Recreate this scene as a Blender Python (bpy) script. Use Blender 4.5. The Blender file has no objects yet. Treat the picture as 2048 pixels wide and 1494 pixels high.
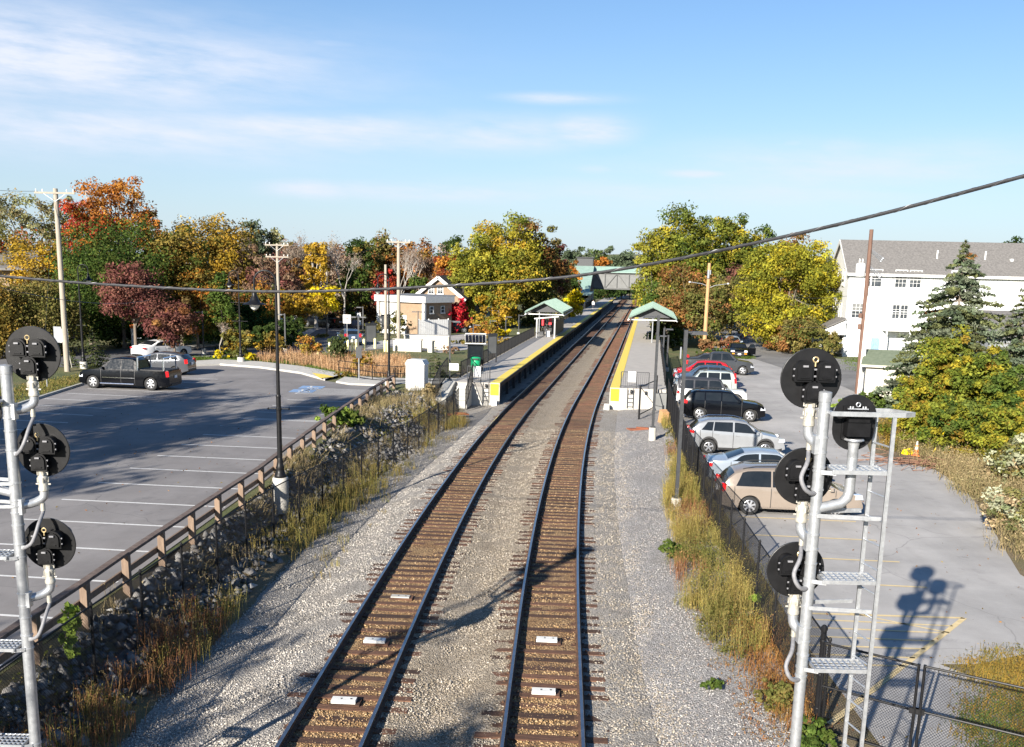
import bpy, math, random
import numpy as np
from mathutils import Vector, Matrix
random.seed(7); RNG=np.random.default_rng(7)
SC=bpy.context.scene; COL=SC.collection
PI=math.pi
# ---------------------------------------------------------------- camera model (pixels of the 2048 wide photograph)
F,PT,RL,PY0,CH=2047.,.2092,.0239,972.7,8.633
sp_,cp_,sr_,cr_=math.sin(PT),math.cos(PT),math.sin(RL),math.cos(RL)
def ray(x,y):
    a=(x-1024)/F;b=(y-PY0)/F;xc=a*cr_+b*sr_;yc=-a*sr_+b*cr_
    return (xc,cp_-yc*sp_,-sp_-yc*cp_)
def G(x,y,z=0):
    d=ray(x,y);t=(z-CH)/d[2];return Vector((d[0]*t,d[1]*t,z))
def A(x,y,Y):
    d=ray(x,y);t=Y/d[1];return Vector((d[0]*t,Y,CH+d[2]*t))
cam=bpy.data.cameras.new('camera');co=bpy.data.objects.new('camera',cam);COL.objects.link(co)
cam.sensor_width=36;cam.lens=F/2048*36;cam.shift_y=(PY0-747)/2048;cam.clip_end=6000;cam.clip_start=.1
r0=Vector((1,0,0));d0=Vector((0,-sp_,-cp_));f0=Vector((0,cp_,-sp_))
rt=cr_*r0-sr_*d0;dn=sr_*r0+cr_*d0
m=Matrix((rt,-dn,-f0)).transposed().to_4x4();m.translation=Vector((0,0,CH));co.matrix_world=m
SC.camera=co
# ---------------------------------------------------------------- track frame: s along the right-hand track, d to its right
S0,S1,H0,H1=22.,70.,.045,.128
def slope(Y): return H0 if Y<S0 else (H1 if Y>S1 else H0+(H1-H0)*(Y-S0)/(S1-S0))
def _xi(Y):
    if Y<=S0: return H0*(Y-S0)
    if Y<=S1: t=Y-S0; return H0*t+.5*(H1-H0)/(S1-S0)*t*t
    return _xi(S1)+H1*(Y-S1)
XB=.68-_xi(17.5)
def cx(Y): return XB+_xi(Y)
def T(s,d,z=0):
    k=slope(s);c=1/math.sqrt(1+k*k)
    return Vector((cx(s)+d*c,s-d*c*k,z))
def phi(s): return math.atan(slope(s))
def inv(p):
    Y=p[1]
    for _ in range(6):
        k=slope(Y);c=1/math.sqrt(1+k*k);d=(p[0]-cx(Y))/c;Y=p[1]+d*c*k
    return Y,d
LD=-4.1   # left track centre
ZL=.85    # level of the left car park
ZR=.15    # level of the right car park
# ---------------------------------------------------------------- mesh builder
class MB:
    def __init__(s): s.v=[];s.f=[];s.mi=[];s.k=0
    def add(s,v,f):
        n=len(s.v);s.v+=[tuple(p) for p in v];s.f+=[tuple(i+n for i in q) for q in f];s.mi+=[s.k]*len(f);return s
    def box(s,c,d,rz=0,rx=0,ry=0,taper=1):
        x,y,z=d[0]/2,d[1]/2,d[2]/2;R=Matrix.Rotation(rz,3,'Z')@Matrix.Rotation(ry,3,'Y')@Matrix.Rotation(rx,3,'X')
        P=[(-x,-y,-z),(x,-y,-z),(x,y,-z),(-x,y,-z),(-x*taper,-y*taper,z),(x*taper,-y*taper,z),(x*taper,y*taper,z),(-x*taper,y*taper,z)]
        c=Vector(c);return s.add([c+R@Vector(p) for p in P],[(3,2,1,0),(4,5,6,7),(0,1,5,4),(1,2,6,5),(2,3,7,6),(3,0,4,7)])
    def b2(s,a,b): # axis box by corners
        a=Vector(a);b=Vector(b);return s.box((a+b)/2,[abs(q) for q in (b-a)])
    def bar(s,p,q,w,h,up=(0,0,1)):
        p=Vector(p);q=Vector(q);a=(q-p).normalized();u=Vector(up)
        if abs(a.dot(u))>.98:u=Vector((0,1,0))
        x=a.cross(u).normalized();y=x.cross(a).normalized();V=[]
        for e in (p,q):
            for i,j in ((-1,-1),(1,-1),(1,1),(-1,1)):V.append(e+x*(i*w/2)+y*(j*h/2))
        return s.add(V,[(0,1,2,3),(7,6,5,4),(0,4,5,1),(1,5,6,2),(2,6,7,3),(3,7,4,0)])
    def cyl(s,p,q,r0,r1=None,n=10,caps=True):
        return s.tube([p,q],[r0,r0 if r1 is None else r1],n,caps)
    def tube(s,path,r,n=8,caps=True):
        P=[Vector(p) for p in path];m=len(P)
        R=[r]*m if not hasattr(r,'__len__') else list(r)
        V=[];px=None
        for i in range(m):
            a=(P[min(i+1,m-1)]-P[max(i-1,0)])
            if a.length<1e-9:a=Vector((0,0,1))
            a.normalize()
            if px is None:
                u=Vector((0,0,1)) if abs(a.z)<.9 else Vector((1,0,0));px=a.cross(u).normalized()
            else:
                px=(px-a*px.dot(a));px=px.normalized() if px.length>1e-6 else a.orthogonal().normalized()
            py=a.cross(px)
            for k in range(n):
                t=2*PI*k/n;V.append(P[i]+px*(R[i]*math.cos(t))+py*(R[i]*math.sin(t)))
        Fc=[]
        for i in range(m-1):
            for k in range(n):Fc.append((i*n+k,i*n+(k+1)%n,(i+1)*n+(k+1)%n,(i+1)*n+k))
        if caps:Fc+=[tuple(range(n-1,-1,-1)),tuple(range((m-1)*n,m*n))]
        return s.add(V,Fc)
    def lathe(s,c,prof,n=16,axis='Z',caps=True):
        c=Vector(c);V=[];Fc=[];m=len(prof)
        for r,h in prof:
            for k in range(n):
                t=2*PI*k/n;a,b=r*math.cos(t),r*math.sin(t)
                V.append(c+(Vector((a,b,h)) if axis=='Z' else Vector((a,h,b)) if axis=='Y' else Vector((h,a,b))))
        for i in range(m-1):
            for k in range(n):Fc.append((i*n+k,i*n+(k+1)%n,(i+1)*n+(k+1)%n,(i+1)*n+k))
        if caps and prof[0][0]>1e-4:Fc.append(tuple(range(n-1,-1,-1)))
        if caps and prof[-1][0]>1e-4:Fc.append(tuple(range((m-1)*n,m*n)))
        return s.add(V,Fc)
    def prism(s,pts,a,b):
        # pts: outline (list of 3-vectors in a plane), extruded by vector offsets a..b
        P=[Vector(p) for p in pts];a=Vector(a);b=Vector(b);n=len(P)
        return s.add([p+a for p in P]+[p+b for p in P],[tuple(range(n-1,-1,-1)),tuple(range(n,2*n))]+[(i,(i+1)%n,n+(i+1)%n,n+i) for i in range(n)])
    def grid(s,rows):
        n=len(rows[0]);V=[p for r in rows for p in r];Fc=[]
        for i in range(len(rows)-1):
            for j in range(n-1):Fc.append((i*n+j,i*n+j+1,(i+1)*n+j+1,(i+1)*n+j))
        return s.add(V,Fc)
    def poly(s,pts): return s.add(pts,[tuple(range(len(pts)))])
    def build(s,name,mt,parent=None,smooth=False,world=False,recalc=True,angle=40):
        me=bpy.data.meshes.new(name)
        off=parent.location.copy() if (world and parent is not None) else Vector((0,0,0))
        V=[(p[0]-off[0],p[1]-off[1],p[2]-off[2]) for p in s.v]
        me.from_pydata(V,[],s.f)
        ms=mt if isinstance(mt,(list,tuple)) else [mt]
        for q in ms:me.materials.append(q)
        if len(ms)>1:me.polygons.foreach_set('material_index',s.mi)
        if recalc:
            import bmesh
            bm=bmesh.new();bm.from_mesh(me);bmesh.ops.recalc_face_normals(bm,faces=bm.faces);bm.to_mesh(me);bm.free()
        if smooth:
            me.polygons.foreach_set('use_smooth',[True]*len(me.polygons))
            me.set_sharp_from_angle(angle=math.radians(angle))
        me.update()
        o=bpy.data.objects.new(name,me);COL.objects.link(o)
        if parent is not None:o.parent=parent
        return o
def tag(o,label=None,cat=None,group=None,kind=None):
    if label:o['label']=label
    if cat:o['category']=cat
    if group:o['group']=group
    if kind:o['kind']=kind
    return o
def thing(name,label,cat,loc=(0,0,0),rz=0,group=None):
    o=bpy.data.objects.new(name,None);COL.objects.link(o);o.empty_display_size=.2
    o.rotation_euler=(0,0,rz);o.location=loc
    o.matrix_local=Matrix.Translation(Vector(loc))@Matrix.Rotation(rz,4,'Z')
    return tag(o,label,cat,group)
def struct(o): o['kind']='structure'; return o
def dup(o,parent=None,loc=None,rz=None,label=None,top=True):
    c=o.copy();COL.objects.link(c)
    if parent is not None:c.parent=parent
    if top:
        c.matrix_local=Matrix.Translation(Vector(loc))@Matrix.Rotation(rz,4,'Z')
        if label:c['label']=label
    for ch in list(o.children):dup(ch,c,top=False)
    return c
def one(mb,name,mt,label,cat,loc=None,group=None,smooth=False,angle=40):
    """single-mesh thing; vertices given in world space, origin put at loc"""
    loc=Vector(loc) if loc is not None else Vector((0,0,0))
    mb.v=[(p[0]-loc[0],p[1]-loc[1],p[2]-loc[2]) for p in mb.v]
    o=mb.build(name,mt,None,smooth,angle=angle);o.location=loc
    return tag(o,label,cat,group)
# ---------------------------------------------------------------- materials
MT={}
def nd(nt,t,**k):
    n=nt.nodes.new(t)
    for a,b in k.items():setattr(n,a,b)
    return n
def base(name):
    m=bpy.data.materials.new(name);m.use_nodes=True;nt=m.node_tree;nt.nodes.clear()
    o=nd(nt,'ShaderNodeOutputMaterial');b=nd(nt,'ShaderNodeBsdfPrincipled');nt.links.new(b.outputs[0],o.inputs[0])
    return m,nt,b
def ramp(nt,fac,stops):
    r=nd(nt,'ShaderNodeValToRGB');e=r.color_ramp.elements
    while len(e)<len(stops):e.new(.5)
    for i,(p,c) in enumerate(stops):e[i].position=p;e[i].color=(*c,1)
    nt.links.new(fac,r.inputs[0]);return r.outputs[0]
def noise(nt,co,scale,detail=4,rough=.55):
    n=nd(nt,'ShaderNodeTexNoise');n.inputs['Scale'].default_value=scale;n.inputs['Detail'].default_value=detail;n.inputs['Roughness'].default_value=rough
    if co is not None:nt.links.new(co,n.inputs['Vector'])
    return n.outputs['Fac']
def mix(nt,a,b,f,mode='MIX'):
    n=nd(nt,'ShaderNodeMix',data_type='RGBA',blend_type=mode)
    for s,v in ((n.inputs[0],f),(n.inputs[6],a),(n.inputs[7],b)):
        if isinstance(v,(int,float)):s.default_value=v
        elif isinstance(v,tuple):s.default_value=(*v,1)
        else:nt.links.new(v,s)
    return n.outputs[2]
def bump(nt,b,h,st,dist=.02):
    n=nd(nt,'ShaderNodeBump');n.inputs['Strength'].default_value=st;n.inputs['Distance'].default_value=dist
    nt.links.new(h,n.inputs['Height']);nt.links.new(n.outputs[0],b.inputs['Normal'])
def pm(name,c1,c2=None,scale=6,rough=.6,metal=0,bmp=0,bsc=40,coat=0,rnd=0,spec=None,stretch=None):
    m,nt,b=base(name);tc=nd(nt,'ShaderNodeTexCoord').outputs['Object']
    if stretch:
        mp=nd(nt,'ShaderNodeMapping');mp.inputs['Scale'].default_value=stretch;nt.links.new(tc,mp.inputs[0]);tc=mp.outputs[0]
    if c2 is None:c2=tuple(min(1,x*1.18+.004) for x in c1);c1=tuple(x*.86 for x in c1)
    c=ramp(nt,noise(nt,tc,scale,5,.6),[(.3,c1),(.7,c2)])
    if rnd:
        oi=nd(nt,'ShaderNodeObjectInfo');h=nd(nt,'ShaderNodeHueSaturation');mr=nd(nt,'ShaderNodeMapRange')
        mr.inputs[3].default_value=1-rnd;mr.inputs[4].default_value=1+rnd
        nt.links.new(oi.outputs['Random'],mr.inputs[0]);nt.links.new(mr.outputs[0],h.inputs['Value']);nt.links.new(c,h.inputs['Color']);c=h.outputs[0]
    nt.links.new(c,b.inputs['Base Color'])
    rr=nd(nt,'ShaderNodeMapRange');rr.inputs[3].default_value=max(0,rough-.08);rr.inputs[4].default_value=min(1,rough+.08)
    nt.links.new(noise(nt,tc,scale*3,3),rr.inputs[0]);nt.links.new(rr.outputs[0],b.inputs['Roughness'])
    b.inputs['Metallic'].default_value=metal
    if coat:b.inputs['Coat Weight'].default_value=coat;b.inputs['Coat Roughness'].default_value=.04
    if spec is not None:b.inputs['Specular IOR Level'].default_value=spec
    if bmp:bump(nt,b,noise(nt,tc,bsc,4),bmp)
    MT[name]=m;return m
def leafmat(name,trans=.35):
    m=bpy.data.materials.new(name);m.use_nodes=True;nt=m.node_tree;nt.nodes.clear()
    o=nd(nt,'ShaderNodeOutputMaterial');a=nd(nt,'ShaderNodeAttribute');a.attribute_name='Col'
    d=nd(nt,'ShaderNodeBsdfDiffuse');t=nd(nt,'ShaderNodeBsdfTranslucent');x=nd(nt,'ShaderNodeMixShader');x.inputs[0].default_value=trans
    nt.links.new(a.outputs['Color'],d.inputs[0]);nt.links.new(a.outputs['Color'],t.inputs[0])
    nt.links.new(d.outputs[0],x.inputs[1]);nt.links.new(t.outputs[0],x.inputs[2]);nt.links.new(x.outputs[0],o.inputs[0])
    MT[name]=m;return m
leafmat('leaf');leafmat('dry_blade',.25)
pm('bark',(.11,.085,.065),(.2,.165,.13),9,.9,bmp=.5,bsc=20,stretch=(1,1,.25))
pm('pale_bark',(.3,.27,.23),(.45,.42,.38),9,.9,bmp=.3,bsc=20,stretch=(1,1,.25))
pm('pole_wood',(.25,.215,.17),(.36,.32,.26),5,.85,bmp=.4,bsc=30,stretch=(4,4,.3))
pm('orange_wood',(.36,.19,.08),(.5,.3,.15),5,.85,bmp=.3,bsc=30,stretch=(4,4,.3))
pm('red_wood',(.1,.05,.035),(.17,.1,.07),5,.85,bmp=.3,bsc=30,stretch=(4,4,.3))
pm('rail_wood_post',(.14,.095,.066),(.24,.17,.12),6,.85,bmp=.4,bsc=30,stretch=(3,3,.4))
pm('rail_wood_top',(.07,.05,.042),(.17,.125,.1),8,.85,bmp=.4,bsc=25)
pm('galv',(.36,.375,.39),(.52,.535,.55),14,.38,metal=.6,bmp=.05,bsc=60)
pm('cast_alu',(.34,.32,.27),(.5,.48,.42),20,.5,metal=.3,bmp=.2,bsc=50)
pm('signal_black',(.004,.004,.0045),(.008,.008,.009),10,.45,bmp=.05,spec=.22)
pm('disc_black',(.005,.005,.0055),(.011,.011,.012),4,.42,spec=.3)
pm('brass',(.5,.38,.18),(.66,.52,.3),12,.4,metal=.6)
pm('hose',(.14,.14,.15),(.22,.22,.23),20,.6)
pm('black_paint',(.005,.005,.006),(.011,.011,.012),12,.42,spec=.25)
pm('black_metal',(.006,.006,.007),(.013,.013,.014),14,.55,spec=.2)
pm('dark_grey_paint',(.025,.027,.03),(.045,.047,.05),10,.5)
pm('grey_paint',(.2,.21,.22),(.28,.29,.3),8,.5)
pm('white_paint',(.54,.54,.52),(.66,.66,.64),7,.5)
pm('white_wall',(.7,.7,.69),(.77,.77,.76),1.2,.6)
pm('cream_wall',(.46,.43,.36),(.54,.51,.43),2,.6)
pm('concrete',(.34,.33,.3),(.46,.45,.41),3,.9,bmp=.2,bsc=30)
pm('concrete_pale',(.38,.365,.325),(.48,.46,.42),2.5,.88,bmp=.2,bsc=30)
pm('deck_concrete',(.34,.315,.28),(.42,.39,.345),1.5,.9,bmp=.1,bsc=30)
pm('under_shade',(.03,.03,.032),(.05,.05,.052),4,.9)  # near-black colour stands in for the shade under the platform edge
pm('green_roof_shade_lift',(.2,.3,.25),(.27,.37,.32),1.5,.5)  # green_roof lightened to make up for the shade on the footbridge roofs
pm('tactile_yellow',(.68,.5,.06),(.8,.62,.12),5,.7,bmp=.3,bsc=60)
pm('sign_yellow',(.85,.62,0),(.95,.72,.01),5,.5)
pm('bollard_yellow',(.75,.66,.3),(.85,.76,.4),8,.6)
pm('sign_ink',(.03,.025,.01),(.05,.04,.02),8,.6)
pm('orange_ink',(.55,.28,0),(.62,.34,.0),8,.6)
pm('green_roof',(.125,.2,.165),(.175,.25,.21),1.5,.45,metal=.1)
pm('roof_grey',(.1,.095,.09),(.18,.17,.16),5,.9,bmp=.3,bsc=12)
pm('roof_green',(.1,.125,.08),(.15,.175,.12),4,.9,bmp=.2,bsc=15)
pm('roof_dark',(.03,.03,.032),(.06,.06,.062),5,.85)
pm('roof_flat',(.1,.11,.12),(.2,.21,.22),1,.7)
pm('tan_wall',(.25,.175,.11),(.31,.22,.145),2,.8)
pm('steel_truss',(.06,.063,.063),(.09,.093,.09),4,.6)
pm('mesh_grey',(.11,.113,.11),(.15,.154,.15),1,.6)
pm('glass',(.008,.011,.014),(.014,.017,.02),3,.1,spec=.32)
pm('house_glass',(.02,.024,.028),(.07,.08,.09),1.5,.1)
pm('tyre',(.012,.012,.012),(.022,.022,.022),14,.8)
pm('rim',(.55,.56,.58),(.7,.71,.73),10,.3,metal=.8)
pm('chrome',(.75,.76,.78),(.85,.86,.88),10,.12,metal=1)
pm('red_lamp',(.4,.008,.01),(.55,.015,.02),10,.2,coat=.6)
pm('clear_lamp',(.6,.62,.64),(.75,.77,.8),10,.12,metal=.3,coat=.6)
pm('amber_lamp',(.7,.25,.02),(.85,.33,.03),10,.2)
pm('plate',(.7,.7,.72),(.8,.8,.82),10,.5)
pm('car_trim',(.012,.012,.013),(.022,.022,.023),10,.55)
for n,c,me in (('tan_car',(.27,.225,.185),.55),('paleblue_car',(.29,.335,.385),.5),('silver_car',(.29,.3,.31),.6),('black_car',(.003,.0035,.005),0),
   ('white_car',(.78,.78,.78),0),('sage_car',(.42,.46,.43),.55),('blue_car',(.05,.08,.13),.5),('red_car',(.42,.012,.018),.1),('grey_car',(.05,.053,.058),.5),('gunmetal_car',(.085,.09,.1),.6)):
    pm(n,tuple(x*.95 for x in c),tuple(x*1.05 for x in c),3,.16,metal=me*.5,coat=.2,spec=.2)
pm('green_bin',(.005,.26,.1),(.01,.36,.15),6,.4)
pm('red_bin',(.5,.02,.03),(.6,.03,.04),6,.4)
pm('cone_orange',(.8,.2,.04),(.9,.26,.06),6,.5)
pm('solar',(.01,.012,.03),(.03,.035,.06),6,.15)
pm('sign_green',(.005,.16,.07),(.01,.22,.1),6,.5)
pm('skin',(.45,.28,.2),(.52,.34,.25),10,.6)
pm('cloth_white',(.75,.75,.75),(.85,.85,.85),10,.8)
pm('cloth_dark',(.02,.022,.03),(.04,.042,.05),10,.8)
pm('hair',(.02,.015,.01),(.05,.035,.025),10,.7)
pm('cable_sheath',(.012,.012,.013),(.03,.03,.032),8,.5)
pm('cable_wrap',(.07,.07,.075),(.12,.12,.125),8,.45,metal=.4)
pm('rail_side',(.06,.032,.02),(.13,.065,.035),5,.85,bmp=.2)
pm('rail_head',(.2,.205,.22),(.32,.325,.34),3,.22,metal=.9)
pm('tie_wood',(.036,.017,.011),(.135,.064,.035),5,.9,bmp=.7,bsc=25,rnd=.5,stretch=(.4,3,3))
pm('plate_white',(.6,.6,.56),(.75,.75,.7),8,.5)
pm('rust',(.2,.06,.03),(.32,.11,.05),8,.9)
pm('rock',(.13,.125,.12),(.3,.29,.275),4,.95,bmp=.5,bsc=14)
pm('line_white',(.52,.52,.5),(.7,.7,.68),9,.8)
pm('line_yellow',(.55,.42,.2),(.68,.54,.3),5,.8)
pm('line_blue',(.13,.24,.42),(.24,.34,.5),9,.8)
pm('twig',(.16,.08,.05),(.26,.14,.09),9,.9)
pm('lamp_glass',(.75,.74,.68),(.85,.84,.78),9,.3)
pm('wall_board',(.68,.68,.66),(.76,.76,.74),2,.6)
for n_ in ('white_wall','cream_wall','tan_wall'):   # clapboard courses
    nt=MT[n_].node_tree;b=[q for q in nt.nodes if q.type=='BSDF_PRINCIPLED'][0];tc=nt.nodes.new('ShaderNodeTexCoord');w=nt.nodes.new('ShaderNodeTexWave');w.wave_type='BANDS';w.bands_direction='Z';w.wave_profile='SAW';w.inputs['Scale'].default_value=1.6;nt.links.new(tc.outputs['Object'],w.inputs['Vector']);bump(nt,b,w.outputs['Fac'],.7,.03)
# --- ground materials
def stonemat(name,cols,scale,bst,rust=None,tint=None):
    m,nt,b=base(name);tc=nd(nt,'ShaderNodeTexCoord').outputs['Object']
    v=nd(nt,'ShaderNodeTexVoronoi');v.inputs['Scale'].default_value=scale;nt.links.new(tc,v.inputs['Vector'])
    sx=nd(nt,'ShaderNodeSeparateColor');nt.links.new(v.outputs['Color'],sx.inputs[0])
    c=ramp(nt,sx.outputs[0],cols)
    g=nd(nt,'ShaderNodeMapRange');g.inputs[1].default_value=.0;g.inputs[2].default_value=.75;g.inputs[3].default_value=1;g.inputs[4].default_value=.45
    nt.links.new(v.outputs['Distance'],g.inputs[0])
    c=mix(nt,c,g.outputs[0],.55,'MULTIPLY')
    big=noise(nt,tc,.9,5,.65)
    c=mix(nt,c,tint or (.75,.72,.68),ramp(nt,big,[(.42,(0,0,0)),(.68,(.55,.55,.55))]),'MULTIPLY')
    nt.links.new(c,b.inputs['Base Color']);b.inputs['Roughness'].default_value=.9
    mth=nd(nt,'ShaderNodeMath',operation='SUBTRACT');mth.inputs[0].default_value=1;nt.links.new(v.outputs['Distance'],mth.inputs[1])
    bump(nt,b,mth.outputs[0],bst,.05);MT[name]=m;return m
stonemat('ballast_pale',[(0,(.24,.215,.185)),(.5,(.37,.34,.3)),(1,(.5,.465,.41))],26,.9)
stonemat('ballast_tan',[(0,(.23,.185,.13)),(.5,(.37,.305,.22)),(1,(.5,.42,.32))],26,.9,tint=(.72,.66,.56))
stonemat('ballast_brown',[(0,(.16,.09,.04)),(.5,(.31,.19,.085)),(1,(.46,.31,.15))],26,.9,tint=(.6,.4,.25))
stonemat('gravel_grey',[(0,(.21,.2,.19)),(.5,(.34,.325,.31)),(1,(.48,.46,.44))],28,.8,tint=(.85,.8,.76))
def asph(name,c1,c2,dark,crack=0):
    m,nt,b=base(name);tc=nd(nt,'ShaderNodeTexCoord').outputs['Object']
    c=ramp(nt,noise(nt,tc,.22,6,.65),[(.36,tuple(q*.9 for q in c1)),(.64,tuple(q*1.06 for q in c2))])
    c=mix(nt,c,(.72,.7,.68),ramp(nt,noise(nt,tc,60,3,.7),[(.35,(.5,.5,.5)),(.65,(0,0,0))]),'MULTIPLY')
    c=mix(nt,c,dark,ramp(nt,noise(nt,tc,.7,7,.72),[(.58,(0,0,0)),(.7,(.6,.6,.6))]),'MIX')
    vo=nd(nt,'ShaderNodeTexVoronoi');vo.inputs['Scale'].default_value=.55;nt.links.new(tc,vo.inputs['Vector'])
    ad=nd(nt,'ShaderNodeMath',operation='ADD');nt.links.new(vo.outputs['Distance'],ad.inputs[0]);nt.links.new(noise(nt,tc,4,5,.7),ad.inputs[1])
    c=mix(nt,c,tuple(q*.6 for q in dark),ramp(nt,ad.outputs[0],[(.46,(.5,.5,.5)),(.58,(0,0,0))]),'MIX')
    mp2=nd(nt,'ShaderNodeMapping');mp2.inputs['Rotation'].default_value=(0,0,.12);mp2.inputs['Scale'].default_value=(.9,.05,1);nt.links.new(tc,mp2.inputs[0])
    c=mix(nt,c,(.8,.79,.78),ramp(nt,noise(nt,mp2.outputs[0],1.2,4,.6),[(.4,(0,0,0)),(.62,(.4,.4,.4))]),'MULTIPLY')
    if crack:
        mp=nd(nt,'ShaderNodeMapping');nz=nd(nt,'ShaderNodeTexNoise');nz.inputs['Scale'].default_value=.6;nt.links.new(tc,nz.inputs['Vector'])
        va=nd(nt,'ShaderNodeVectorMath',operation='ADD');nt.links.new(tc,va.inputs[0]);nt.links.new(nz.outputs['Color'],va.inputs[1])
        v=nd(nt,'ShaderNodeTexVoronoi',feature='DISTANCE_TO_EDGE');v.inputs['Scale'].default_value=.16;nt.links.new(va.outputs[0],v.inputs['Vector'])
        c=mix(nt,c,dark,ramp(nt,v.outputs[0],[(.0,(.8,.8,.8)),(crack,(0,0,0))]),'MIX')
    nt.links.new(c,b.inputs['Base Color']);b.inputs['Roughness'].default_value=.88
    bump(nt,b,noise(nt,tc,70,3),.25,.01);MT[name]=m;return m
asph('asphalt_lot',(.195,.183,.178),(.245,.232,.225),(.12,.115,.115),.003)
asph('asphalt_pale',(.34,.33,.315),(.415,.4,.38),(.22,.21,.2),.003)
asph('asphalt_road',(.1,.1,.105),(.15,.15,.155),(.07,.07,.07))
asph('asphalt_old',(.16,.155,.15),(.22,.215,.205),(.1,.1,.1),.004)
def grassmat(name,c1,c2,c3):
    m,nt,b=base(name);tc=nd(nt,'ShaderNodeTexCoord').outputs['Object']
    c=ramp(nt,noise(nt,tc,.35,6,.7),[(.3,c1),(.5,c2),(.7,c3)])
    c=mix(nt,c,(.5,.5,.45),ramp(nt,noise(nt,tc,25,3,.7),[(.35,(.7,.7,.7)),(.65,(0,0,0))]),'MULTIPLY')
    nt.links.new(c,b.inputs['Base Color']);b.inputs['Roughness'].default_value=.95
    bump(nt,b,noise(nt,tc,22,4,.8),.9,.06);MT[name]=m;return m
grassmat('grass',(.07,.1,.025),(.12,.13,.04),(.2,.16,.07))
grassmat('dirt',(.13,.1,.06),(.22,.17,.1),(.14,.135,.05))
# ---------------------------------------------------------------- light and sky
SUN=Vector((-1.18,-2.3,1.0)).normalized()
sl=bpy.data.lights.new('sun','SUN');sl.energy=4.6;sl.angle=math.radians(.53);sl.color=(1,.93,.83)
so=bpy.data.objects.new('sun',sl);COL.objects.link(so);so.rotation_euler=SUN.to_track_quat('Z','Y').to_euler()
so.location=(-20,-40,40)
W=bpy.data.worlds.new('World');SC.world=W;W.use_nodes=True;nt=W.node_tree;nt.nodes.clear()
wo=nd(nt,'ShaderNodeOutputWorld');bg=nd(nt,'ShaderNodeBackground');nt.links.new(bg.outputs[0],wo.inputs[0])
sk=nd(nt,'ShaderNodeTexSky',sky_type='NISHITA');sk.sun_disc=False;sk.sun_elevation=math.asin(SUN.z);sk.sun_rotation=math.atan2(SUN.x,SUN.y)
sk.air_density=1.0;sk.dust_density=.25;sk.ozone_density=3.6;sk.altitude=50
bg.inputs[1].default_value=.056
def mnode(op,a,b=None,c=None):
    n=nd(nt,'ShaderNodeMath',operation=op)
    for i,v in enumerate((a,b,c)):
        if v is None:continue
        if isinstance(v,(int,float)):n.inputs[i].default_value=v
        else:nt.links.new(v,n.inputs[i])
    return n.outputs[0]
tcw=nd(nt,'ShaderNodeTexCoord').outputs['Generated'];sx=nd(nt,'ShaderNodeSeparateXYZ');nt.links.new(tcw,sx.inputs[0])
az=mnode('ARCTAN2',sx.outputs[0],sx.outputs[1]);el=mnode('ARCSINE',sx.outputs[2])
cb=nd(nt,'ShaderNodeCombineXYZ');nt.links.new(mnode('MULTIPLY',az,5.5),cb.inputs[0]);nt.links.new(mnode('MULTIPLY',mnode('ADD',el,mnode('MULTIPLY',az,.06)),34),cb.inputs[1])
cn=noise(nt,cb.outputs[0],1.0,9,.62)
cb2=nd(nt,'ShaderNodeCombineXYZ');nt.links.new(mnode('MULTIPLY',az,14),cb2.inputs[0]);nt.links.new(mnode('MULTIPLY',el,60),cb2.inputs[1])
cn2=noise(nt,cb2.outputs[0],1.0,8,.6)
def blob(x,y,wx,wy,k):
    r=ray(x,y);a0=math.atan2(r[0],r[1]);e0=math.asin(r[2]/math.sqrt(sum(q*q for q in r)))
    u=mnode('DIVIDE',mnode('SUBTRACT',az,a0),wx/F);v=mnode('DIVIDE',mnode('SUBTRACT',el,e0),wy/F)
    q=mnode('ADD',mnode('MULTIPLY',u,u),mnode('MULTIPLY',v,v))
    return mnode('MULTIPLY',mnode('POWER',2.718,mnode('MULTIPLY',q,-1)),k)
mk=None
for a in ((60,110,460,80,1.15),(330,130,290,60,1.0),(150,258,440,46,.95),(640,262,330,34,.95),(1000,268,170,32,.8),(1180,262,75,24,1.3),(620,380,80,15,1.2),(655,378,18,14,.8),
          (1115,197,90,9,1.0),(1390,347,70,9,.9),(1585,287,25,7,.4),(850,385,260,16,.75),(660,87,60,8,.35),(1720,335,420,45,.6),(1690,300,60,20,.6),(1540,318,120,20,.5),(1190,338,40,10,.4),(60,30,260,30,.35),(1400,388,500,26,.5)):
    q=blob(*a);mk=q if mk is None else mnode('MAXIMUM',mk,q)
cl=mnode('MULTIPLY',mk,mnode('MULTIPLY_ADD',cn,2.6,-.5));cl=mnode('ADD',cl,mnode('MULTIPLY',mk,mnode('MULTIPLY_ADD',cn2,1.4,-.65)))
clf=nd(nt,'ShaderNodeClamp');nt.links.new(mnode('MULTIPLY',cl,.92),clf.inputs[0])
hs=nd(nt,'ShaderNodeHueSaturation');hs.inputs['Saturation'].default_value=1.12;nt.links.new(sk.outputs[0],hs.inputs['Color'])
hz=mnode('MULTIPLY',mnode('POWER',2.718,mnode('MULTIPLY',mnode('MAXIMUM',el,0),-7.5)),.9)
cc=mix(nt,mix(nt,hs.outputs[0],(.92,.94,1.0),1.0,'MULTIPLY'),(4.1,5.0,6.0),hz)
cc=mix(nt,cc,(5.6,6.0,6.9),clf.outputs[0]);nt.links.new(cc,bg.inputs[0])
SC.view_settings.view_transform='Standard';SC.view_settings.look='None';SC.view_settings.exposure=1.42;SC.view_settings.gamma=1
SC.cycles.max_bounces=6;SC.cycles.transparent_max_bounces=8;SC.cycles.use_denoising=True
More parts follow.
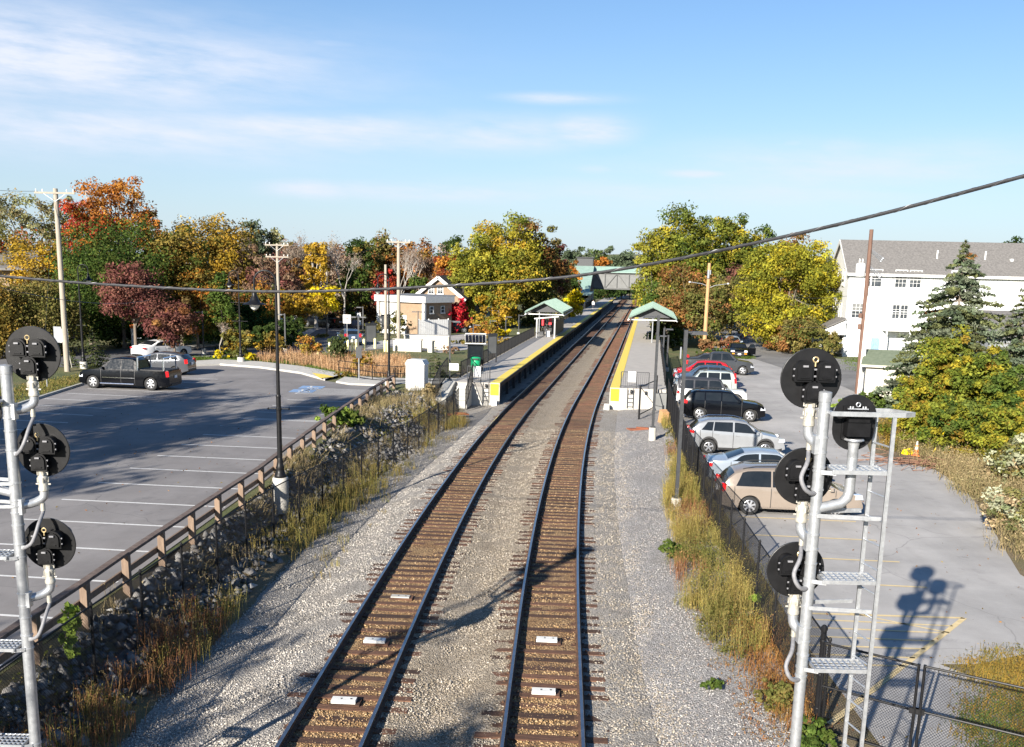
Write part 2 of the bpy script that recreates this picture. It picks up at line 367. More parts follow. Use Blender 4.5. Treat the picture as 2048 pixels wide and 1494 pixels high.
# ================================================================= GROUND
SS=[-40,-25]+list(np.arange(-12,70,2.0))+list(np.arange(70,130,4.0))+list(np.arange(130,330,12.0))+[345,380,420,480,560]
def strip(name,mt,dz,ss=SS,jit=0,smooth=True):
    """sheet through (d,z) profile, dz may be a function of s"""
    mb=MB();rows=[]
    for s in ss:
        pr=dz(s) if callable(dz) else dz
        rows.append([T(s,d,z+(RNG.normal(0,jit) if jit else 0)) for d,z in pr])
    mb.grid(rows);o=mb.build(name,MT[mt],None,smooth,angle=60);
    # upward normals
    if len(o.data.polygons) and sum(p.normal.z for p in o.data.polygons)<0:o.data.flip_normals()
    return struct(o)
mb=MB();mb.poly([(-2500,-400,-.75),(2500,-400,-.75),(2500,4500,-.75),(-2500,4500,-.75)]);struct(mb.build('terrain',MT['grass']))
EBD=[-10.34,-9.95,-9.5,-9.1,-8.7,-7.95]
def gz_left(s,d):
    if d<-10.34:return ZL
    k=max(0,min(1,(s-40)/16));return float(np.interp(d,EBD,[ZL,.55+.2*k,.12+.45*k,.0+.25*k,-.1+.06*k,-.36]))
strip('meadow',"grass",lambda s:[(-160,ZL+.6),(-90,ZL+.1),(-60,ZL),(-40,ZL),(-25,ZL),(-14,ZL),(-10.35,ZL)])
strip('embankment','dirt',lambda s:[(d,gz_left(s,d)-.01) for d in EBD],ss=[x for x in SS if x<335],jit=.04)
DW=[-8.0,-7.3,-6.6,-6.2,-5.75,LD-1.3,LD-.75,LD-.7,LD,LD+.7,LD+.75,LD+1.3,-2.3,-1.7,-1.3,-.75,-.7,0,.7,.75,1.3,1.75,2.2,2.7]
ZW=[-.34,-.36,-.34,-.28,-.2,-.18,-.195,-.202,-.202,-.202,-.195,-.19,-.3,-.3,-.19,-.195,-.202,-.202,-.202,-.195,-.19,-.2,-.27,-.33]
S2=[-12,0]+list(np.arange(10,60,.5))+list(np.arange(60,120,2.))+list(np.arange(120,420,8.))
def noisyrow(s,ds,zs,amp):return [T(s,d,z+RNG.normal(0,amp)) for d,z in zip(ds,zs)]
def sub(lo,hi):
    i=[k for k in range(len(DW)) if lo-.01<=DW[k]<=hi+.01];return [DW[k] for k in i],[ZW[k] for k in i]
for nm,mtn,lo,hi in (('ballast_shoulder','ballast_pale',-8.0,LD-.75),('ballast_crib','ballast_brown',LD-.75,LD+.75),('ballast_middle','ballast_tan',LD+.75,-.75),('ballast_crib','ballast_brown',-.75,.75),('ballast_shoulder','ballast_pale',.75,2.2)):
    a,b=sub(lo,hi);mb=MB();mb.grid([noisyrow(s,a,b,.012) for s in S2]);o=mb.build(nm,MT[mtn],None,True,angle=70)
    if sum(p.normal.z for p in o.data.polygons)<0:o.data.flip_normals()
    struct(o)
strip('gravel_walk','gravel_grey',[(2.19,-.275),(2.6,-.2),(3.4,-.15),(4.4,-.1),(5.0,-.05),(5.32,-.02)],ss=[x for x in SS if x<75],jit=.012)
strip('verge','dirt',[(5.3,-.03),(5.7,.05),(6.3,ZR-.01),(9,ZR-.015),(60,ZR-.02)],ss=[x for x in SS if x<75],jit=0)
strip('verge_far','grass',[(2.19,-.3),(5.2,ZR-.05),(6.3,ZR-.01),(30,ZR-.015),(70,ZR),(160,ZR+.3)],ss=[x for x in SS if x>=70],jit=0)
strip('meadow_right','grass',[(59,ZR-.03),(160,ZR)],ss=[x for x in SS if x<75],jit=0)
def sheet(name,mt,pts,z,kind='structure'):
    mb=MB();mb.poly([(p[0],p[1],z) for p in pts]);o=mb.build(name,MT[mt],recalc=False)
    if o.data.polygons[0].normal.z<0:o.data.flip_normals()
    import bmesh
    bm=bmesh.new();bm.from_mesh(o.data);bmesh.ops.triangulate(bm,faces=bm.faces);bm.to_mesh(o.data);bm.free()
    return tag(o,kind=kind)
# ---- left car park
far_edge=[(250,748),(360,735),(440,731),(520,737),(600,748),(650,762),(700,770),(757,772)]
def gd(s): return float(np.interp(s,[14,34,66],[-10.1,-10.3,-12.4]))
lotL=[T(s,gd(s)-.3) for s in (66,60,52,44,36,28,20,12,4,-6)]+[T(-6,-40)]+[G(*q,ZL) for q in ((-260,905),(0,824),(75,799),(160,772),(200,757))]+[G(*q,ZL) for q in far_edge]
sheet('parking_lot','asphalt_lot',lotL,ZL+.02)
# kerb + pavement along the far edge
kp=[G(*q,ZL) for q in ((300,740),(360,735),(440,731),(520,737),(600,748),(650,762))]
mb=MB();mb2=MB()
back=[G(*q,ZL) for q in ((300,733),(360,727.5),(440,722.5),(520,727),(600,736),(690,752))]
V=[];n=len(kp)
for a,b in zip(kp,back):V+= [(a.x,a.y,ZL-.02),(a.x,a.y,ZL+.15),(b.x,b.y,ZL+.17),(b.x,b.y,ZL-.02)]
mb.add(V,[(i*4+k,i*4+k+1,i*4+5+k,i*4+4+k) for i in range(n-1) for k in range(3)])
struct(mb.build('pavement',MT['concrete_pale']))
kq=[G(*q,ZL) for q in ((672,766),(700,770.5),(757,772.5))];kb=[G(*q,ZL) for q in ((690,757),(712,760),(765,766))]
V=[]
for a,b in zip(kq,kb):V+= [(a.x,a.y,ZL-.02),(a.x,a.y,ZL+.13),(b.x,b.y,ZL+.14),(b.x,b.y,ZL-.02)]
mb=MB();mb.add(V,[(i*4+k,i*4+k+1,i*4+5+k,i*4+4+k) for i in range(2) for k in range(3)]);struct(mb.build('kerb_island',MT['concrete_pale']))
sheet('tactile_paving','tactile_yellow',[G(*q,ZL+.17) for q in ((624,746),(650,749.5),(668,754),(640,757))],ZL+.19)
# left verge kerb beside the parked truck
mb=MB();pts=[G(*q,ZL) for q in ((-60,842),(0,823),(75,798.5),(160,771.5),(205,757))]
for a,b in zip(pts,pts[1:]):mb.bar(a+Vector((0,0,.05)),b+Vector((0,0,.05)),.15,.18)
struct(mb.build('kerb',MT['concrete']))
def stripe(mb,a,b,w,z):
    a=Vector((a[0],a[1]));b=Vector((b[0],b[1]));u=(b-a).normalized();nrm=Vector((-u.y,u.x))*w/2
    mb.add([(*(a+nrm),z),(*(b+nrm),z),(*(b-nrm),z),(*(a-nrm),z)],[(3,2,1,0)])
mb=MB();z=ZL+.026
P0,P1=G(124,1000,ZL),G(406,870,ZL);u=(P1-P0)/5
dirv=(G(375,1012,ZL)-P0).normalized()
for k in range(-5,13):
    a=P0+u*k
    if k>7:a=G(*((440,852),(482,838.5),(514,824.5),(545,812),(575,800))[k-8],ZL) if k<13 else a
    s,d=inv(a);L=(gd(s)-.4-d)
    if L>1:stripe(mb,a,a+dirv*min(L,5.9),.11,z)
Q0,Q1=G(346,785.4,ZL),G(136,846.5,ZL);v=(Q1-Q0)/5;dl=(G(175,777.6,ZL)-G(346,785.4,ZL)).normalized()
for k in range(-3,12):
    a=Q0+v*k;stripe(mb,a,a+dl*5.6,.11,z)
struct(mb.build('stall_lines',MT['line_white']))
mb=MB()
for q in ((583,786,628,779),(596,779,650,772)):
    a,b=G(q[0],q[1],ZL),G(q[2],q[3],ZL);c=(a+b)/2;mb.add([(c.x-.75,c.y-.8,z),(c.x+.75,c.y-.8,z),(c.x+.75,c.y+.8,z),(c.x-.75,c.y+.8,z)],[(0,1,2,3)])
struct(mb.build('accessible_bay_squares',MT['line_blue']))
mb=MB()   # wheelchair symbols and hatching beside them
for q in ((583,786,628,779),(596,779,650,772)):
    c=(G(q[0],q[1],ZL)+G(q[2],q[3],ZL))/2;z4=z+.006
    ring=[Vector((c.x+.1+.32*math.cos(t),c.y-.2+.32*math.sin(t),z4)) for t in np.linspace(PI*.75,PI*2.15,12)]
    for a,b in zip(ring,ring[1:]):stripe(mb,a,b,.1,z4)
    stripe(mb,(c.x-.12,c.y+.4),(c.x,c.y-.2),.12,z4);stripe(mb,(c.x,c.y-.15),(c.x+.35,c.y-.15),.1,z4);stripe(mb,(c.x+.35,c.y-.15),(c.x+.5,c.y-.5),.1,z4)
    mb.add([(c.x-.12+.11*math.cos(t),c.y+.56+.11*math.sin(t),z4) for t in np.linspace(0,2*PI,10)[:-1]],[tuple(range(9))])
e0=G(596,786,ZL);ee=[G(*q,ZL) for q in ((590,788),(630,777),(748,782),(740,792))]
for k in range(7):
    t=k/6;a=ee[0].lerp(ee[1],t);b=ee[3].lerp(ee[2],t)
    stripe(mb,a,b,.1,z)
stripe(mb,ee[0],ee[1],.1,z)
struct(mb.build('accessible_bay_marks',MT['line_white']))
# ---- left road running from the left, bending away
roadL=[G(*q,ZL) for q in ((-400,770),(-150,738),(60,735),(230,733),(330,722),(400,716),(520,711),(640,708.5),(720,703),(790,694),(760,683),(715,675),(700,668),(712,660),(735,653),(752,645),(742,640),(700,640),(640,648),(622,657),(600,673),(560,684),(470,690),(380,694),(200,700),(0,704),(-300,710))]
sheet('road','asphalt_road',roadL,ZL+.015)
mb=MB()
for q in (((330,722),(400,716),(520,711),(640,708.5)),((600,673),(560,684),(470,690),(380,694),(280,697))):
    P=[G(*w,ZL) for w in q]
    for a,b in zip(P,P[1:]):mb.bar(a+Vector((0,0,.07)),b+Vector((0,0,.07)),.3,.16)
struct(mb.build('kerb',MT['concrete_pale']))
mb=MB()
P=[G(*w,ZL) for w in ((660,692),(600,696),(540,699),(430,703),(300,709))]
for a,b in zip(P,P[1:]):stripe(mb,a,b,.12,ZL+.022)
struct(mb.build('road_line',MT['line_yellow']))
sheet('forecourt','asphalt_pale',[G(*q,ZL) for q in ((722,703),(792,694),(880,706),(930,700),(1040,676),(930,668),(850,674),(760,682))],ZL+.021)
sheet('footpath','concrete_pale',[G(*q,ZL) for q in ((590,672),(620,658),(634,660),(616,671),(600,681))],ZL+.03)
sheet('footpath','concrete',[G(*q,ZL) for q in ((690,757),(765,768),(860,768),(935,768),(935,757),(860,757),(760,756),(712,752))],ZL+.025)
# ---- right car park
lotR=[T(12,7.2),T(16,6.3),T(24,6.05),T(40,6.0),T(60,6.0),T(72,6.1),T(84,6.6),T(96,7.5)]+[G(*q,ZR) for q in ((1395,722),(1415,716),(1505,716),(1562,722),(1600,735),(1700,748),(1720,790),(1725,862),(1740,905),(1800,925),(1870,940),(1925,975),(1970,1030),(2000,1085),(2040,1150),(2170,1220),(2150,1290),(1950,1330),(1880,1330))]+[T(19,11),T(14,11)]
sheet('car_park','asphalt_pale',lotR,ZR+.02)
roadR=[G(*q,ZR) for q in ((1505,717),(1425,716),(1415,690),(1400,668),(1395,655),(1440,648),(1490,652),(1520,672),(1545,690),(1640,712),(1700,722),(1760,735),(1760,780),(1720,790),(1690,775),(1630,755),(1560,735))]
sheet('side_road','asphalt_old',roadR,ZR+.026)
sheet('gravel_shoulder','dirt',[G(*q,ZR) for q in ((1500,664),(1560,690),(1640,708),(1610,714),(1540,700),(1500,680))],ZR+.03)
mb=MB();z=ZR+.03
Y0_,Y3=G(1711.8,1044.8,ZR),G(1854,1176.5,ZR);u=(Y3-Y0_)/3;dl=-(Y0_-G(1510,1036,ZR)).normalized()
for k in range(-6,4):stripe(mb,Y0_+u*k,Y0_+u*k+dl*4.1,.1,z)
H=[G(*q,ZR) for q in ((1600,1228),(1928,1238),(1805,1335),(1640,1330))]
stripe(mb,H[0],H[1],.12,z);stripe(mb,H[1],H[2],.14,z);stripe(mb,H[2],H[2]+(H[2]-H[1])*.9,.14,z)
for q in ((1612,1240,1905,1254),(1612,1256,1888,1268),(1612,1274,1868,1284),(1614,1292,1850,1300),(1620,1310,1830,1318),(1630,1330,1808,1334)):
    stripe(mb,G(q[0],q[1],ZR),G(q[2],q[3],ZR),.08,z)
stripe(mb,G(1700,1228,ZR),G(1900,1268,ZR),.08,z)
struct(mb.build('stall_lines',MT['line_yellow']))
# far-away wooded rise
mb=MB();rows=[]
for r in np.linspace(0,1,8):
    rows.append([(x,420+r*500,-.8+26*math.sin(r*PI/2)*(.55+.45*math.sin(x*.004+.6))) for x in np.linspace(-700,900,40)])
mb.grid(rows);struct(mb.build('hill',MT['grass'],None,True))
# ================================================================= RAILWAY TRACKS
def railway(off,label,smin):
    root=thing('railway_track',label,'railway track',T(20,off,0),0,'railway tracks')
    ss=list(np.arange(4,120,1.5))+list(np.arange(120,336,9.))
    prof=[(-.075,-.172),(.075,-.172),(.075,-.155),(.012,-.14),(.012,-.05),(.036,-.035),(.036,-.006),(.03,0),(-.03,0),(-.036,-.006),(-.036,-.035),(-.012,-.05),(-.012,-.14),(-.075,-.155)]
    for g in (-.7535,.7535):
        mb=MB();n=len(prof)
        V=[T(s,off+g+d,z) for s in ss for d,z in prof];Fs=[];mi=[]
        for i in range(len(ss)-1):
            for k in range(n):
                Fs.append((i*n+k,i*n+(k+1)%n,(i+1)*n+(k+1)%n,(i+1)*n+k));mi.append(1 if k in (6,7,8) else 0)
        Fs+=[tuple(range(n)),tuple(range((len(ss)-1)*n,len(ss)*n))];mi+=[0,0]
        mb.add(V,Fs);mb.mi=mi
        mb.build('rail',[MT['rail_side'],MT['rail_head']],root,world=True)
    tie=MB();tie.box((0,0,-.09),(2.6,.22,.18));tm=tie.build('tie',MT['tie_wood'],root)
    pl=MB()
    pl.box((0,0,.006),(.36,.19,.014))
    for a in (-.11,.11):pl.box((a,.05,.025),(.04,.04,.05))
    pm_=pl.build('tie_plate',MT['rail_side'],tm);pm2=pm_.copy();COL.objects.link(pm2);pm2.parent=tm;pm_.location.x=-.7535;pm2.location.x=.7535
    first=True;s=smin;cnt=0;rest=MB()
    while s<335:
        p=T(s,off+random.gauss(0,.03),-.183+random.gauss(0,.007));rz=-phi(s)+random.gauss(0,.018)
        if cnt<100:
            if first:o=tm;first=False
            else:
                o=tm.copy();COL.objects.link(o);
                for q in (pm_,pm2):c=q.copy();COL.objects.link(c);c.parent=o
            o.parent=root;o.location=p-root.location;o.rotation_euler=(0,0,rz);o.scale=(1+random.gauss(0,.012),1+random.gauss(0,.05),1)
        else:rest.box(p+Vector((0,0,-.09)),(2.6,.235,.18),rz)
        cnt+=1;s+=.508
    o=rest.build('ties_beyond',MT['tie_wood'],root,world=True);o['kind']='stuff'
    return root
railway(LD,'left rusty railway track curving to the right, beside the left platform edge',14.2)
railway(0,'right rusty railway track curving to the right, beside the right platform edge',14.2)
def plate(px,py,off,label,mt='plate_white',hh=.07):
    p=G(px,py,-.15);s,d=inv(p);p=T(s,d,-.17)
    t=thing('track_transponder',label,'transponder',p,-phi(s),'transponder plates between the rails')
    mb=MB();mb.box((0,0,.0),(.62,.3,.05));mb.build('mounting_board',MT['tie_wood'],t)
    mb=MB();mb.box((-.03,0,.025+hh/2),(.5,.21,hh));mb.build('cover',MT[mt],t)
    mb=MB()
    for a in (-.08,.12):mb.cyl((a,0,.02+hh),(a,0,.032+hh),.022)
    mb.build('bolt',MT['car_trim'],t)
plate(752,1284,LD,'white transponder plate on the left track, half in the mast shadow')
plate(691,1404,LD,'white transponder plate lowest on the left track')
plate(1096,1282,0,'white transponder plate on the right track, upper one')
plate(1090,1386,0,'white transponder plate lowest on the right track')
plate(803,1194,LD,'worn grey transponder plate flush with the ties of the left track','concrete',.03)
# loose ballast stones
def stones(name,n,sampler,rmin,rmax,cols,mt,kindlabel=None,flat=.7):
    P=np.array([sampler() for _ in range(n)])
    R=RNG.uniform(rmin,rmax,n);oc=np.array([(1,0,0),(0,1,0),(-1,0,0),(0,-1,0),(0,0,1),(0,0,-1)],float)
    base=np.repeat(oc[None],n,0)*RNG.uniform(.6,1.25,(n,6,1));base+=RNG.normal(0,.16,(n,6,3));base[:,:,2]*=flat
    a=RNG.uniform(0,2*PI,n);c,s=np.cos(a)[:,None],np.sin(a)[:,None]
    x=base[:,:,0]*c-base[:,:,1]*s;y=base[:,:,0]*s+base[:,:,1]*c
    V=np.stack([x,y,base[:,:,2]],2)*R[:,None,None]+P[:,None,:]
    fc=np.array([(0,1,4),(1,2,4),(2,3,4),(3,0,4),(1,0,5),(2,1,5),(3,2,5),(0,3,5)])
    Fc=(fc[None]+6*np.arange(n)[:,None,None]).reshape(-1,3)
    cc=np.array(cols)[RNG.integers(0,len(cols),n)]*RNG.uniform(.75,1.2,(n,1))
    return npmesh(name,V.reshape(-1,3),Fc,np.repeat(cc,6,0),mt)
def npmesh(name,V,Fc,C,mt):
    me=bpy.data.meshes.new(name);nv=len(V);nf,k=Fc.shape
    me.vertices.add(nv);me.vertices.foreach_set('co',V.astype(np.float32).ravel())
    me.loops.add(nf*k);me.loops.foreach_set('vertex_index',Fc.astype(np.int32).ravel())
    me.polygons.add(nf);me.polygons.foreach_set('loop_start',np.arange(0,nf*k,k,dtype=np.int32))
    try:me.polygons.foreach_set('loop_total',np.full(nf,k,dtype=np.int32))
    except Exception:pass
    me.update(calc_edges=True)
    at=me.attributes.new('Col','FLOAT_COLOR','POINT');at.data.foreach_set('color',np.hstack([C,np.ones((nv,1))]).astype(np.float32).ravel())
    me.materials.append(MT[mt] if isinstance(mt,str) else mt)
    o=bpy.data.objects.new(name,me);COL.objects.link(o);return o
m,nt2,b=base('stone');a=nd(nt2,'ShaderNodeAttribute');a.attribute_name='Col';nt2.links.new(a.outputs['Color'],b.inputs['Base Color']);b.inputs['Roughness'].default_value=.92;MT['stone']=m
def zprof(d):return float(np.interp(d,DW,ZW))
def gzr(d):return float(np.interp(d,[2.19,2.6,3.4,4.4,5,5.4],[-.275,-.2,-.15,-.1,-.05,-.02]))
def sm_bal(lo,hi,dz=0):
    def f():
        s=13.5+ (RNG.random()**2.0)*44;d=RNG.uniform(lo,hi)+(abs(RNG.normal(0,.35)) if hi>2 else 0);p=T(s,d);return (p.x,p.y,(zprof(d) if d<2.2 else gzr(d))+dz+RNG.uniform(-.008,.01))
    return f
PALE=[(.42,.39,.345),(.33,.3,.265),(.5,.465,.41),(.55,.51,.46),(.24,.22,.19),(.38,.345,.3)]
TAN=[(.36,.31,.25),(.28,.24,.18),(.43,.38,.31),(.47,.42,.35),(.2,.165,.12),(.33,.28,.21)]
BRN=[(.4,.26,.12),(.34,.22,.11),(.26,.16,.075),(.42,.29,.16),(.18,.105,.05),(.38,.27,.15)]
GRY=[(.3,.29,.28),(.23,.22,.21),(.38,.365,.35),(.46,.44,.42),(.34,.29,.26),(.27,.25,.235)]
for nm,n,lo,hi,cols in (('ballast_stones',36000,-8.3,LD-.8,PALE),('ballast_stones',26000,LD+.8,-.8,TAN),('ballast_stones',15000,.8,2.5,TAN),('crib_stones',14000,LD-.68,LD+.68,BRN),('crib_stones',14000,-.68,.68,BRN)):
    tag(stones(nm,n,sm_bal(lo,hi),.015,.031,cols,'stone'),kind='stuff')
def gv():
    s=13.5+(RNG.random()**2.0)*44;d=RNG.uniform(2.1,5.3);p=T(s,d);return (p.x,p.y,float(np.interp(d,[2.19,2.6,3.4,4.4,5,5.4],[-.275,-.2,-.15,-.1,-.05,-.02]))+RNG.uniform(-.008,.01))
tag(stones('gravel_stones',26000,gv,.012,.027,GRY,'stone'),kind='stuff')
def dl0(s):return float(np.interp(s,[12,20,30,48,58,64],[-9.3,-9.2,-9.0,-7.6,-7.3,-7.6]))
def rk():
    s=RNG.uniform(10,63);d=RNG.uniform(gd(s)+.05,max(-8.9,dl0(s)-.05)) if RNG.random()<.85 else RNG.uniform(-9.2,-8.3);p=T(s,d)
    z=gz_left(s,d);return (p.x,p.y,z+RNG.uniform(-.05,.08))
tag(stones('riprap',5200,rk,.06,.19,[(.1,.098,.095),(.16,.155,.15),(.07,.068,.066),(.12,.11,.1),(.25,.245,.235),(.2,.19,.18)],'stone',flat=.75),kind='stuff')
# dark stain lines / cable trough dips on the shoulder
# ================================================================= PLATFORMS
def platform(d0,d1,s0,s1,label,edge):
    """edge: +1 track on the left side (d0), -1 track on the right side (d1)"""
    root=thing('station_platform',label,'platform',T(s0,(d0+d1)/2,0),0,'station platforms')
    ss=list(np.arange(s0,130,3.))+list(np.arange(130,s1,12.))
    def ext(name,pr,mt,seg=ss):
        mb=MB();n=len(pr);V=[T(s,d,z) for s in seg for d,z in pr]
        Fs=[(i*n+k,i*n+(k+1)%n,(i+1)*n+(k+1)%n,(i+1)*n+k) for i in range(len(seg)-1) for k in range(n)]+[tuple(range(n)),tuple(range((len(seg)-1)*n,len(seg)*n))]
        mb.add(V,Fs);return mb.build(name,MT[mt],root,world=True)
    te=d0 if edge>0 else d1;sg=1 if edge>0 else -1
    ext('deck',[(d0,.92),(d1,.92),(d1,1.2),(d0,1.2)],'deck_concrete')
    a,b=te+sg*.02,te+sg*.62
    ext('tactile_strip',[(min(a,b),1.202),(max(a,b),1.202),(max(a,b),1.216),(min(a,b),1.216)],'tactile_yellow')
    ext('rub_strip',[(te-sg*.05,.95),(te-sg*.003,.95),(te-sg*.003,1.17),(te-sg*.05,1.17)],'black_metal')
    w=te+sg*.9;ext('foundation_wall',[(w-.1,-.5),(w+.1,-.5),(w+.1,.918),(w-.1,.918)],'under_shade')
    bk=d1 if edge>0 else d0;ext('back_wall',[(bk-sg*.25,-.4),(bk-sg*.05,-.4),(bk-sg*.05,.918),(bk-sg*.25,.918)],'concrete')
    for k in range(40):
        s=s0+2.5+k*3.7
        mb=MB();p=T(s,te+sg*.35);mb.box((p.x,p.y,.2),(.2,.2,1.43),-phi(s));mb.build('support_post',MT['dark_grey_paint'],root,world=True)  # posts coloured dark to imitate the shade under the deck
    mb=MB()   # end wall
    A_,B_=T(s0-.003,d0),T(s0-.003,d1);A2,B2=T(s0+.22,d0),T(s0+.22,d1)
    mb.prism([(A_.x,A_.y,0),(B_.x,B_.y,0),(B2.x,B2.y,0),(A2.x,A2.y,0)],(0,0,-.5),(0,0,.918));mb.build('end_wall',MT['concrete_pale'],root,world=True)
    return root
SR,SL=67.0,67.2
platR=platform(1.6,5.25,SR,300,'right concrete platform with a long yellow edge strip, beside the cars',1)
platL=platform(-8.9,-5.7,SL,300,'left concrete platform with yellow edge strip and black railing',-1)
def frame_at(s,d,z=0): return T(s,d,z),-phi(s)
def sign_at(s,d0,d1,z0,z1,label,lines,name='warning_sign'):
    p,r=frame_at(s,(d0+d1)/2,(z0+z1)/2);t=thing(name,label,'sign',p,r,'yellow warning signs on the platform ends')
    w,h=d1-d0,z1-z0
    mb=MB();mb.box((0,0,0),(w,.02,h));mb.build('panel',MT['sign_yellow'],t)
    mb=MB()
    for k in range(lines):
        zz=h/2-.12*h-(h*.8)*k/(lines-1);ww=w*(.78,.6,.8,.5,.72,.66,.7)[k%7]
        mb.box((0,-.013,zz),(ww,.004,h*.045))
    mb.build('lettering',MT['orange_ink'],t)
    mb=MB()
    for a in (-1,1):mb.box((0,.016,a*h*.35),(w*.9,.02,.03))
    mb.build('bracket',MT['galv'],t)
sign_at(SR-.06,1.66,2.2,.35,1.14,'yellow warning sign on the end wall of the right platform',7)
sign_at(SL-.06,-6.32,-5.78,.4,1.14,'yellow warning sign on the end wall of the left platform',7)
def rail_panel(name,label,cat,pts,h,picket=.13,rails=(1.0,.12),mt='black_metal',post=.06,posts=None,group=None,pk=.018,mid=()):
    """guard railing along ground points: parts posts, rails, pickets"""
    P=[Vector(p) for p in pts];t=thing(name,label,cat,P[0],0,group)
    for i,p in enumerate(P):
        mb=MB();mb.cyl(p,p+Vector((0,0,h)),post/2,n=8);mb.build('post',MT[mt],t,world=True)
    mb=MB()
    for a,b in zip(P,P[1:]):
        for k in rails:mb.bar(a+Vector((0,0,h*k)),b+Vector((0,0,h*k)),.045,.045)
        for k in mid:mb.bar(a+Vector((0,0,h*k)),b+Vector((0,0,h*k)),.03,.03)
    mb.build('rail',MT[mt],t,world=True)
    if picket:
        mb=MB()
        for a,b in zip(P,P[1:]):
            L=(b-a).length;n=max(1,int(L/picket))
            for k in range(1,n):
                q=a.lerp(b,k/n);mb.bar(q+Vector((0,0,h*rails[-1])),q+Vector((0,0,h)),pk,pk,up=(1,0,0))
        mb.build('pickets',MT[mt],t,world=True)
    return t
rail_panel('guard_railing','long black picket railing along the back of the left platform','railing',[T(s,-8.85,1.2) for s in list(np.arange(70,118,2.4))],1.07)
rail_panel('guard_railing','far black railing behind the shelter on the left platform','railing',[T(s,-8.85,1.2) for s in list(np.arange(131,250,6.))],1.07,picket=.4)
rail_panel('guard_railing','short picket railing across the end of the right platform','railing',[T(SR+.15,d,1.2) for d in (2.3,3.3,4.1)],1.05,mt='dark_grey_paint')
rail_panel('guard_railing','short picket railing across the end of the left platform','railing',[T(SL+.15,d,1.2) for d in (-7.9,-7.0,-6.4)],1.05,mt='dark_grey_paint')
rail_panel('guard_railing','black railing along the car side of the right platform','railing',[T(s,5.2,1.2) for s in list(np.arange(69.5,104,2.4))],1.07,mt='black_metal')
def blank_board(px,py,d,w,h,s,z,label):
    p,r=frame_at(s,d,z);t=thing('notice_board',label,'sign',p,r,'white boards tied to the platform end railings')
    mb=MB();mb.box((0,0,0),(w,.02,h));mb.build('panel',MT['wall_board'],t)
    mb=MB()
    for a in (-1,1):mb.box((a*w*.3,.02,h*.4),(.03,.05,.03))
    mb.build('clip',MT['galv'],t)
blank_board(0,0,3.0,.5,.68,SR+.1,1.95,'blank white board on the right platform end railing')
blank_board(0,0,-7.25,.46,.66,SL+.1,1.9,'blank white board on the left platform end railing')
blank_board(0,0,-8.75,.62,.45,SL-.3,2.2,'wide blank white board beside the left platform steps')
def ladder(s,d,z0,z1,label):
    p,r=frame_at(s,d,z0);t=thing('wall_ladder',label,'ladder',p,r,'ladders on the platform ends')
    mb=MB()
    for a in (-.19,.19):
        mb.tube([(a,0,0),(a,0,z1-z0),(a,.2,z1-z0+.12)],.022)
    mb.build('stile',MT['dark_grey_paint'],t)
    mb=MB()
    for k in range(4):mb.cyl((-.19,0,.12+k*.28),(.19,0,.12+k*.28),.016)
    mb.build('rung',MT['dark_grey_paint'],t)
ladder(SR-.12,2.95,-.1,1.1,'black ladder fixed to the end wall of the right platform')
ladder(SL-.12,-6.62,-.1,1.1,'black ladder fixed to the end wall of the left platform')
for s,d,z,l in ((SR-.1,3.0,1.02,'black lamp over the ladder of the right platform'),(SL-.1,-6.6,1.02,'black lamp over the ladder of the left platform'),(SR-.1,3.95,.95,'black lamp beside the gate of the right platform')):
    p,r=frame_at(s,d,z);t=thing('bulkhead_lamp',l,'lamp',p,r,'small lamps on the platform ends')
    mb=MB();mb.box((0,0,0),(.16,.12,.2),taper=.8);mb.build('housing',MT['black_metal'],t)
    mb=MB();mb.lathe((0,-.06,0),[(.05,0),(.05,-.04),(.02,-.06)],10,'Y');mb.build('lens',MT['house_glass'],t)
# small white footings at the platform corners
for s,d,l in ((SR-.5,1.45,'white marker block at the foot of the right platform'),(SL-.6,-5.95,'white marker block at the foot of the left platform')):
    p,r=frame_at(s,d,-.25);mb=MB();mb.box((0,0,.2),(.36,.36,.4),taper=.92);mb.box((0,0,.42),(.3,.3,.04));o=mb.build('marker_block',MT['white_paint']);o.location=p;o.rotation_euler=(0,0,r);tag(o,l,'marker','white marker blocks')
# steps and flanking wall at the left platform end
t=thing('platform_steps','concrete steps and grey flank wall at the end of the left platform','steps',T(66,-8.2,-.2))
for k in range(6):
    mb=MB();p=T(66.9-k*.33,-8.0);mb.box((p.x,p.y,-.3+(1.2-.2*k+.3)/2),(.9,.33,1.5-.2*k),-phi(66));mb.build('step',MT['concrete'],t,world=True)
mb=MB();P=[T(67.0,-9.0),T(63.6,-9.0)];mb.prism([(P[0].x,P[0].y,-.4),(P[1].x,P[1].y,-.4),(P[1].x,P[1].y,.5),(P[0].x,P[0].y,1.25)],(-.35,0,0),(.35,0,0));mb.build('flank_wall',MT['concrete'],t,world=True)
rail_panel('guard_railing','steep black hand railing beside the steps of the left platform, nearer the tracks','railing',[T(67.1,-7.5,1.2),T(65.4,-7.5,.3),T(64.4,-7.5,-.2)],1.25,picket=.14)
rail_panel('guard_railing','steep black hand railing beside the steps of the left platform, nearer the cabinet','railing',[T(68.5,-9.5,1.3),T(66.0,-9.5,.9),T(63.6,-9.5,.2)],1.35,picket=.14)
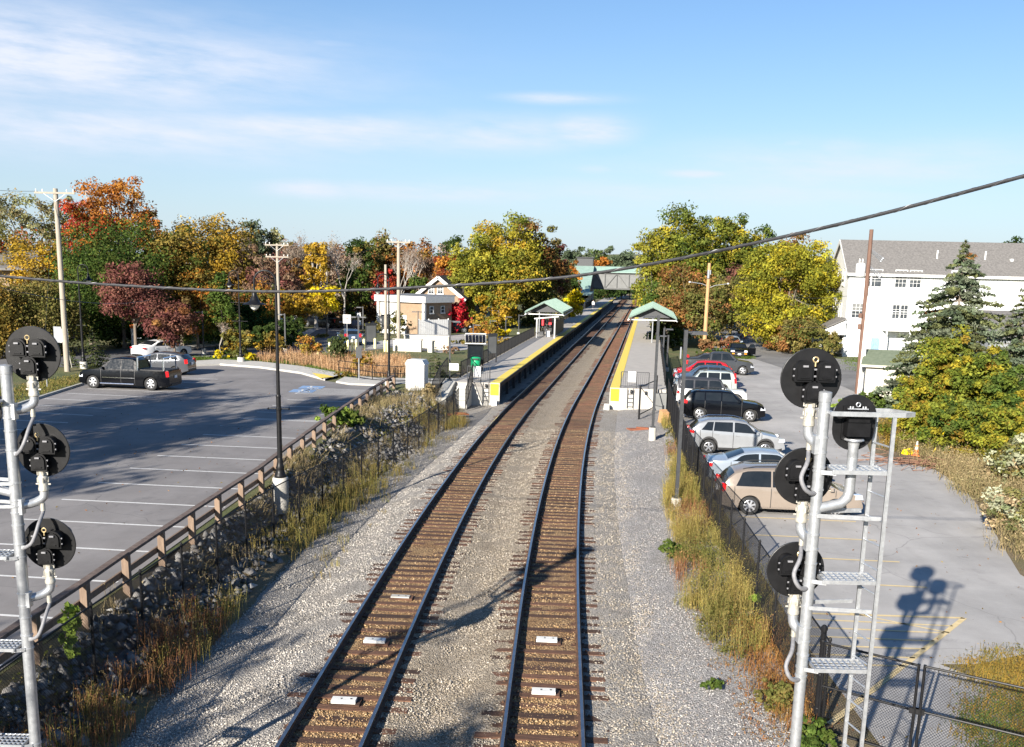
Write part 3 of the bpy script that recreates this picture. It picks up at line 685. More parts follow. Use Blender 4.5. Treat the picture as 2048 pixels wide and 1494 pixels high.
# gate at the right platform end
t=thing('platform_gate','black wire gate standing at the end of the right platform','gate',T(65,3.9,-.1))
for d,s,h in ((3.55,62.2,2.1),(4.6,66.6,2.3)):
    mb=MB();p=T(s,d,-.15);mb.cyl(p,p+Vector((0,0,h)),.06,n=8);mb.build('post',MT['black_metal'],t,world=True)
mb=MB();a,b=T(62.2,3.55),T(66.6,4.6)
for z in (.15,1.85):mb.bar((a.x,a.y,z),(b.x,b.y,z),.05,.05)
mb.bar((a.x,a.y,1.85),(b.x,b.y,.15),.03,.03);mb.build('frame',MT['black_metal'],t,world=True)
mb=MB();mb.box(T(67.0-.4,4.9,.45),(.75,.5,1.1),-phi(66));o=mb.build('graffiti_box',MT['mesh_grey']);tag(o,'pale grey box beside the right platform end gate','box')
# ---------------------------------------------------------------- shelters
def shelter(s0,s1,dc,hw,label,rise=1.25,zeave=3.75):
    t=thing('platform_shelter',label,'shelter',T(s0,dc,1.2),0,'green roofed platform shelters')
    ze,zr=zeave,zeave+rise;e=.12
    mb=MB()
    for sg in (-1,1):
        q=[T(s0,dc+sg*hw,ze),T(s1,dc+sg*hw,ze),T(s1,dc,zr),T(s0,dc,zr)]
        mb.prism(q,(0,0,0),(0,0,e))
        n=int((s1-s0)/.6)
        for k in range(n+1):
            s=s0+(s1-s0)*k/n;mb.bar(T(s,dc+sg*hw,ze+e+.02),T(s,dc,zr+e+.02),.05,.05)
    mb.build('roof',MT['green_roof'],t,world=True)
    for s in (s0+.9,s1-.9):
        mb=MB();mb.prism([T(s,dc-hw*.9,ze+.02),T(s,dc+hw*.9,ze+.02),T(s,dc,zr-.1)],(0,-.04,0),(0,.04,0));mb.build('gable',MT['dark_grey_paint'],t,world=True)  # dark colour stands in for the shade inside an open gable
    mb=MB()
    for sg in (-1,1):mb.bar(T(s0,dc+sg*hw,ze),T(s1,dc+sg*hw,ze),.14,.16)
    for s in (s0+.1,s1-.1):
        for sg in (-1,1):mb.bar(T(s,dc+sg*hw,ze+.02),T(s,dc,zr+.02),.06,.16)
    mb.build('fascia',MT['green_roof'],t,world=True)
    mb=MB()
    for sg in (-1,1):mb.bar(T(s0+.5,dc+sg*hw*1.04,ze-.28),T(s1-.5,dc+sg*hw*1.04,ze-.2),.12,.1)
    mb.bar(T(s0+.6,dc-hw*1.04,ze-.22),T(s0+.6,dc+hw*1.04,ze-.22),.1,.1);mb.build('gutter_frame',MT['white_paint'],t,world=True)
    for s in np.linspace(s0+.8,s1-.8,4):
        for sg in (-.3,):
            mb=MB();p=T(s,dc+.05+(sg*hw if dc<0 else 0),1.2);mb.cyl(p,p+Vector((0,0,ze-1.2)),.07);mb.build('post',MT['grey_paint'],t,world=True)
    mb=MB();a,b=T(s0+.8,dc+hw*.55),T(s1-.8,dc+hw*.55);mb.bar((a.x,a.y,2.1),(b.x,b.y,2.1),.05,1.6);mb.build('wind_screen',MT['dark_grey_paint'],t,world=True)
    return t
shelter(115,129,-7.75,2.1,'green roofed shelter on the left platform in front of the big yellow tree',rise=1.1,zeave=3.95)
shelter(111,128,4.3,2.5,'green roofed shelter on the right platform above the light poles',rise=1.15,zeave=3.85)
shelter(205,226,4.0,2.0,'small far shelter roof at the far end of the right platform')
# canopy frame in front of left shelter (white portal)
t=thing('portal_frame','white steel portal frame in front of the left shelter','frame',T(114,-8.4,1.2))
for d in (-8.4,-6.4):
    mb=MB();p=T(114,d,1.2);mb.cyl(p,p+Vector((0,0,2.2)),.08);mb.build('post',MT['white_paint'],t,world=True)
mb=MB();mb.bar(T(114,-8.7,3.3),T(114,-6.0,3.6),.1,.12);mb.build('beam',MT['white_paint'],t,world=True)
# banner signs hanging
for s,d,l in ((117,-8.0,'red banner hanging under the left shelter, nearer one'),(119,-7.4,'red banner hanging under the left shelter, farther one')):
    t=thing('hanging_banner',l,'banner',T(s,d,3.2),-phi(s));mb=MB();mb.box((0,0,-.4),(.35,.02,.8));mb.build('cloth',MT['red_bin'],t)
    mb=MB();mb.bar((-.2,0,.02),(.2,0,.02),.03,.03);mb.build('hanger',MT['black_metal'],t)
# solar ticket/bin kiosk: green bin with solar panel
p=G(950,742,1.2);t=thing('solar_panel_board','dark glazed notice case topped by a tilted solar panel on the left platform','notice case',p)
for a in (-.55,.55):
    mb=MB();mb.cyl((a,.35,0),(a,.35,2.2),.045);mb.build('post',MT['black_metal'],t)
mb=MB();mb.box((0,.35,1.25),(1.06,.08,1.5));mb.build('case',MT['glass'],t)
mb=MB();mb.box((0,.2,2.35),(1.5,.06,.85),rx=.9);mb.build('solar_panel',MT['solar'],t)
mb=MB()
for q in ((0,.2-.28,2.35-.34,1.54,.05),(0,.2+.27,2.35+.34,1.54,.05)):mb.box(q[:3],(q[3],q[4],.06),rx=.9)
for a in (-.76,.76):mb.box((a,.2,2.35),(.05,.07,.9),rx=.9)
for a in (-.5,-.25,0,.25,.5):mb.box((a,.175,2.33),(.02,.06,.84),rx=.9)
mb.build('panel_frame',MT['wall_board'],t)
p=p+Vector((.05,-.45,0));t=thing('litter_bin','bright green litter bin at the near end of the left platform','bin',p)
mb=MB();mb.lathe((0,0,0),[(.27,0),(.31,.05),(.36,.8),(.34,.84)],18);mb.build('body',MT['green_bin'],t,True)
mb=MB();mb.lathe((0,0,.84),[(.37,0),(.38,.18),(.36,.2),(.2,.24)],18);mb.build('lid',MT['green_bin'],t,True)
mb=MB();mb.box((0,-.36,.94),(.4,.06,.12));mb.build('slot',MT['car_trim'],t)
# other platform furniture
def mapcase(s,d,z,label,h=2.1,w=.9,mt='dark_grey_paint'):
    t=thing('map_case',label,'notice case',T(s,d,z),-phi(s)+.9,'map cases at the station')
    for a in (-w/2,w/2):
        mb=MB();mb.box((a,0,h/2),(.07,.07,h));mb.build('post',MT[mt],t)
    mb=MB();mb.box((0,0,h*.62),(w-.08,.06,h*.6));mb.build('panel',MT['mesh_grey'],t)
    mb=MB();mb.box((0,0,h-.08),(w+.08,.14,.2));mb.build('header',MT[mt],t)
mapcase(82,-8.5,1.2,'tall grey map case against the railing of the left platform',2.3)
p=G(742,694,ZL);t=mapcase(*inv(p),ZL,'dark framed map case beside the forecourt bollards',2.3,1.2)
p=G(772,672,ZL);mapcase(*inv(p),ZL,'grey and red map case beside the brown building door',2.4,1.2)
t=thing('orange_sign','orange station sign on posts behind the left shelter','sign',T(138,-8.6,1.2),-phi(120))
mb=MB()
for a in (-.6,.6):mb.cyl((a,0,0),(a,0,1.9),.05)
mb.build('post',MT['dark_grey_paint'],t);mb=MB();mb.box((0,0,2.15),(1.7,.08,.5));mb.build('panel',MT['cone_orange'],t)
def bench(s,d,label):
    t=thing('platform_bench',label,'bench',T(s,d,1.2),-phi(s),'benches under the shelters')
    mb=MB();mb.box((0,0,.45),(.45,1.6,.05));mb.build('seat',MT['dark_grey_paint'],t)
    mb=MB();mb.box((-.22,0,.72),(.04,1.6,.4));mb.build('backrest',MT['dark_grey_paint'],t)
    for a in (-.65,.65):
        mb=MB();mb.box((0,a,.215),(.4,.06,.43));mb.build('leg',MT['dark_grey_paint'],t)
bench(119,-8.3,'dark bench under the left platform shelter')
bench(117,5.0,'dark bench under the right platform shelter')
mb=MB();p=T(120,-7.2,1.2);mb.box(p+Vector((0,0,.62)),(1.0,.9,1.24));mb.box(p+Vector((0,0,1.29)),(1.1,1.0,.1));one(mb,'ticket_machine',MT['dark_grey_paint'],'dark box beside the far post of the left shelter','box',p)
mb=MB();p=T(116.6,-7.4,1.2);mb.box(p+Vector((0,0,.3)),(.5,.4,.6),taper=.8);mb.box(p+Vector((0,0,.63)),(.52,.42,.06));one(mb,'salt_bin',MT['white_paint'],'small white bin on the floor under the left shelter','bin',p)
# ---------------------------------------------------------------- footbridge with stair tower
SB=238.;kb=thing('footbridge','grey truss footbridge with green roof crossing high over both tracks','footbridge',T(SB,-3,0))
zb,zt=4.75,8.25;dA,dB=-9.2,10
for e in (0,3.2):
    mb=MB()
    for z in (zb,zt):mb.bar(T(SB+e,dA,z),T(SB+e,dB,z),.3,.34)
    n=7
    for k in range(n+1):
        d=dA+(dB-dA)*k/n;mb.bar(T(SB+e,d,zb),T(SB+e,d,zt),.16,.16)
        if k<n:
            d2=dA+(dB-dA)*(k+1)/n
            a,b=((d,zb),(d2,zt)) if k%2 else ((d,zt),(d2,zb));mb.bar(T(SB+e,*a),T(SB+e,*b),.16,.16)
    mb.build('truss',MT['steel_truss'],kb,world=True)
    mb=MB();q=T(SB+e+.12,dA,zb),T(SB+e+.12,dB,zb);mb.prism([q[0],q[1],Vector((q[1].x,q[1].y,zt)),Vector((q[0].x,q[0].y,zt))],(0,-.02,0),(0,.02,0));mb.build('mesh_screen',MT['mesh_grey'],kb,world=True)
mb=MB();q=[T(SB+.2,dA,zb),T(SB+.2,dB,zb),T(SB+3,dB,zb),T(SB+3,dA,zb)];mb.prism(q,(0,0,-.1),(0,0,.05));mb.build('deck',MT['concrete'],kb,world=True)
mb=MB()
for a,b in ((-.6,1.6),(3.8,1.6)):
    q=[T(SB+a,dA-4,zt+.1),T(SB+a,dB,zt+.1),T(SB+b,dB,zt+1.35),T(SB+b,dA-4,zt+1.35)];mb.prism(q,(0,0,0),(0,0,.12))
mb.build('roof',MT['green_roof_shade_lift'],kb,world=True)
def stair_tower(dc,label):
    t=thing('stair_tower',label,'stair tower',T(SB,dc,0),0,'stair towers of the footbridge')
    mb=MB();q=[T(SB-1,dc-2,0),T(SB-1,dc+2,0),T(SB+5,dc+2,0),T(SB+5,dc-2,0)];mb.prism(q,(0,0,0),(0,0,8.4));mb.build('wall',MT['mesh_grey'],t,world=True)
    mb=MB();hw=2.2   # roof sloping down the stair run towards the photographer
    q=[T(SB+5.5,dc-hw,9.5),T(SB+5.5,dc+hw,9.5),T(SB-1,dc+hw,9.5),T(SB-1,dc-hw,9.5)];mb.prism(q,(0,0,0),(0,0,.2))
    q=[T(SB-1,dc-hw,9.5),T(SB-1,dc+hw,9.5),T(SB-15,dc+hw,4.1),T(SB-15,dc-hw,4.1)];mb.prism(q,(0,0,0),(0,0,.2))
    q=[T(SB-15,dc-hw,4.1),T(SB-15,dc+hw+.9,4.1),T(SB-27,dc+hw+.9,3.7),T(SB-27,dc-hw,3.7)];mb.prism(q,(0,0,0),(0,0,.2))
    mb.build('roof',MT['green_roof_shade_lift'],t,world=True)
    mb=MB();q=[T(SB-1,dc-1.9,0),T(SB-1,dc+1.9,0),T(SB-1,dc+1.9,9.4),T(SB-1,dc-1.9,9.4)]
    for sg in (-1.9,1.9):
        mb.add([T(SB-1,dc+sg,1.2),T(SB-14.5,dc+sg,1.2),T(SB-14.5,dc+sg,4.1),T(SB-1,dc+sg,9.4)],[(0,1,2,3)])
    mb.build('side_screen',MT['dark_grey_paint'],t,world=True)
    mb=MB();mb.box(T(SB+2,dc,10.5),(3.6,3.6,2.0),-phi(SB));mb.build('lift_cap',MT['dark_grey_paint'],t,world=True)
    mb=MB();mb.box(T(SB+2,dc,11.6),(4.2,4.2,.22),-phi(SB));mb.build('cap_roof',MT['roof_dark'],t,world=True)
    for s in (SB-26,SB-21,SB-16):
        mb=MB();p=T(s,dc+1.9,.4);mb.cyl(p,p+Vector((0,0,2.6)),.09);mb.build('post',MT['white_paint'],t,world=True)
stair_tower(-11.2,'green roofed stair tower of the footbridge with a dark cap, left of the tracks')
stair_tower(8.5,'green roofed stair tower of the footbridge half hidden by trees, right of the tracks')
# ================================================================= FENCES
def chain_mesh(mb,a,b,h,sp=.075,r=.0022,z0=.05):
    """woven diagonals between two post feet"""
    a=Vector(a);b=Vector(b);L=(b-a).length;u=(b-a)/L;n=int((L+h)/sp)
    for k in range(1,n):
        x0=k*sp
        for sg in (1,-1):
            # line x = x0 - t (sg=1) rising t from 0..h
            if sg==1:
                t0=max(0,x0-L);t1=min(h,x0)
                p=(x0-t0,t0);q=(x0-t1,t1)
            else:
                t0=max(0,x0-L);t1=min(h,x0);p=(L-x0+t0,t0);q=(L-x0+t1,t1)
            if t1-t0<.02:continue
            P=a+u*p[0]+Vector((0,0,z0+p[1]));Q=a+u*q[0]+Vector((0,0,z0+q[1]))
            ax=(Q-P).normalized();s1=Vector((0,0,1)).cross(u)*r;s2=ax.cross(s1).normalized()*r
            s1=s1*1.0
            n0=len(mb.v);mb.v+=[tuple(P+s1),tuple(P-s1*.5+s2),tuple(P-s1*.5-s2),tuple(Q+s1),tuple(Q-s1*.5+s2),tuple(Q-s1*.5-s2)]
            mb.f+=[(n0,n0+1,n0+4,n0+3),(n0+1,n0+2,n0+5,n0+4),(n0+2,n0,n0+3,n0+5)];mb.mi+=[0]*3
def chain_fence(label,pts,h,r=.03,sp=.075,wr=.0022):
    P=[Vector(p) for p in pts];t=thing('chain_link_fence',label,'fence',P[0],0,'black chain link fences')
    for p in P:
        mb=MB();mb.cyl(p-Vector((0,0,.2)),p+Vector((0,0,h+.05)),r,n=8);mb.lathe(p+Vector((0,0,h+.05)),[(r*1.25,-.03),(r*1.2,0),(r*.6,.035),(0,.045)],8);mb.build('fence_post',MT['black_metal'],t,world=True)
    mb=MB()
    for a,b in zip(P,P[1:]):mb.cyl(a+Vector((0,0,h)),b+Vector((0,0,h)),.02,n=6)
    mb.build('top_rail',MT['black_metal'],t,world=True)
    mb=MB()
    for a,b in zip(P,P[1:]):chain_mesh(mb,a,b,h-.08,sp,wr)
    mb.build('wire_mesh',MT['black_metal'],t,world=True,recalc=False)
    return t
def dl(s):return float(np.interp(s,[12,20,30,48,58,64],[-9.3,-9.2,-9.0,-7.6,-7.3,-7.6]))
chain_fence('black chain link fence at the foot of the left embankment',[T(s,dl(s),gz_left(s,dl(s))) for s in np.arange(12.2,63,2.35)],1.75,wr=.003)
chain_fence('black chain link fence between the gravel and the parked cars',[T(s,5.36,-.02) for s in np.arange(18.6,67,2.4)],1.9,wr=.0032)
# double gate
g0,g1,g2,g3=G(1651,1286,1.9),G(1838,1331,1.9),G(1850,1333,1.9),G(2048,1376,1.9)
g0,g1,g2,g3=[Vector((p.x,p.y,.12)) for p in (g0,g1,g2,g3)]
def leaf(a,b,label):
    t=thing('chain_link_gate',label,'gate',a,0,'two leaves of the black chain link gate');h=1.78
    mb=MB()
    for p in (a,b):mb.cyl(p+Vector((0,0,.02)),p+Vector((0,0,h+.03)),.027,n=8)
    for z in (.05,h*.52,h):mb.cyl(a+Vector((0,0,z)),b+Vector((0,0,z)),.024,n=8)
    mb.build('frame',MT['black_paint'],t,world=True)
    mb=MB();chain_mesh(mb,a,b,h-.08,.06,.0028);mb.build('wire_mesh',MT['black_metal'],t,world=True,recalc=False)
    mb=MB();e=b if label.startswith('left') else a;mb.box(e+Vector((0,0,.92)),(.16,.07,.1),-.5);mb.cyl(e+Vector((0,-.05,.5)),e+Vector((0,-.05,1.0)),.012);mb.build('latch',MT['black_metal'],t,world=True)
leaf(g0,g1,'left leaf of the black chain link gate below the signal mast')
leaf(g2,g3+(g3-g2)*.15,'right leaf of the black chain link gate reaching the photo edge')
mb=MB();p=G(1632,1440,.05);mb.cyl((p.x,p.y,-.2),(p.x,p.y,1.98),.055,n=12);mb.lathe((p.x,p.y,1.98),[(.07,-.05),(.07,0),(.03,.05),(0,.06)],12)
for z in (.3,1.0,1.7):mb.lathe((p.x,p.y,z),[(.066,-.03),(.07,-.02),(.07,.02),(.066,.03)],12)
one(mb,'gate_post',MT['black_paint'],'thick black gate post with cap where fence and gate meet','post',p)
# wooden guard rail
t=thing('wooden_guard_rail','weathered timber guard rail along the edge of the left car park','guard rail',T(14,-10.1,ZL))
GS=list(np.arange(12.2,66.2,2.2))
for s in GS:
    mb=MB();p=T(s,gd(s),ZL-.35);mb.box(p+Vector((0,0,.6)),(.165,.165,1.2),-phi(s)+random.gauss(0,.06),rx=random.gauss(0,.02));mb.build('post',MT['rail_wood_post'],t,world=True)
for k,(a,b) in enumerate(zip(GS,GS[1:])):
    mb=MB();mb.bar(T(a-.02,gd(a),ZL+.87),T(b-.02,gd(b),ZL+.87+random.gauss(0,.012)),.17,.075);mb.build('top_rail',MT['rail_wood_top'],t,world=True)
    mb=MB();mb.bar(T(a,gd(a)-.13,ZL+.36),T(b,gd(b)-.13,ZL+.36),.05,.16);mb.build('lower_rail',MT['rail_wood_post'],t,world=True)
# black pipe rail by the ramp
rail_panel('pipe_railing','black pipe railing along the footpath in front of the reeds','railing',[G(x,y,ZL) for x,y in ((678,752),(715,757),(745,762),(790,765),(860,764),(925,762))],1.1,picket=0,rails=(1.0,.55,.1),mt='black_metal')
# ================================================================= SIGNAL MASTS
def arch_outline(w,h,n=8):
    P=[(-w/2,-h/2),(w/2,-h/2),(w/2,h/2-w/2)]
    P+=[(w/2*math.cos(t),h/2-w/2+w/2*math.sin(t)) for t in np.linspace(0,PI,n)][1:]
    return P
def signal_head(root,c,r):
    """round background seen from behind (camera side is -Y)"""
    c=Vector(c)
    mb=MB();mb.lathe(c,[(r*.98,-.008),(r,-.004),(r,.012),(r*.99,.015)],40,'Y');disc=mb.build('background_disc',MT['disc_black'],root,False,world=True)
    cc=c-root.location
    for dx,dz in ((-.128,.1),(.128,.1),(0,-.14)):
        mb=MB();mb.prism([(cc.x+dx+a,cc.y,cc.z+dz+b) for a,b in arch_outline(.205,.235)],(0,-.13,0),(0,-.006,0))
        mb.prism([(cc.x+dx+a,cc.y,cc.z+dz+b) for a,b in arch_outline(.225,.255)],(0,-.165,0),(0,-.13,0))
        mb.prism([(cc.x+dx+a*.86,cc.y,cc.z+dz+b*.86) for a,b in arch_outline(.205,.235)],(0,-.19,0),(0,-.165,0))
        h=mb.build('lamp_housing',MT['signal_black'],disc,True,angle=35)
        mb=MB();mb.box((cc.x+dx,cc.y-.2,cc.z+dz+.06),(.06,.03,.022));mb.build('latch',MT['hose'],disc);mb=MB();mb.box((cc.x+dx,cc.y-.196,cc.z+dz-.075),(.1,.02,.012));mb.build('hinge',MT['signal_black'],disc)
        for sx in (-1,1):
            for zz in (-.06,.02):mb=MB();mb.cyl((cc.x+dx+sx*.1,cc.y-.15,cc.z+dz+zz),(cc.x+dx+sx*.128,cc.y-.15,cc.z+dz+zz),.012,n=6);mb.build('bolt',MT['hose'],disc)
        mb=MB();n=10   # visor on the far side
        V=[];
        for q,y in ((.1,.015),(.1,.26)):
            for t in np.linspace(-.5,PI+.5,n):V.append((cc.x+dx+q*math.cos(t),cc.y+y,cc.z+dz+q*math.sin(t)))
        mb.add(V,[(i,i+1,n+i+1,n+i) for i in range(n-1)]);mb.build('visor',MT['disc_black'],disc)
    mb=MB();ez=cc.z+.235
    mb.tube([(cc.x+.03*math.cos(t),cc.y-.14,ez+.03*math.sin(t)) for t in np.linspace(0,2*PI,15)],.0085,6);mb.cyl((cc.x,cc.y-.14,ez-.03),(cc.x,cc.y-.14,ez-.08),.01)
    mb.build('eye_bolt',MT['brass'],disc)
    mb=MB();b=cc+Vector((0,-.06,-r*.84))   # white cast bracket with bolts
    mb.lathe(b,[(.075,.06),(.055,.03),(.05,-.02),(.07,-.05),(.075,-.07),(.066,-.1),(.066,-.2),(.072,-.21),(.072,-.25),(.06,-.26)],14)
    for k in range(5):
        a=k*1.26;mb.cyl(b+Vector((.07*math.cos(a),.07*math.sin(a),-.06)),b+Vector((.07*math.cos(a),.07*math.sin(a),-.13)),.013,n=6)
        mb.box(b+Vector((.062*math.cos(a),.062*math.sin(a),.0)),(.03,.03,.05),a)
    for sx in (-1,1):mb.cyl(b+Vector((sx*.07,-.0,-.16)),b+Vector((sx*.105,-.0,-.16)),.012,n=6)
    mb.build('cast_bracket',MT['cast_alu'],disc,True)
    for dx in (-.06,.06):
        mb=MB();mb.box(cc+Vector((dx,-.06,-.01)),(.05,.05,.03),.5);mb.build('bracket_tip',MT['cast_alu'],disc)
    return b+root.location
def clamp(mb,x,y,z,r,dirn=None):
    mb.lathe((x,y,z),[(r*1.02,-.012),(r*1.12,-.01),(r*1.12,.01),(r*1.02,.012)],14)
def grating(mb,x0,x1,y0,y1,z,pattern=True):
    for y in (y0,y1):mb.b2((x0,y-.008,z-.035),(x1,y+.008,z+.015))
    for x in (x0,x1):mb.b2((x-.008,y0,z-.034),(x+.008,y1,z+.014))
    n=9
    for k in range(1,n):
        x=x0+(x1-x0)*k/n;mb.b2((x-.009,y0,z-.008),(x+.009,y1,z+.008))
    for k in (1,2,3):
        y=y0+(y1-y0)*k/4;mb.b2((x0,y-.009,z-.009),(x1,y+.009,z+.007))
def mast(label,X,Y,zt,heads,lx,gr,br,ely,topframe=None,dhead=None,R=.068):
    root=thing('signal_mast',label,'railway signal',(X,Y,-.1),0,'railway signal masts')
    mb=MB();mb.cyl((X,Y,-.1),(X,Y,zt-.06),R,n=20);mb.build('mast_pole',MT['galv'],root,True,world=True)
    mb=MB();mb.lathe((X,Y,zt),[(R*1.1,-.12),(R*1.13,-.1),(R*1.13,-.01),(R*.95,.0),(0,.012)],20);mb.build('pole_cap',MT['galv'],root,True,world=True)
    mb=MB();mb.box((X,Y,.02),(.5,.5,.24));mb.build('foot',MT['concrete'],root,world=True)
    for i,(hx,z,r) in enumerate(heads):
        b=signal_head(root,(hx,Y+.24,z),r)
        mb=MB();e=b+Vector((0,0,-.26));sg=1 if hx<X else -1
        pth=[e+Vector((0,0,.02)),e+Vector((0,0,-.05))]
        tgt=Vector((X,Y+.02,e.z-.19-ely))
        for t in np.linspace(0,1,7)[1:]:
            q=e+Vector((0,0,-.05))
            pth.append(Vector((q.x+(tgt.x-q.x)*(1-math.cos(t*PI/2)),q.y+(tgt.y-q.y)*(1-math.cos(t*PI/2)),q.z+(tgt.z-q.z)*math.sin(t*PI/2))))
        mb.tube(pth,.06,14);mb.build('elbow_pipe',MT['galv'],root,True,world=True)
        mb=MB()
        for zz in (.09,-.09):clamp(mb,X,Y,tgt.z+zz,R)
        mb.box((X-sg*R*.9,Y,tgt.z),(.06,.12,.22));mb.build('clamp',MT['galv'],root,True,world=True)
        # hose from the elbow down to the pole
        mb=MB();a=Vector((e.x+sg*.02,e.y-.03,tgt.z-.03));zl=tgt.z-.52
        P=[a+Vector((0,0,0)),a+Vector((-sg*.0,0,-.08)),Vector((a.x-sg*.06,Y-.04,a.z-.18)),Vector((a.x-sg*.14,Y-.12,a.z-.34)),Vector((a.x-sg*.1,Y-.15,a.z-.47)),Vector((X-sg*.1,Y-.1,zl-.05)),Vector((X-sg*.02,Y-.03,zl-.06))]
        if sg<0:P=[a,a+Vector((0,0,-.08)),Vector((a.x+.01,Y-.02,a.z-.2)),Vector((a.x-.02,Y-.1,a.z-.36)),Vector((a.x-.09,Y-.1,zl)),Vector((X+.07,Y-.04,zl-.08)),Vector((X+.02,Y,zl-.1))]
        Q=[]
        for k in range(len(P)-1):
            p0,p1,p2,p3=P[max(k-1,0)],P[k],P[k+1],P[min(k+2,len(P)-1)]
            for t in np.linspace(0,1,5)[:-1]:
                Q.append(.5*((2*p1)+(p2-p0)*t+(2*p0-5*p1+4*p2-p3)*t*t+(3*p1-p0-3*p2+p3)*t**3))
        Q.append(P[-1]);mb.tube(Q,.026,10);mb.build('cable_hose',MT['hose'],root,True,world=True)
        mb=MB();mb.cyl(a+Vector((0,0,.05)),a+Vector((0,0,-.06)),.034,n=10);mb.build('hose_fitting',MT['cast_alu'],root,True,world=True)
        mb=MB();clamp(mb,X,Y,zl-.02,R);clamp(mb,X,Y,zl+.25,R);mb.box((X-sg*.08,Y-.05,zl-.06),(.06,.03,.05));mb.build('band',MT['galv'],root,True,world=True)
    # ladder
    sx=1 if lx>X else -1
    A_,B_=Vector((lx-sx*.04,Y+.2,0)),Vector((lx+sx*.04,Y-.18,0))
    lt=zt-.26 if topframe else zt-.3
    mb=MB()
    for q in (A_,B_):mb.bar((q.x,q.y,.1),(q.x,q.y,lt),.012,.05,up=(1,0,0));mb.bar((q.x-.02,q.y,.1),(q.x-.02,q.y,lt),.03,.01,up=(1,0,0))
    mb.build('ladder_stile',MT['galv'],root,world=True)
    mb=MB();z=.4
    while z<lt-.1:mb=MB();mb.cyl((A_.x,A_.y,z),(B_.x,B_.y,z),.011,n=6);z+=.3;mb.build('ladder_rung',MT['galv'],root,world=True)
    for z in gr:
        mb=MB();a,b=sorted((X+sx*.12,lx+sx*.03));grating(mb,a,b,Y-.17,Y+.19,z)
        mb.bar((X,Y-.09,z-.03),(X+sx*.16,Y-.16,z-.03),.012,.05);mb.bar((X,Y+.09,z-.03),(X+sx*.16,Y+.16,z-.03),.012,.05)
        mb.build('step_grating',MT['galv'],root,world=True)
        mb=MB();clamp(mb,X,Y,z-.03,R);mb.build('band',MT['galv'],root,True,world=True)
    for z in br:
        mb=MB();mb.bar((X,Y-.08,z),(lx,Y-.17,z),.012,.05);mb.bar((X+sx*.1,Y+.1,z+.02),(lx-sx*.12,Y+.18,z+.02),.012,.05);clamp(mb,X,Y,z,R);mb.build('ladder_bracket',MT['galv'],root,world=True)
    if topframe:
        z=topframe;mb=MB()
        mb.bar((X+sx*.03,Y+.19,z),(lx+sx*.1,Y+.19,z),.012,.055);mb.bar((X+sx*.03,Y-.19,z),(lx+sx*.16,Y-.19,z),.012,.055)
        mb.bar((lx+sx*.1,Y+.19,z),(lx+sx*.3,Y-.1,z),.012,.055);mb.bar((lx+sx*.16,Y-.19,z),(lx+sx*.3,Y-.1,z),.012,.055)
        mb.bar((X+sx*.05,Y+.2,z+.002),(X+sx*.05,Y-.2,z+.002),.05,.03)
        mb.build('top_frame',MT['galv'],root,world=True)
    if dhead:
        c=Vector((dhead[0],Y+.1,dhead[1]));w,h=.5,.67
        P=[(w/2*math.cos(t),(h-w)/2+w/2*math.sin(t)) for t in np.linspace(0,PI,14)]+[(w/2*math.cos(t),-(h-w)/2+w/2*math.sin(t)) for t in np.linspace(PI,2*PI,14)]
        mb=MB();mb.prism([(c.x+a,c.y,c.z+b) for a,b in P],(0,-.01,0),(0,.012,0));dk=mb.build('background_plate',MT['disc_black'],root,world=True)
        o=c-root.location;mb=MB()
        mb.box(o+Vector((0,-.1,.09)),(.25,.18,.13));mb.box(o+Vector((0,-.1,-.06)),(.27,.2,.16));mb.box(o+Vector((0,-.02,0)),(.3,.03,.4))
        mb.build('lamp_housing',MT['signal_black'],dk)
        mb=MB();mb.box(o+Vector((0,-.1,.175)),(.24,.03,.014))
        mb.tube([(o.x+.024*math.cos(t),o.y-.1,o.z+.225+.024*math.sin(t)) for t in np.linspace(0,2*PI,13)],.007,6)
        for a in (-.09,-.06,.06,.09):mb.cyl((o.x+a,o.y-.1,o.z+.175),(o.x+a,o.y-.1,o.z+.205),.01,n=6)
        mb.build('lifting_bar',MT['galv'],dk)
        mb=MB()
        for z_ in (.13,-.14):
            mb.lathe(o+Vector((0,.02,z_)),[(.09,0),(.1,.1),(.1,.24)],14,'Y')
        mb.build('visor',MT['disc_black'],dk)
        mb=MB();mb.lathe(o+Vector((0,-.06,-.2)),[(.11,.02),(.12,0),(.07,-.03),(.06,-.1),(.065,-.2),(.05,-.22)],12);mb.build('cast_bracket',MT['galv'],dk,True)
        mb=MB();zb=dhead[2];q=Vector((c.x,c.y-.06,0));mb.tube([(q.x,q.y,c.z-.38),(q.x,q.y,zb+.12),(q.x-sx*.02,q.y,zb+.04),(q.x-sx*.1,q.y-.02,zb-.03),(X,Y,zb-.09)],.062,14)
        mb.build('side_pipe',MT['galv'],root,True,world=True)
    return root
MX,MY=3.64,11.95
def zz(x,y,Y=11.95):return A(x,y,Y).z
hd=[(A(1622,755,MY+.24).x,zz(1622,757,MY+.24),.362),(A(1607,952,MY+.24).x,zz(1607,953,MY+.24),.355),(A(1591,1137,MY+.24).x,zz(1591,1139,MY+.24),.355)]
mast('right silver signal mast with three black disc heads, a side head and a ladder',MX,MY,zz(1652,783),hd,A(1745,1100,11.95).x,[zz(1700,938),zz(1680,1155),zz(1665,1330)],[zz(1690,1030),zz(1665,1213)],.0,
     topframe=zz(1700,824),dhead=(A(1708,845,MY+.1).x,zz(1708,845,MY+.1),zz(1695,1000,MY+.1)))
LY=14.0;LX=A(41,1110,LY).x
hd=[(A(66,707,LY+.24).x,zz(66,708,LY+.24),.385),(A(86,900,LY+.24).x,zz(86,900,LY+.24),.38),(A(99,1087,LY+.24).x,zz(99,1087,LY+.24),.38)]
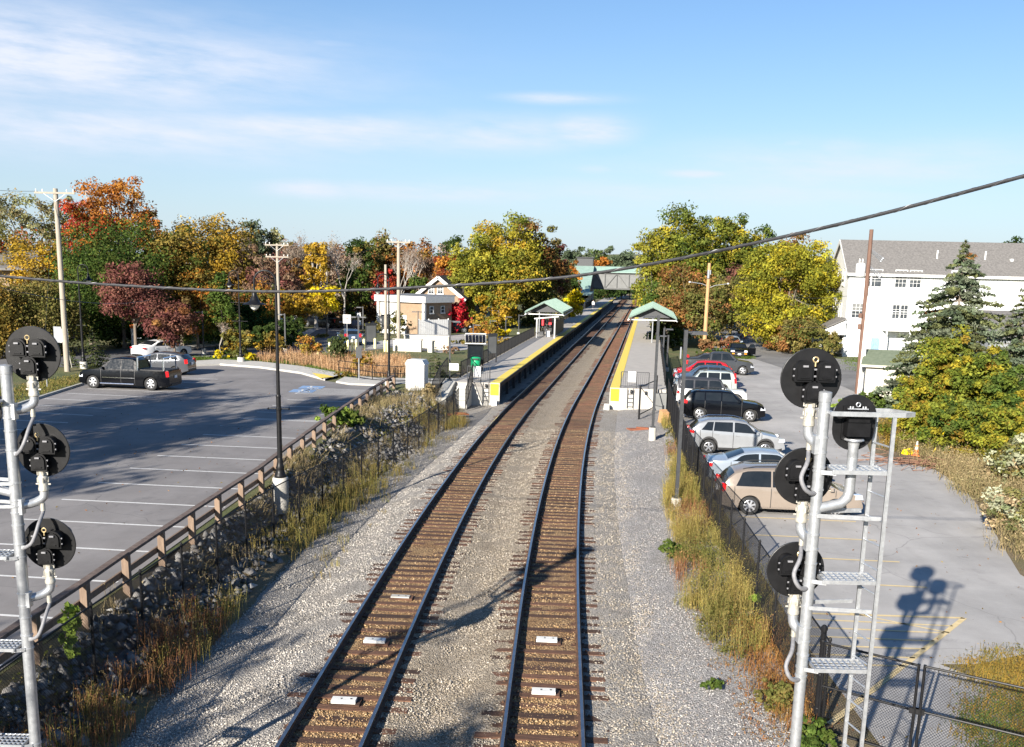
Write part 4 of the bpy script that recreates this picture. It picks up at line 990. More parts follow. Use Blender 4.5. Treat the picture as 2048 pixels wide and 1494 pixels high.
mast('left silver signal mast with three black disc heads at the photo edge',LX,LY,zz(12,730,LY),hd,LX-.7,[zz(0,1108,LY),zz(0,1290,LY),zz(0,1480,LY)],[zz(10,965,LY),zz(10,1010,LY)],.0,R=.078,topframe=zz(0,800,LY),dhead=(A(-34,812,LY+.1).x,zz(-34,812,LY+.1),zz(-34,970,LY+.1)))
# ================================================================= OVERHEAD CABLE AND WIRES
def cablething(name,label,pts,r,mt,wrap=None,cat='cable'):
    P=[Vector(p) for p in pts];t=thing(name,label,cat,P[0],0,None) if wrap else None
    Q=[]
    for k in range(len(P)-1):
        p0,p1,p2,p3=P[max(k-1,0)],P[k],P[k+1],P[min(k+2,len(P)-1)]
        for u in np.linspace(0,1,13)[:-1]:Q.append(.5*((2*p1)+(p2-p0)*u+(2*p0-5*p1+4*p2-p3)*u*u+(3*p1-p0-3*p2+p3)*u**3))
    Q.append(P[-1])
    if not wrap:
        mb=MB();mb.tube(Q,r,5);return one(mb,name,MT[mt],label,cat,P[0])
    mb=MB();mb.tube(Q,r,8);mb.build('sheath',MT[mt],t,True,world=True)
    mb=MB();H=[]
    L=0;prev=Q[0]
    D=[0]
    for a,b in zip(Q,Q[1:]):D.append(D[-1]+(b-a).length)
    n=int(D[-1]/.035)
    for k in range(n):
        x=D[-1]*k/(n-1);i=min(len(D)-2,int(np.searchsorted(D,x,side='right')-1));f=(x-D[i])/(D[i+1]-D[i]);c=Q[i].lerp(Q[i+1],f)
        a=(Q[i+1]-Q[i]).normalized();s1=a.cross(Vector((0,0,1))).normalized();s2=s1.cross(a);th=x*2*PI/.4
        H.append(c+(s1*math.cos(th)+s2*math.sin(th))*r*.95)
    mb.tube(H,r*.22,5);mb.build('lashing_wire',MT[wrap],t,True,world=True);return t
CP=[(-420,507,21),(0,552,20),(300,574,19.2),(600,583,18.5),(1000,565,17.4),(1250,537,16.6),(1650,455,15),(2048,352,13.6),(2300,276,12.8)]
cablething('overhead_cable','thick black lashed cable sagging across the whole photo',[A(*q) for q in CP],.025,'cable_sheath','cable_wrap')
# ================================================================= LAMP POSTS
def gooseneck(foot,ztop,side,label,arms=False,base=.45,ang=0,r=1.0,arch=.36):
    t=thing('ornate_lamp_post',label,'lamp post',foot,ang,'black gooseneck lamp posts')
    h=ztop-foot[2]
    mb=MB();mb.lathe((0,0,-.3),[(.27,0),(.27,.3+base-.04),(.25,.3+base)],16);mb.build('concrete_base',MT['concrete_pale'],t,True)
    mb=MB();b=base;mb.lathe((0,0,b),[(.2,0),(.21,.05),(.2,.1),(.15,.16),(.14,.3),(.15,.34),(.12,.42),(.1,.55),(.1,.62),(.08,.7)],16);mb.build('pole_base',MT['black_paint'],t,True)
    zs=h-arch-.72
    mb=MB();mb.cyl((0,0,b+.65),(0,0,zs*.55),.085,.08,14);mb.cyl((0,0,zs*.55),(0,0,zs+.6),.062,.045,14);mb.lathe((0,0,zs*.55),[(.085,-.04),(.09,0),(.07,.05)],14);mb.build('shaft',MT['black_paint'],t,True)
    mb=MB();zc=h-arch;c=side*arch
    P=[(0,0,zs+.5),(0,0,zc)]+[(c-side*arch*math.cos(u),0,zc+arch*math.sin(u)) for u in np.linspace(0,PI,14)[1:]]+[(2*c,0,zc-.28)]
    mb.tube(P,.034,10)
    mb.tube([(c+.13*(1-k/22)*math.cos(k*.55),0,zc+.1+.13*(1-k/22)*math.sin(k*.55)) for k in range(20)],.012,6)
    mb.tube([(0,0,zc-.35),(side*.12,0,zc-.2),(c-side*.06,0,zc+.02)],.012,6);mb.tube([(0,0,zc-.1),(side*.1,0,zc-.06),(c+side*.02,0,zc-.04)],.012,6)
    mb.build('gooseneck',MT['black_paint'],t,True)
    z=zc-.28
    mb=MB();mb.lathe((2*c,0,z),[(.035,.06),(.05,.03),(.05,0),(.085,-.04),(.085,-.2),(.11,-.23),(.13,-.3),(.2,-.4),(.36,-.45),(.385,-.47),(.36,-.475),(.12,-.46)],22);mb.build('lamp_shade',MT['black_paint'],t,True)
    mb=MB();mb.lathe((2*c,0,z-.45),[(.17,0),(.165,-.06),(.12,-.14),(.05,-.2),(0,-.215)],18);mb.build('globe',MT['lamp_glass'],t,True)
    for zk in ((h*.42,) if not arms else (h*.66,h*.46)):
        mb=MB();L=.35 if not arms else .62
        mb.cyl((-L,0,zk),(L,0,zk),.018)
        for sx in (-1,1):mb.lathe((sx*L,0,zk),[(0,-.04),(.035,-.02),(.035,.02),(0,.04)],8)
        mb.lathe((0,0,zk),[(.09,-.05),(.1,-.03),(.1,.03),(.09,.05)],12);mb.build('banner_arm',MT['black_paint'],t)
    return t
f=G(562,1008,.5);gooseneck(f,A(530,541,f.y).z,-1,'tall black gooseneck lamp post nearest the camera, beside the timber rail',base=.95)
f=G(778,771,ZL);gooseneck(f,A(765,548,f.y).z,-1,'tall black gooseneck lamp post left of the white cabinet',base=.3)
f=G(168,737,ZL);gooseneck(f,A(168,529,f.y).z,1,'black gooseneck lamp post behind the parked black pickup',base=.5)
f=G(482,727,ZL);gooseneck(f,A(470,541,f.y).z,-1,'black gooseneck lamp post with banner arms on the far kerb',arms=True,base=.5)
def shoebox(foot,ytop,hx,label,w=.1,head=(.75,.42,.12),base=.5,ang=0,cl='dark_grey_paint'):
    t=thing('parking_lot_light',label,'lamp post',foot,ang,'slim square parking lot lights')
    z=A(0,ytop,foot.y).z if not isinstance(ytop,float) else ytop
    h=z-foot[2]
    mb=MB();mb.lathe((0,0,-.4),[(.2,0),(.2,.4+base),(.18,.42+base)],14);mb.build('concrete_base',MT['concrete_pale'],t,True)
    mb=MB();mb.box((0,0,base+.03),(.26,.26,.06));mb.box((0,0,(base+h)/2),(w,w,h-base));mb.build('shaft',MT[cl],t)
    for sg in ((hx,) if hx else (-1,1)):
        mb=MB();mb.box((sg*(.12+head[0]/2+.05),0,h-.1),(head[0],head[1],head[2]),taper=.8);mb.box((sg*.12,0,h-.08),(.2,.06,.06));mb.build('lamp_head',MT[cl],t)
    return t
def ztp(x,y,f):return float(A(x,y,f.y).z)
for px,py,x2,y2,sg,lab,bs in ((1352,1012,1374,660,1,'nearest slim grey light standing in the weeds by the right fence',.3),(1304.5,876,1318,631,-1,'slim grey light on a white footing in the right gravel',.55),
    (1324,742,1328,656,1,'slim grey light beside the right platform with its head to the right',.3),(1333,742,1336,670,-1,'slim grey light beside the right platform with its head to the left',.3),
    (408,712,397,622,-1,'slim light at the kerb left of the lamp with banner arms',.6),(571,708,568,627,-1,'slim light with white footing by the road left of the bollards',.5),
    (726,672,722,613,-1,'slim light at the road bend beside the brown building',.3),(717,706,716,632,0,'double headed slim light among the bollards',.4),
    (858,664,858,609,-1,'slim light in front of the white board fence',.2),(836,676,834,622,0,'double headed slim light left of the white board fence',.2),
    (899,768,898,640,1,'slim dark light beside the left platform entrance',.3),(946,692,946,648,1,'slim dark light left of the platform map case',.2),
    (980,676,980,640,1,'slim dark light in front of the big yellow green tree, left one',.2),(1011,672,1011,632,1,'slim dark light in front of the big yellow green tree, middle one',.2),(1037,668,1036,629,1,'slim dark light in front of the big yellow green tree, right one',.2)):
    z=ZR if px>1200 else ZL
    if px in (1352,1304.5):z=0
    f=G(px,py,z);shoebox(f,ztp(x2,y2,f),sg,lab,base=bs,head=(.62,.4,.12) if px>1200 else (.55,.32,.1),w=.13 if px>1200 else .11)
# ================================================================= UTILITY POLES
def upole(foot,ztop,label,wood='pole_wood',arms=((.12,2.6),),r=(.17,.11),lean=(0,0),braces=True):
    t=thing('utility_pole',label,'utility pole',foot,0,'wooden utility poles');h=ztop-foot[2];lx,ly=lean
    mb=MB();mb.tube([(0,0,-.3),(lx*.5,ly*.5,h*.5),(lx,ly,h)],[r[0],(r[0]+r[1])/2,r[1]],12);mb.build('pole',MT[wood],t,True)
    for dz,w in arms:
        mb=MB();z=h-dz;mb.box((lx,ly-.15,z),(w,.1,.12));mb.build('crossarm',MT['pole_wood'],t)
        mb=MB()
        for sx in (-1,1):mb.bar((lx,ly-.14,z-.55),(lx+sx*w*.27,ly-.18,z-.05),.03,.02)
        mb.build('brace',MT['galv'],t)
        mb=MB()
        for x in (-.46,-.3,.3,.46):mb.lathe((lx+x*w,ly-.15,z+.06),[(.02,0),(.02,.06),(.05,.08),(.035,.12),(.05,.15),(.02,.18)],8)
        mb.build('insulator',MT['lamp_glass'],t)
    return t
def wire(a,b,sag,label,r=.012):
    a=Vector(a);b=Vector(b);P=[a.lerp(b,u)-Vector((0,0,sag*4*u*(1-u))) for u in np.linspace(0,1,14)];mb=MB();mb.tube(P,r,4);o=one(mb,'overhead_wire',MT['cable_sheath'],label,'wire',a);return o
fA=G(135,743,ZL);zA=A(112,377,fA.y).z;upole(fA,zA,'tall pale utility pole with crossarm beside the left car park',arms=((.3,2.75),),r=(.2,.15))
fB=G(797,700,ZL);zB=A(788,481,fB.y).z;upole(fB,zB,'pale utility pole with crossarm near the brown building',arms=((.15,2.2),),r=(.2,.14))
fC=G(559,690,ZL);zC=A(553,487,fC.y).z;upole(fC,zC,'utility pole with two crossarms behind the nearest lamp post',arms=((.15,2.3),(1.25,2.2)),r=(.19,.13))
fD=G(771.5,697,ZL);upole(fD,A(765,529,fD.y).z,'shorter bare utility pole left of the brown building door',arms=(),r=(.16,.12))
fE=G(655,648,ZL);upole(fE,A(657.5,537,fE.y).z,'bare weathered pole behind the dark pickup on the road',arms=(),r=(.16,.12))
p=A(395,526,100.);upole(Vector((p.x,p.y,ZL)),p.z,'brown utility pole with a short crossarm half hidden by the left trees',wood='red_wood',arms=((.1,2.2),),r=(.2,.15))
p=A(347,466,104.);upole(Vector((p.x,p.y,ZL)),p.z,'thin utility pole rising inside the golden trees on the left',arms=(),r=(.16,.1))
fR=G(1408,702,ZR);zR=A(1413,526,fR.y).z
t=upole(fR,zR,'orange stained utility pole with street lamp beside the red shrubs',wood='orange_wood',arms=(),r=(.24,.17))
mb=MB();h=zR-fR.z;mb.tube([(0,0,h-2.5),(-.7,0,h-2.25),(-1.9,-.1,h-2.1)],.04,8);mb.build('lamp_arm',MT['galv'],t,True)
mb=MB();mb.lathe((-2.05,-.1,h-2.12),[(0,-.1),(.12,-.04),(.16,.02),(.08,.1),(0,.12)],12);mb.build('lamp_head',MT['white_paint'],t,True)
mb=MB();mb.tube([(0,0,h-2.7),(.8,0,h-2.4),(2.0,0,h-2.2)],.03,8);mb.build('lamp_arm',MT['galv'],t,True)
mb=MB();mb.lathe((2.2,0,h-2.2),[(0,-.1),(.12,-.04),(.16,.02),(.08,.1),(0,.12)],12);mb.build('lamp_head',MT['white_paint'],t,True)
mb=MB();mb.box((-.1,-.25,h-1.2),(.2,.2,.9));mb.box((.12,-.26,h-1.0),(.1,.1,.5));mb.build('equipment_box',MT['galv'],t)
fR2=G(1362,640,ZR);upole(fR2,A(1366,524,fR2.y).z,'thinner pale pole left of the orange stained pole, in front of the rust tree',wood='orange_wood',arms=(),r=(.2,.15))
fS=G(1714,788,ZR);zS=A(1748,459,fS.y).z
t=upole(fS,zS,'leaning red brown utility pole with white transformer by the shed',wood='red_wood',arms=(),r=(.18,.14),lean=(-.06,0))
h=zS-fS.z;mb=MB();mb.lathe((-.62,-.1,h-3.35),[(.1,0),(.32,.03),(.34,.1),(.34,.85),(.3,.95),(.1,1.0)],16);mb.build('transformer',MT['white_paint'],t,True)
mb=MB()
for a in (-.12,.1):mb.lathe((-.62+a,-.1,h-2.35),[(.04,0),(.05,.06),(.03,.1),(.05,.16),(.02,.28)],8)
mb.build('bushing',MT['lamp_glass'],t)
mb=MB()
for z in (h-1.35,h-2.55):
    for k in range(3):mb.cyl((0,0,z-.1*k),(1.0,.1+.2*k,z-.65-.1*k),.03);mb.lathe((1.0,.1+.2*k,z-.65-.1*k),[(0,-.08),(.09,-.03),(.09,.03),(0,.08)],8)
mb.build('insulator_arm',MT['galv'],t)
mb=MB();mb.cyl((.12,-.16,0),(.2,-.16,h*.72),.06,n=8);mb.cyl((.28,-.12,0),(.3,-.12,h*.5),.04,n=8);mb.cyl((-.02,-.2,0),(.06,-.2,h*.6),.04,n=8);mb.build('conduit',MT['white_paint'],t,True)
mb=MB();mb.box((.3,-.22,2.2),(.4,.25,.9));mb.build('meter_box',MT['galv'],t)
mb=MB();mb.lathe((-.3,-.1,h*.47),[(.12,0),(.16,.05),(.16,.28),(.1,.34)],10);mb.lathe((-.3,-.1,h*.40),[(.12,0),(.15,.05),(.15,.35),(.1,.4)],10);mb.build('cable_box',MT['red_wood'],t)
w=[(fS+Vector((0,0,h*.62)),A(1440,548,112.),1.2,'thin wire from the leaning pole to the street lamp pole'),(fS+Vector((0,0,h*.45)),A(2200,600,80.),.5,'lower thin wire crossing in front of the white house'),
   (fS+Vector((0,0,h*.62)),A(2200,640,70.),.6,'upper thin wire crossing in front of the white house'),(fS+Vector((0,0,h*.45)),fR+Vector((0,0,(zR-fR.z)*.62)),1.6,'slack wire from the leaning pole to the orange pole'),
   (fA+Vector((-1.2,0,zA-fA.z-.2)),A(-200,350,70.),.3,'upper wire leaving the pale crossarm pole to the left'),(fC+Vector((.9,0,zC-fC.z-.2)),fB+Vector((-.9,0,zB-fB.z-.2)),1.0,'wire between the two pole crossarms above the brown building'),
   (fA+Vector((-.1,-.2,zA-fA.z-.7)),A(90,672,fA.y-3),.0,'guy cable running down the pale pole to a yellow ground anchor'),
   (A(0,575,40.),A(300,600,70.),.4,'faint low wire at the left edge above the parking sign'),(fC+Vector((0,0,(zC-fC.z)*.62)),A(1330,480,120.),.8,'long faint wire from the two crossarm pole towards the station')]
for a in w[:-1]:wire(*a)
t=thing('anchor_guard','yellow guard sleeve at the foot of the guy cable','post',A(90,676,fA.y-3));mb=MB();mb.cyl((0,0,-.2),(0,0,.5),.06);mb.build('sleeve',MT['bollard_yellow'],t)
# ================================================================= VEHICLES
def vehicle(name,label,cat,paint,L,W,Hr,wb,fo,wr,prof,belt,wins,ws,rw,P,rz,loc,roofmat=None,clad=False,rails=None,tail=(.1,.16,.34,.98),head=(.32,.34,.16,.78),spokes=5,bed=None,th=.22,rimm='rim',group=None,extra=None,roofdark=False,tailmat='red_lamp'):
    """x runs forward from the rear bumper; P = world point that local point loc (relative to wheelbase middle) must hit"""
    xf=L-fo;xr=xf-wb;x0=(xf+xr)/2
    px=np.array(prof);bx=np.array(belt)
    def ztop(x):return float(np.interp(x,px[:,0],px[:,1]))
    def bl(x):return min(float(np.interp(x,bx[:,0],bx[:,1])),ztop(x)-.03)
    def hw(x):
        e=max(0,(abs(x-L/2)/(L/2)-.62)/.38);return W/2*(1-.15*e**2.4)
    ra=wr*1.16
    def zbot(x):
        z=.26+.1*max(0,(abs(x-L/2)/(L/2)-.85)/.15)
        for xa in (xf,xr):
            if abs(x-xa)<ra:z=max(z,wr+math.sqrt(ra*ra-(x-xa)**2))
        return min(z,bl(x)-.06)
    zref=float(np.interp(L*.5,bx[:,0],bx[:,1]))
    def ys(x,z):
        h=hw(x);b=bl(x)
        if z<=b:
            u=(z-.62)/.62;return h*(1-.055*u*u)
        y0=h*(1-.055*((b-.62)/.62)**2);return y0*(1-th*max(0,(z-b))/max(.2,Hr-zref))
    crown=.045
    xs=sorted(set([round(v,4) for v in np.linspace(0,L,64)]+[round(xa+ra*math.cos(a),4) for xa in (xf,xr) for a in np.linspace(0.02,PI-.02,13)]+[round(v,4) for v in px[:,0]]))
    R=Matrix.Rotation(rz,2);off=R@Vector((loc[0],loc[1]));root=thing(name,label,cat,(P[0]-off.x,P[1]-off.y,P[2]),rz,group)
    rows=[]
    for x in xs:
        zb,zt,b=zbot(x),ztop(x),bl(x);half=[]
        for u in (0,.2,.5,.8,1):z=zb+(b-zb)*u;half.append((ys(x,z),z))
        for u in (.4,.75,.93):z=b+(zt-crown-b)*u;half.append((ys(x,z),z))
        yt=ys(x,zt-crown*.6)
        for q in (.9,.5,0):half.append((yt*q,zt-crown*q*q))
        rows.append([(x-x0,y,z) for y,z in half]+[(x-x0,-y,z) for y,z in half[-2::-1]])
    mb=MB();mb.grid(rows);n=len(rows[0])
    if roofmat:
        mb.mi=[]
        for i in range(len(rows)-1):
            for j in range(n-1):mb.mi.append(1 if 4<=j<n-5 and ztop(xs[i])>zref+.12 and ztop(xs[i+1])>zref+.12 else 0)
    for r in (0,len(rows)-1):mb.k=0;mb.f.append(tuple(r*n+k for k in range(n)));mb.mi.append(0)
    mb.build('body',[MT[paint],MT[roofmat]] if roofmat else MT[paint],root,True,angle=32)
    # glass
    for a,b,ta,tb in wins:
        for sg in (1,-1):
            mb=MB();g=[]
            for t in np.linspace(0,1,7):
                col=[]
                for v in (0,.5,1):
                    zl=bl(a+(b-a)*t)+.035;xx=a+ta*v+(b+tb*v-a-ta*v)*t;zh=max(zl+.01,min(Hr-.13,ztop(xx)-.1));z=zl+(zh-zl)*v
                    col.append((xx-x0,sg*(ys(xx,z)+.007),z))
                g.append(col)
            mb.grid(g);mb.build('side_window',MT['glass'],root,True)
    for nm,rg in (('windshield',ws),('rear_window',rw)):
        if not rg:continue
        a,b=rg;mb=MB();g=[]
        for x in np.linspace(a,b,6):
            m_=(ztop(x+.03)-ztop(x-.03))/.06;nx,nz=-m_/math.hypot(1,m_),1/math.hypot(1,m_);yt=ys(x,ztop(x)-.03)
            g.append([(x-x0+nx*.01,q*yt,ztop(x)-crown*q*q+nz*.01) for q in np.linspace(-.86,.86,7)])
        mb.grid(g);mb.build(nm,MT['glass'],root,True)
    for xg in sorted(set([round(w_[0]-.04,3) for w_ in wins]+[round(wins[-1][1]+.12,3)])):
        for sg in (1,-1):
            mb=MB();g=[]
            for v in np.linspace(0,1,6):
                zl_=zbot(xg)+.04;z=zl_+(bl(xg)+.02-zl_)*v;g.append([(xg+e-x0,sg*(ys(xg,z)+.004),z) for e in (-.012,.012)])
            mb.grid(g);mb.build('door_gap',MT['car_trim'],root)
    # dark underside
    mb=MB();mb.box((L/2-x0,0,.45),(L-.5,W-.52,.5));mb.build('underbody',MT['car_trim'],root)
    if clad:
        for sg in (1,-1):
            mb=MB();g=[]
            for x in xs:
                if x<.12 or x>L-.12:continue
                z=zbot(x);g.append([(x-x0,sg*(ys(x,z+k)+.012),z+k) for k in (0,.05,.1)])
            mb.grid(g);mb.build('cladding',MT['car_trim'],root,True)
    # wheels
    for xa in (xr,xf):
        for sg in (1,-1):
            mb=MB();c=(xa-x0,sg*(W/2-.13),wr);w=.11
            mb.lathe(c,[(wr*.6,-w*.6),(wr*.64,-w),(wr*.9,-w),(wr,-w*.7),(wr,w*.7),(wr*.9,w),(wr*.64,w),(wr*.6,w*.6)],22,'Y',caps=False);wh=mb.build('wheel',MT['tyre'],root,True)
            mb=MB();mb.lathe(c,[(wr*.62,sg*w*.5),(wr*.66,sg*w*.9),(wr*.6,sg*w*.96),(wr*.56,sg*w*.6)],22,'Y',caps=False)
            for k in range(spokes):
                a=2*PI*k/spokes+.3;mb.bar((c[0]+math.cos(a)*wr*.1,c[1]+sg*w*.85,wr+math.sin(a)*wr*.1),(c[0]+math.cos(a)*wr*.6,c[1]+sg*w*.75,wr+math.sin(a)*wr*.6),.03,wr*.19,up=(-math.sin(a),0,math.cos(a)))
            mb.lathe(c,[(wr*.2,sg*w*.6),(wr*.19,sg*w*.94),(0,sg*w*.97)],10,'Y');mb.build('rim',MT[rimm],wh)
            mb=MB();mb.lathe(c,[(wr*.6,sg*w*.3),(wr*.6,sg*w*.35)],16,'Y');mb.build('brake_disc',MT['car_trim'],wh)
    # lights, plates, mirrors, handles
    for sg in (1,-1):
        mb=MB();h_=hw(L-.2);mb.box((L-x0-.22,sg*(h_-head[1]*.46),head[3]),head[:3],rz=-sg*.35,taper=.8);mb.build('headlight',MT['clear_lamp'],root)
        mb=MB();h_=hw(.1);mb.box((tail[0]*.5-x0+.07+max(0,(tail[3]-.95))*.25,sg*(h_-tail[1]*.4),tail[3]),(tail[0]*1.8,tail[1],tail[2]),rz=sg*.2,ry=.12);mb.build('taillight',MT[tailmat],root)
        xm=ws[1]-.1 if ws else L*.66
        mb=MB();mb.box((xm-.12-x0,sg*(ys(xm,bl(xm))+.1),bl(xm)+.08),(.12,.2,.14),taper=.8);mb.bar((xm-.1-x0,sg*(ys(xm,bl(xm))-.02),bl(xm)),(xm-.12-x0,sg*(ys(xm,bl(xm))+.06),bl(xm)+.05),.05,.04);mb.build('mirror',MT[paint if rimm!='dark' else 'car_trim'],root)
        for w_ in wins[-2:]:
            xh=w_[0]+.16;zh=bl(xh)-.13;mb=MB();mb.box((xh-x0,sg*(ys(xh,zh)+.012),zh),(.2,.03,.035));mb.build('door_handle',MT[paint],root)
    mb=MB();mb.box((L-x0-.005,0,.62),(.05,W*.5,.16));mb.box((L-x0-.01,0,.4),(.05,W*.6,.1));mb.build('grille',MT['car_trim'],root)
    mb=MB();mb.box((-x0-.004,0,.36),(.07,W*.66,.14));mb.build('rear_valance',MT['car_trim'],root)
    mb=MB();mb.box((-x0-.015,0,.82),(.03,.32,.16));mb.build('licence_plate',MT['plate'],root)
    mb=MB();mb.box((L-x0+.022,0,.45),(.02,.32,.15));mb.build('licence_plate',MT['plate'],root)
    if rails:
        for sg in (1,-1):
            mb=MB();a,b=rails;P_=[(x-x0,sg*(ys(x,Hr)*.86),ztop(x)+(.0 if i in (0,5) else .045)) for i,x in enumerate(np.linspace(a,b,6))];mb.tube(P_,.018,6);mb.build('roof_rail',MT['chrome' if rails and paint=='silver_car' else 'car_trim'],root,True)
    if bed:
        mb=MB();a,b=bed;mb.box(((a+b)/2-x0,0,ztop((a+b)/2)-.01),(b-a,W*.78,.06));mb.build('cargo_bed',MT['car_trim'],root)
    if roofdark:
        pass
    root['_x0']=x0
    del root['_x0']
    return root,x0,ztop,ys
VAN=dict(L=5.08,W=1.96,Hr=1.72,wb=3.03,fo=.98,wr=.34,th=.27,prof=[(0,.5),(.03,.9),(.1,1.05),(.3,1.34),(.55,1.55),(.95,1.67),(2.1,1.72),(3.0,1.65),(3.6,1.37),(4.2,1.06),(4.72,.9),(5.0,.7),(5.08,.5)],belt=[(0,1.02),(4.2,1.0),(5.08,.85)],wins=[(.55,1.78,.22,0),(1.84,2.78,0,0),(2.84,3.95,0,-.6)],ws=(3.1,4.1),rw=(.13,.5))
SED=dict(L=4.85,W=1.83,Hr=1.47,wb=2.78,fo=.95,wr=.33,prof=[(0,.55),(.04,.95),(.2,1.06),(.75,1.1),(1.5,1.4),(2.2,1.47),(2.85,1.42),(3.62,1.02),(4.5,.85),(4.8,.62),(4.85,.45)],belt=[(0,.98),(1.2,1.0),(3.6,.95),(4.85,.8)],wins=[(.98,2.05,.35,0),(2.13,3.4,0,-.5)],ws=(2.93,3.58),rw=(.82,1.48))
SUV=dict(L=4.6,W=1.85,Hr=1.69,wb=2.66,fo=.93,wr=.36,prof=[(0,.55),(.03,.95),(.14,1.14),(.5,1.52),(.95,1.65),(2.1,1.69),(2.75,1.6),(3.5,1.1),(4.2,.97),(4.52,.72),(4.6,.5)],belt=[(0,1.18),(1,1.12),(3.6,1.02),(4.6,.85)],wins=[(.62,1.15,.28,.05),(1.2,2.1,.05,0),(2.18,3.35,0,-.5)],ws=(2.82,3.45),rw=(.17,.5))
GC=dict(L=4.82,W=1.94,Hr=1.76,wb=2.915,fo=.9,wr=.38,prof=[(0,.55),(.03,1.02),(.1,1.2),(.46,1.64),(.85,1.74),(2.2,1.76),(2.85,1.7),(3.5,1.2),(4.3,1.1),(4.7,.95),(4.82,.55)],belt=[(0,1.18),(3.5,1.12),(4.82,1.0)],wins=[(.55,1.25,.18,0),(1.33,2.2,0,0),(2.28,3.3,0,-.45)],ws=(2.92,3.45),rw=(.13,.45))
ESC=dict(L=4.45,W=1.8,Hr=1.72,wb=2.62,fo=.85,wr=.35,prof=[(0,.55),(.03,1.0),(.08,1.15),(.3,1.62),(.6,1.7),(2.1,1.72),(2.6,1.66),(3.15,1.12),(4.0,1.03),(4.35,.85),(4.45,.55)],belt=[(0,1.1),(3.2,1.05),(4.45,.92)],wins=[(.42,1.15,.1,0),(1.23,2.05,0,0),(2.13,3.02,0,-.4)],ws=(2.66,3.1),rw=(.1,.3))
WRG=dict(L=4.5,W=1.86,Hr=1.84,wb=2.75,fo=.72,wr=.4,prof=[(0,.6),(.02,1.1),(.1,1.74),(.45,1.84),(2.6,1.81),(2.85,1.72),(3.15,1.17),(4.3,1.1),(4.45,1.0),(4.5,.6)],belt=[(0,1.16),(3.2,1.12),(4.5,.95)],wins=[(.25,1.05,0,0),(1.15,1.95,0,0),(2.05,2.95,0,-.2)],ws=(2.88,3.12),rw=None)
PRI=dict(L=4.62,W=1.78,Hr=1.58,wb=2.78,fo=.95,wr=.32,prof=[(0,.5),(.03,.92),(.13,1.1),(.5,1.42),(1.2,1.55),(2.1,1.58),(2.7,1.48),(3.75,1.0),(4.3,.85),(4.55,.6),(4.62,.45)],belt=[(0,1.08),(3.7,.95),(4.62,.8)],wins=[(.6,1.15,.28,.05),(1.22,2.1,.05,0),(2.18,3.5,0,-.6)],ws=(2.8,3.7),rw=(.16,.52))
PUP=dict(L=5.82,W=2.03,Hr=1.93,wb=3.7,fo=.95,wr=.4,prof=[(0,.6),(.03,1.2),(1.95,1.25),(2.03,1.27),(2.1,1.78),(2.35,1.91),(3.2,1.93),(3.75,1.86),(4.45,1.28),(5.4,1.16),(5.72,1.0),(5.82,.55)],belt=[(0,1.2),(4.4,1.22),(5.82,1.05)],wins=[(2.2,3.0,.05,0),(3.08,4.2,0,-.5)],ws=(3.84,4.4),rw=None)
def lot(spec,px,py,which,name,label,cat,paint,flip=False,rzo=0,P=None,z=None,**k):
    z=ZR+.02 if z is None else z
    P=G(px,py,z) if P is None else P;s,d=inv(P)
    wb,W=spec['wb'],spec['W']
    lx=-wb/2 if which=='r' else wb/2
    ly=(W/2-.12) if flip else -(W/2-.12)
    return vehicle(name,label,cat,paint,P=P,rz=-phi(s)+(PI if flip else 0)+rzo,loc=(lx,ly),**spec,**k)
CG='cars parked in the right car park'
lot(VAN,1497,1029,'r','minivan','tan minivan with dark windows, nearest car in the right car park','minivan','tan_car',rails=(.8,3.0),tail=(.1,.14,.3,.98),group=CG,spokes=7)
lot(SED,0,0,'r','sedan','pale blue sedan between the tan minivan and the silver crossover','sedan','paleblue_car',P=T(41.6,7.0,ZR+.02),group=CG,tail=(.12,.36,.15,.86))
lot(SUV,1416,908,'r','crossover','silver crossover with chrome roof rails and dark sill trim','car','silver_car',clad=True,rails=(.6,2.7),group=CG,tail=(.16,.32,.13,1.08))
lot(GC,1398,840,'r','black_suv','glossy black square backed utility wagon in the right car park','car','black_car',rails=(.6,2.8),group=CG,tail=(.14,.3,.2,1.08))
r,x0,zt,ys=lot(WRG,0,0,'r','open_jeep','white boxy off roader with black soft top and spare wheel','car','white_car',P=T(67.0,6.95,ZR+.02),roofmat='cloth_dark',group=CG,clad=True,tail=(.08,.14,.2,.92),spokes=6)
mb=MB();mb.lathe((-x0-.02,.1,.98),[(.16,-.2),(.36,-.2),(.39,-.15),(.39,0),(.3,.02)],20,'X');mb.build('spare_wheel',MT['tyre'],r,True)
lot(ESC,1370,788,'f','sage_suv','pale grey green utility wagon facing the tracks','car','sage_car',flip=True,rails=(.5,2.4),group=CG,clad=True,tail=(.08,.12,.34,1.05))
lot(SUV,0,0,'f','blue_hatchback','dark blue car facing the tracks behind the grey green wagon','car','blue_car',flip=True,P=T(78.6,7.0,ZR+.02),group=CG)
lot(SUV,0,0,'f','red_hatchback','bright red car facing the tracks, parked fourth from the far end','car','red_car',flip=True,P=T(82.8,7.0,ZR+.02),group=CG,clad=True)
lot(PUP,0,0,'r','pickup_truck','dark grey pickup at the far end of the right car park','pickup truck','grey_car',P=T(89.5,8.4,ZR+.02),group=CG,bed=(.12,1.9))
lot(SED,0,0,'r','dark_sedan','dark grey car beyond the far pickup, mostly hidden','car','grey_car',P=T(94,8.6,ZR+.02),group=CG)
r,x0,zt,ys=vehicle('black_sedan','black sedan with its driver door open on the side road','sedan','black_car',P=G(1478,717,ZR+.03),rz=-PI/2-.12,loc=(SED['wb']/2+.8,0),head=(.3,.36,.18,.74),**SED)
mb=MB();g=[]
hx=3.35-x0
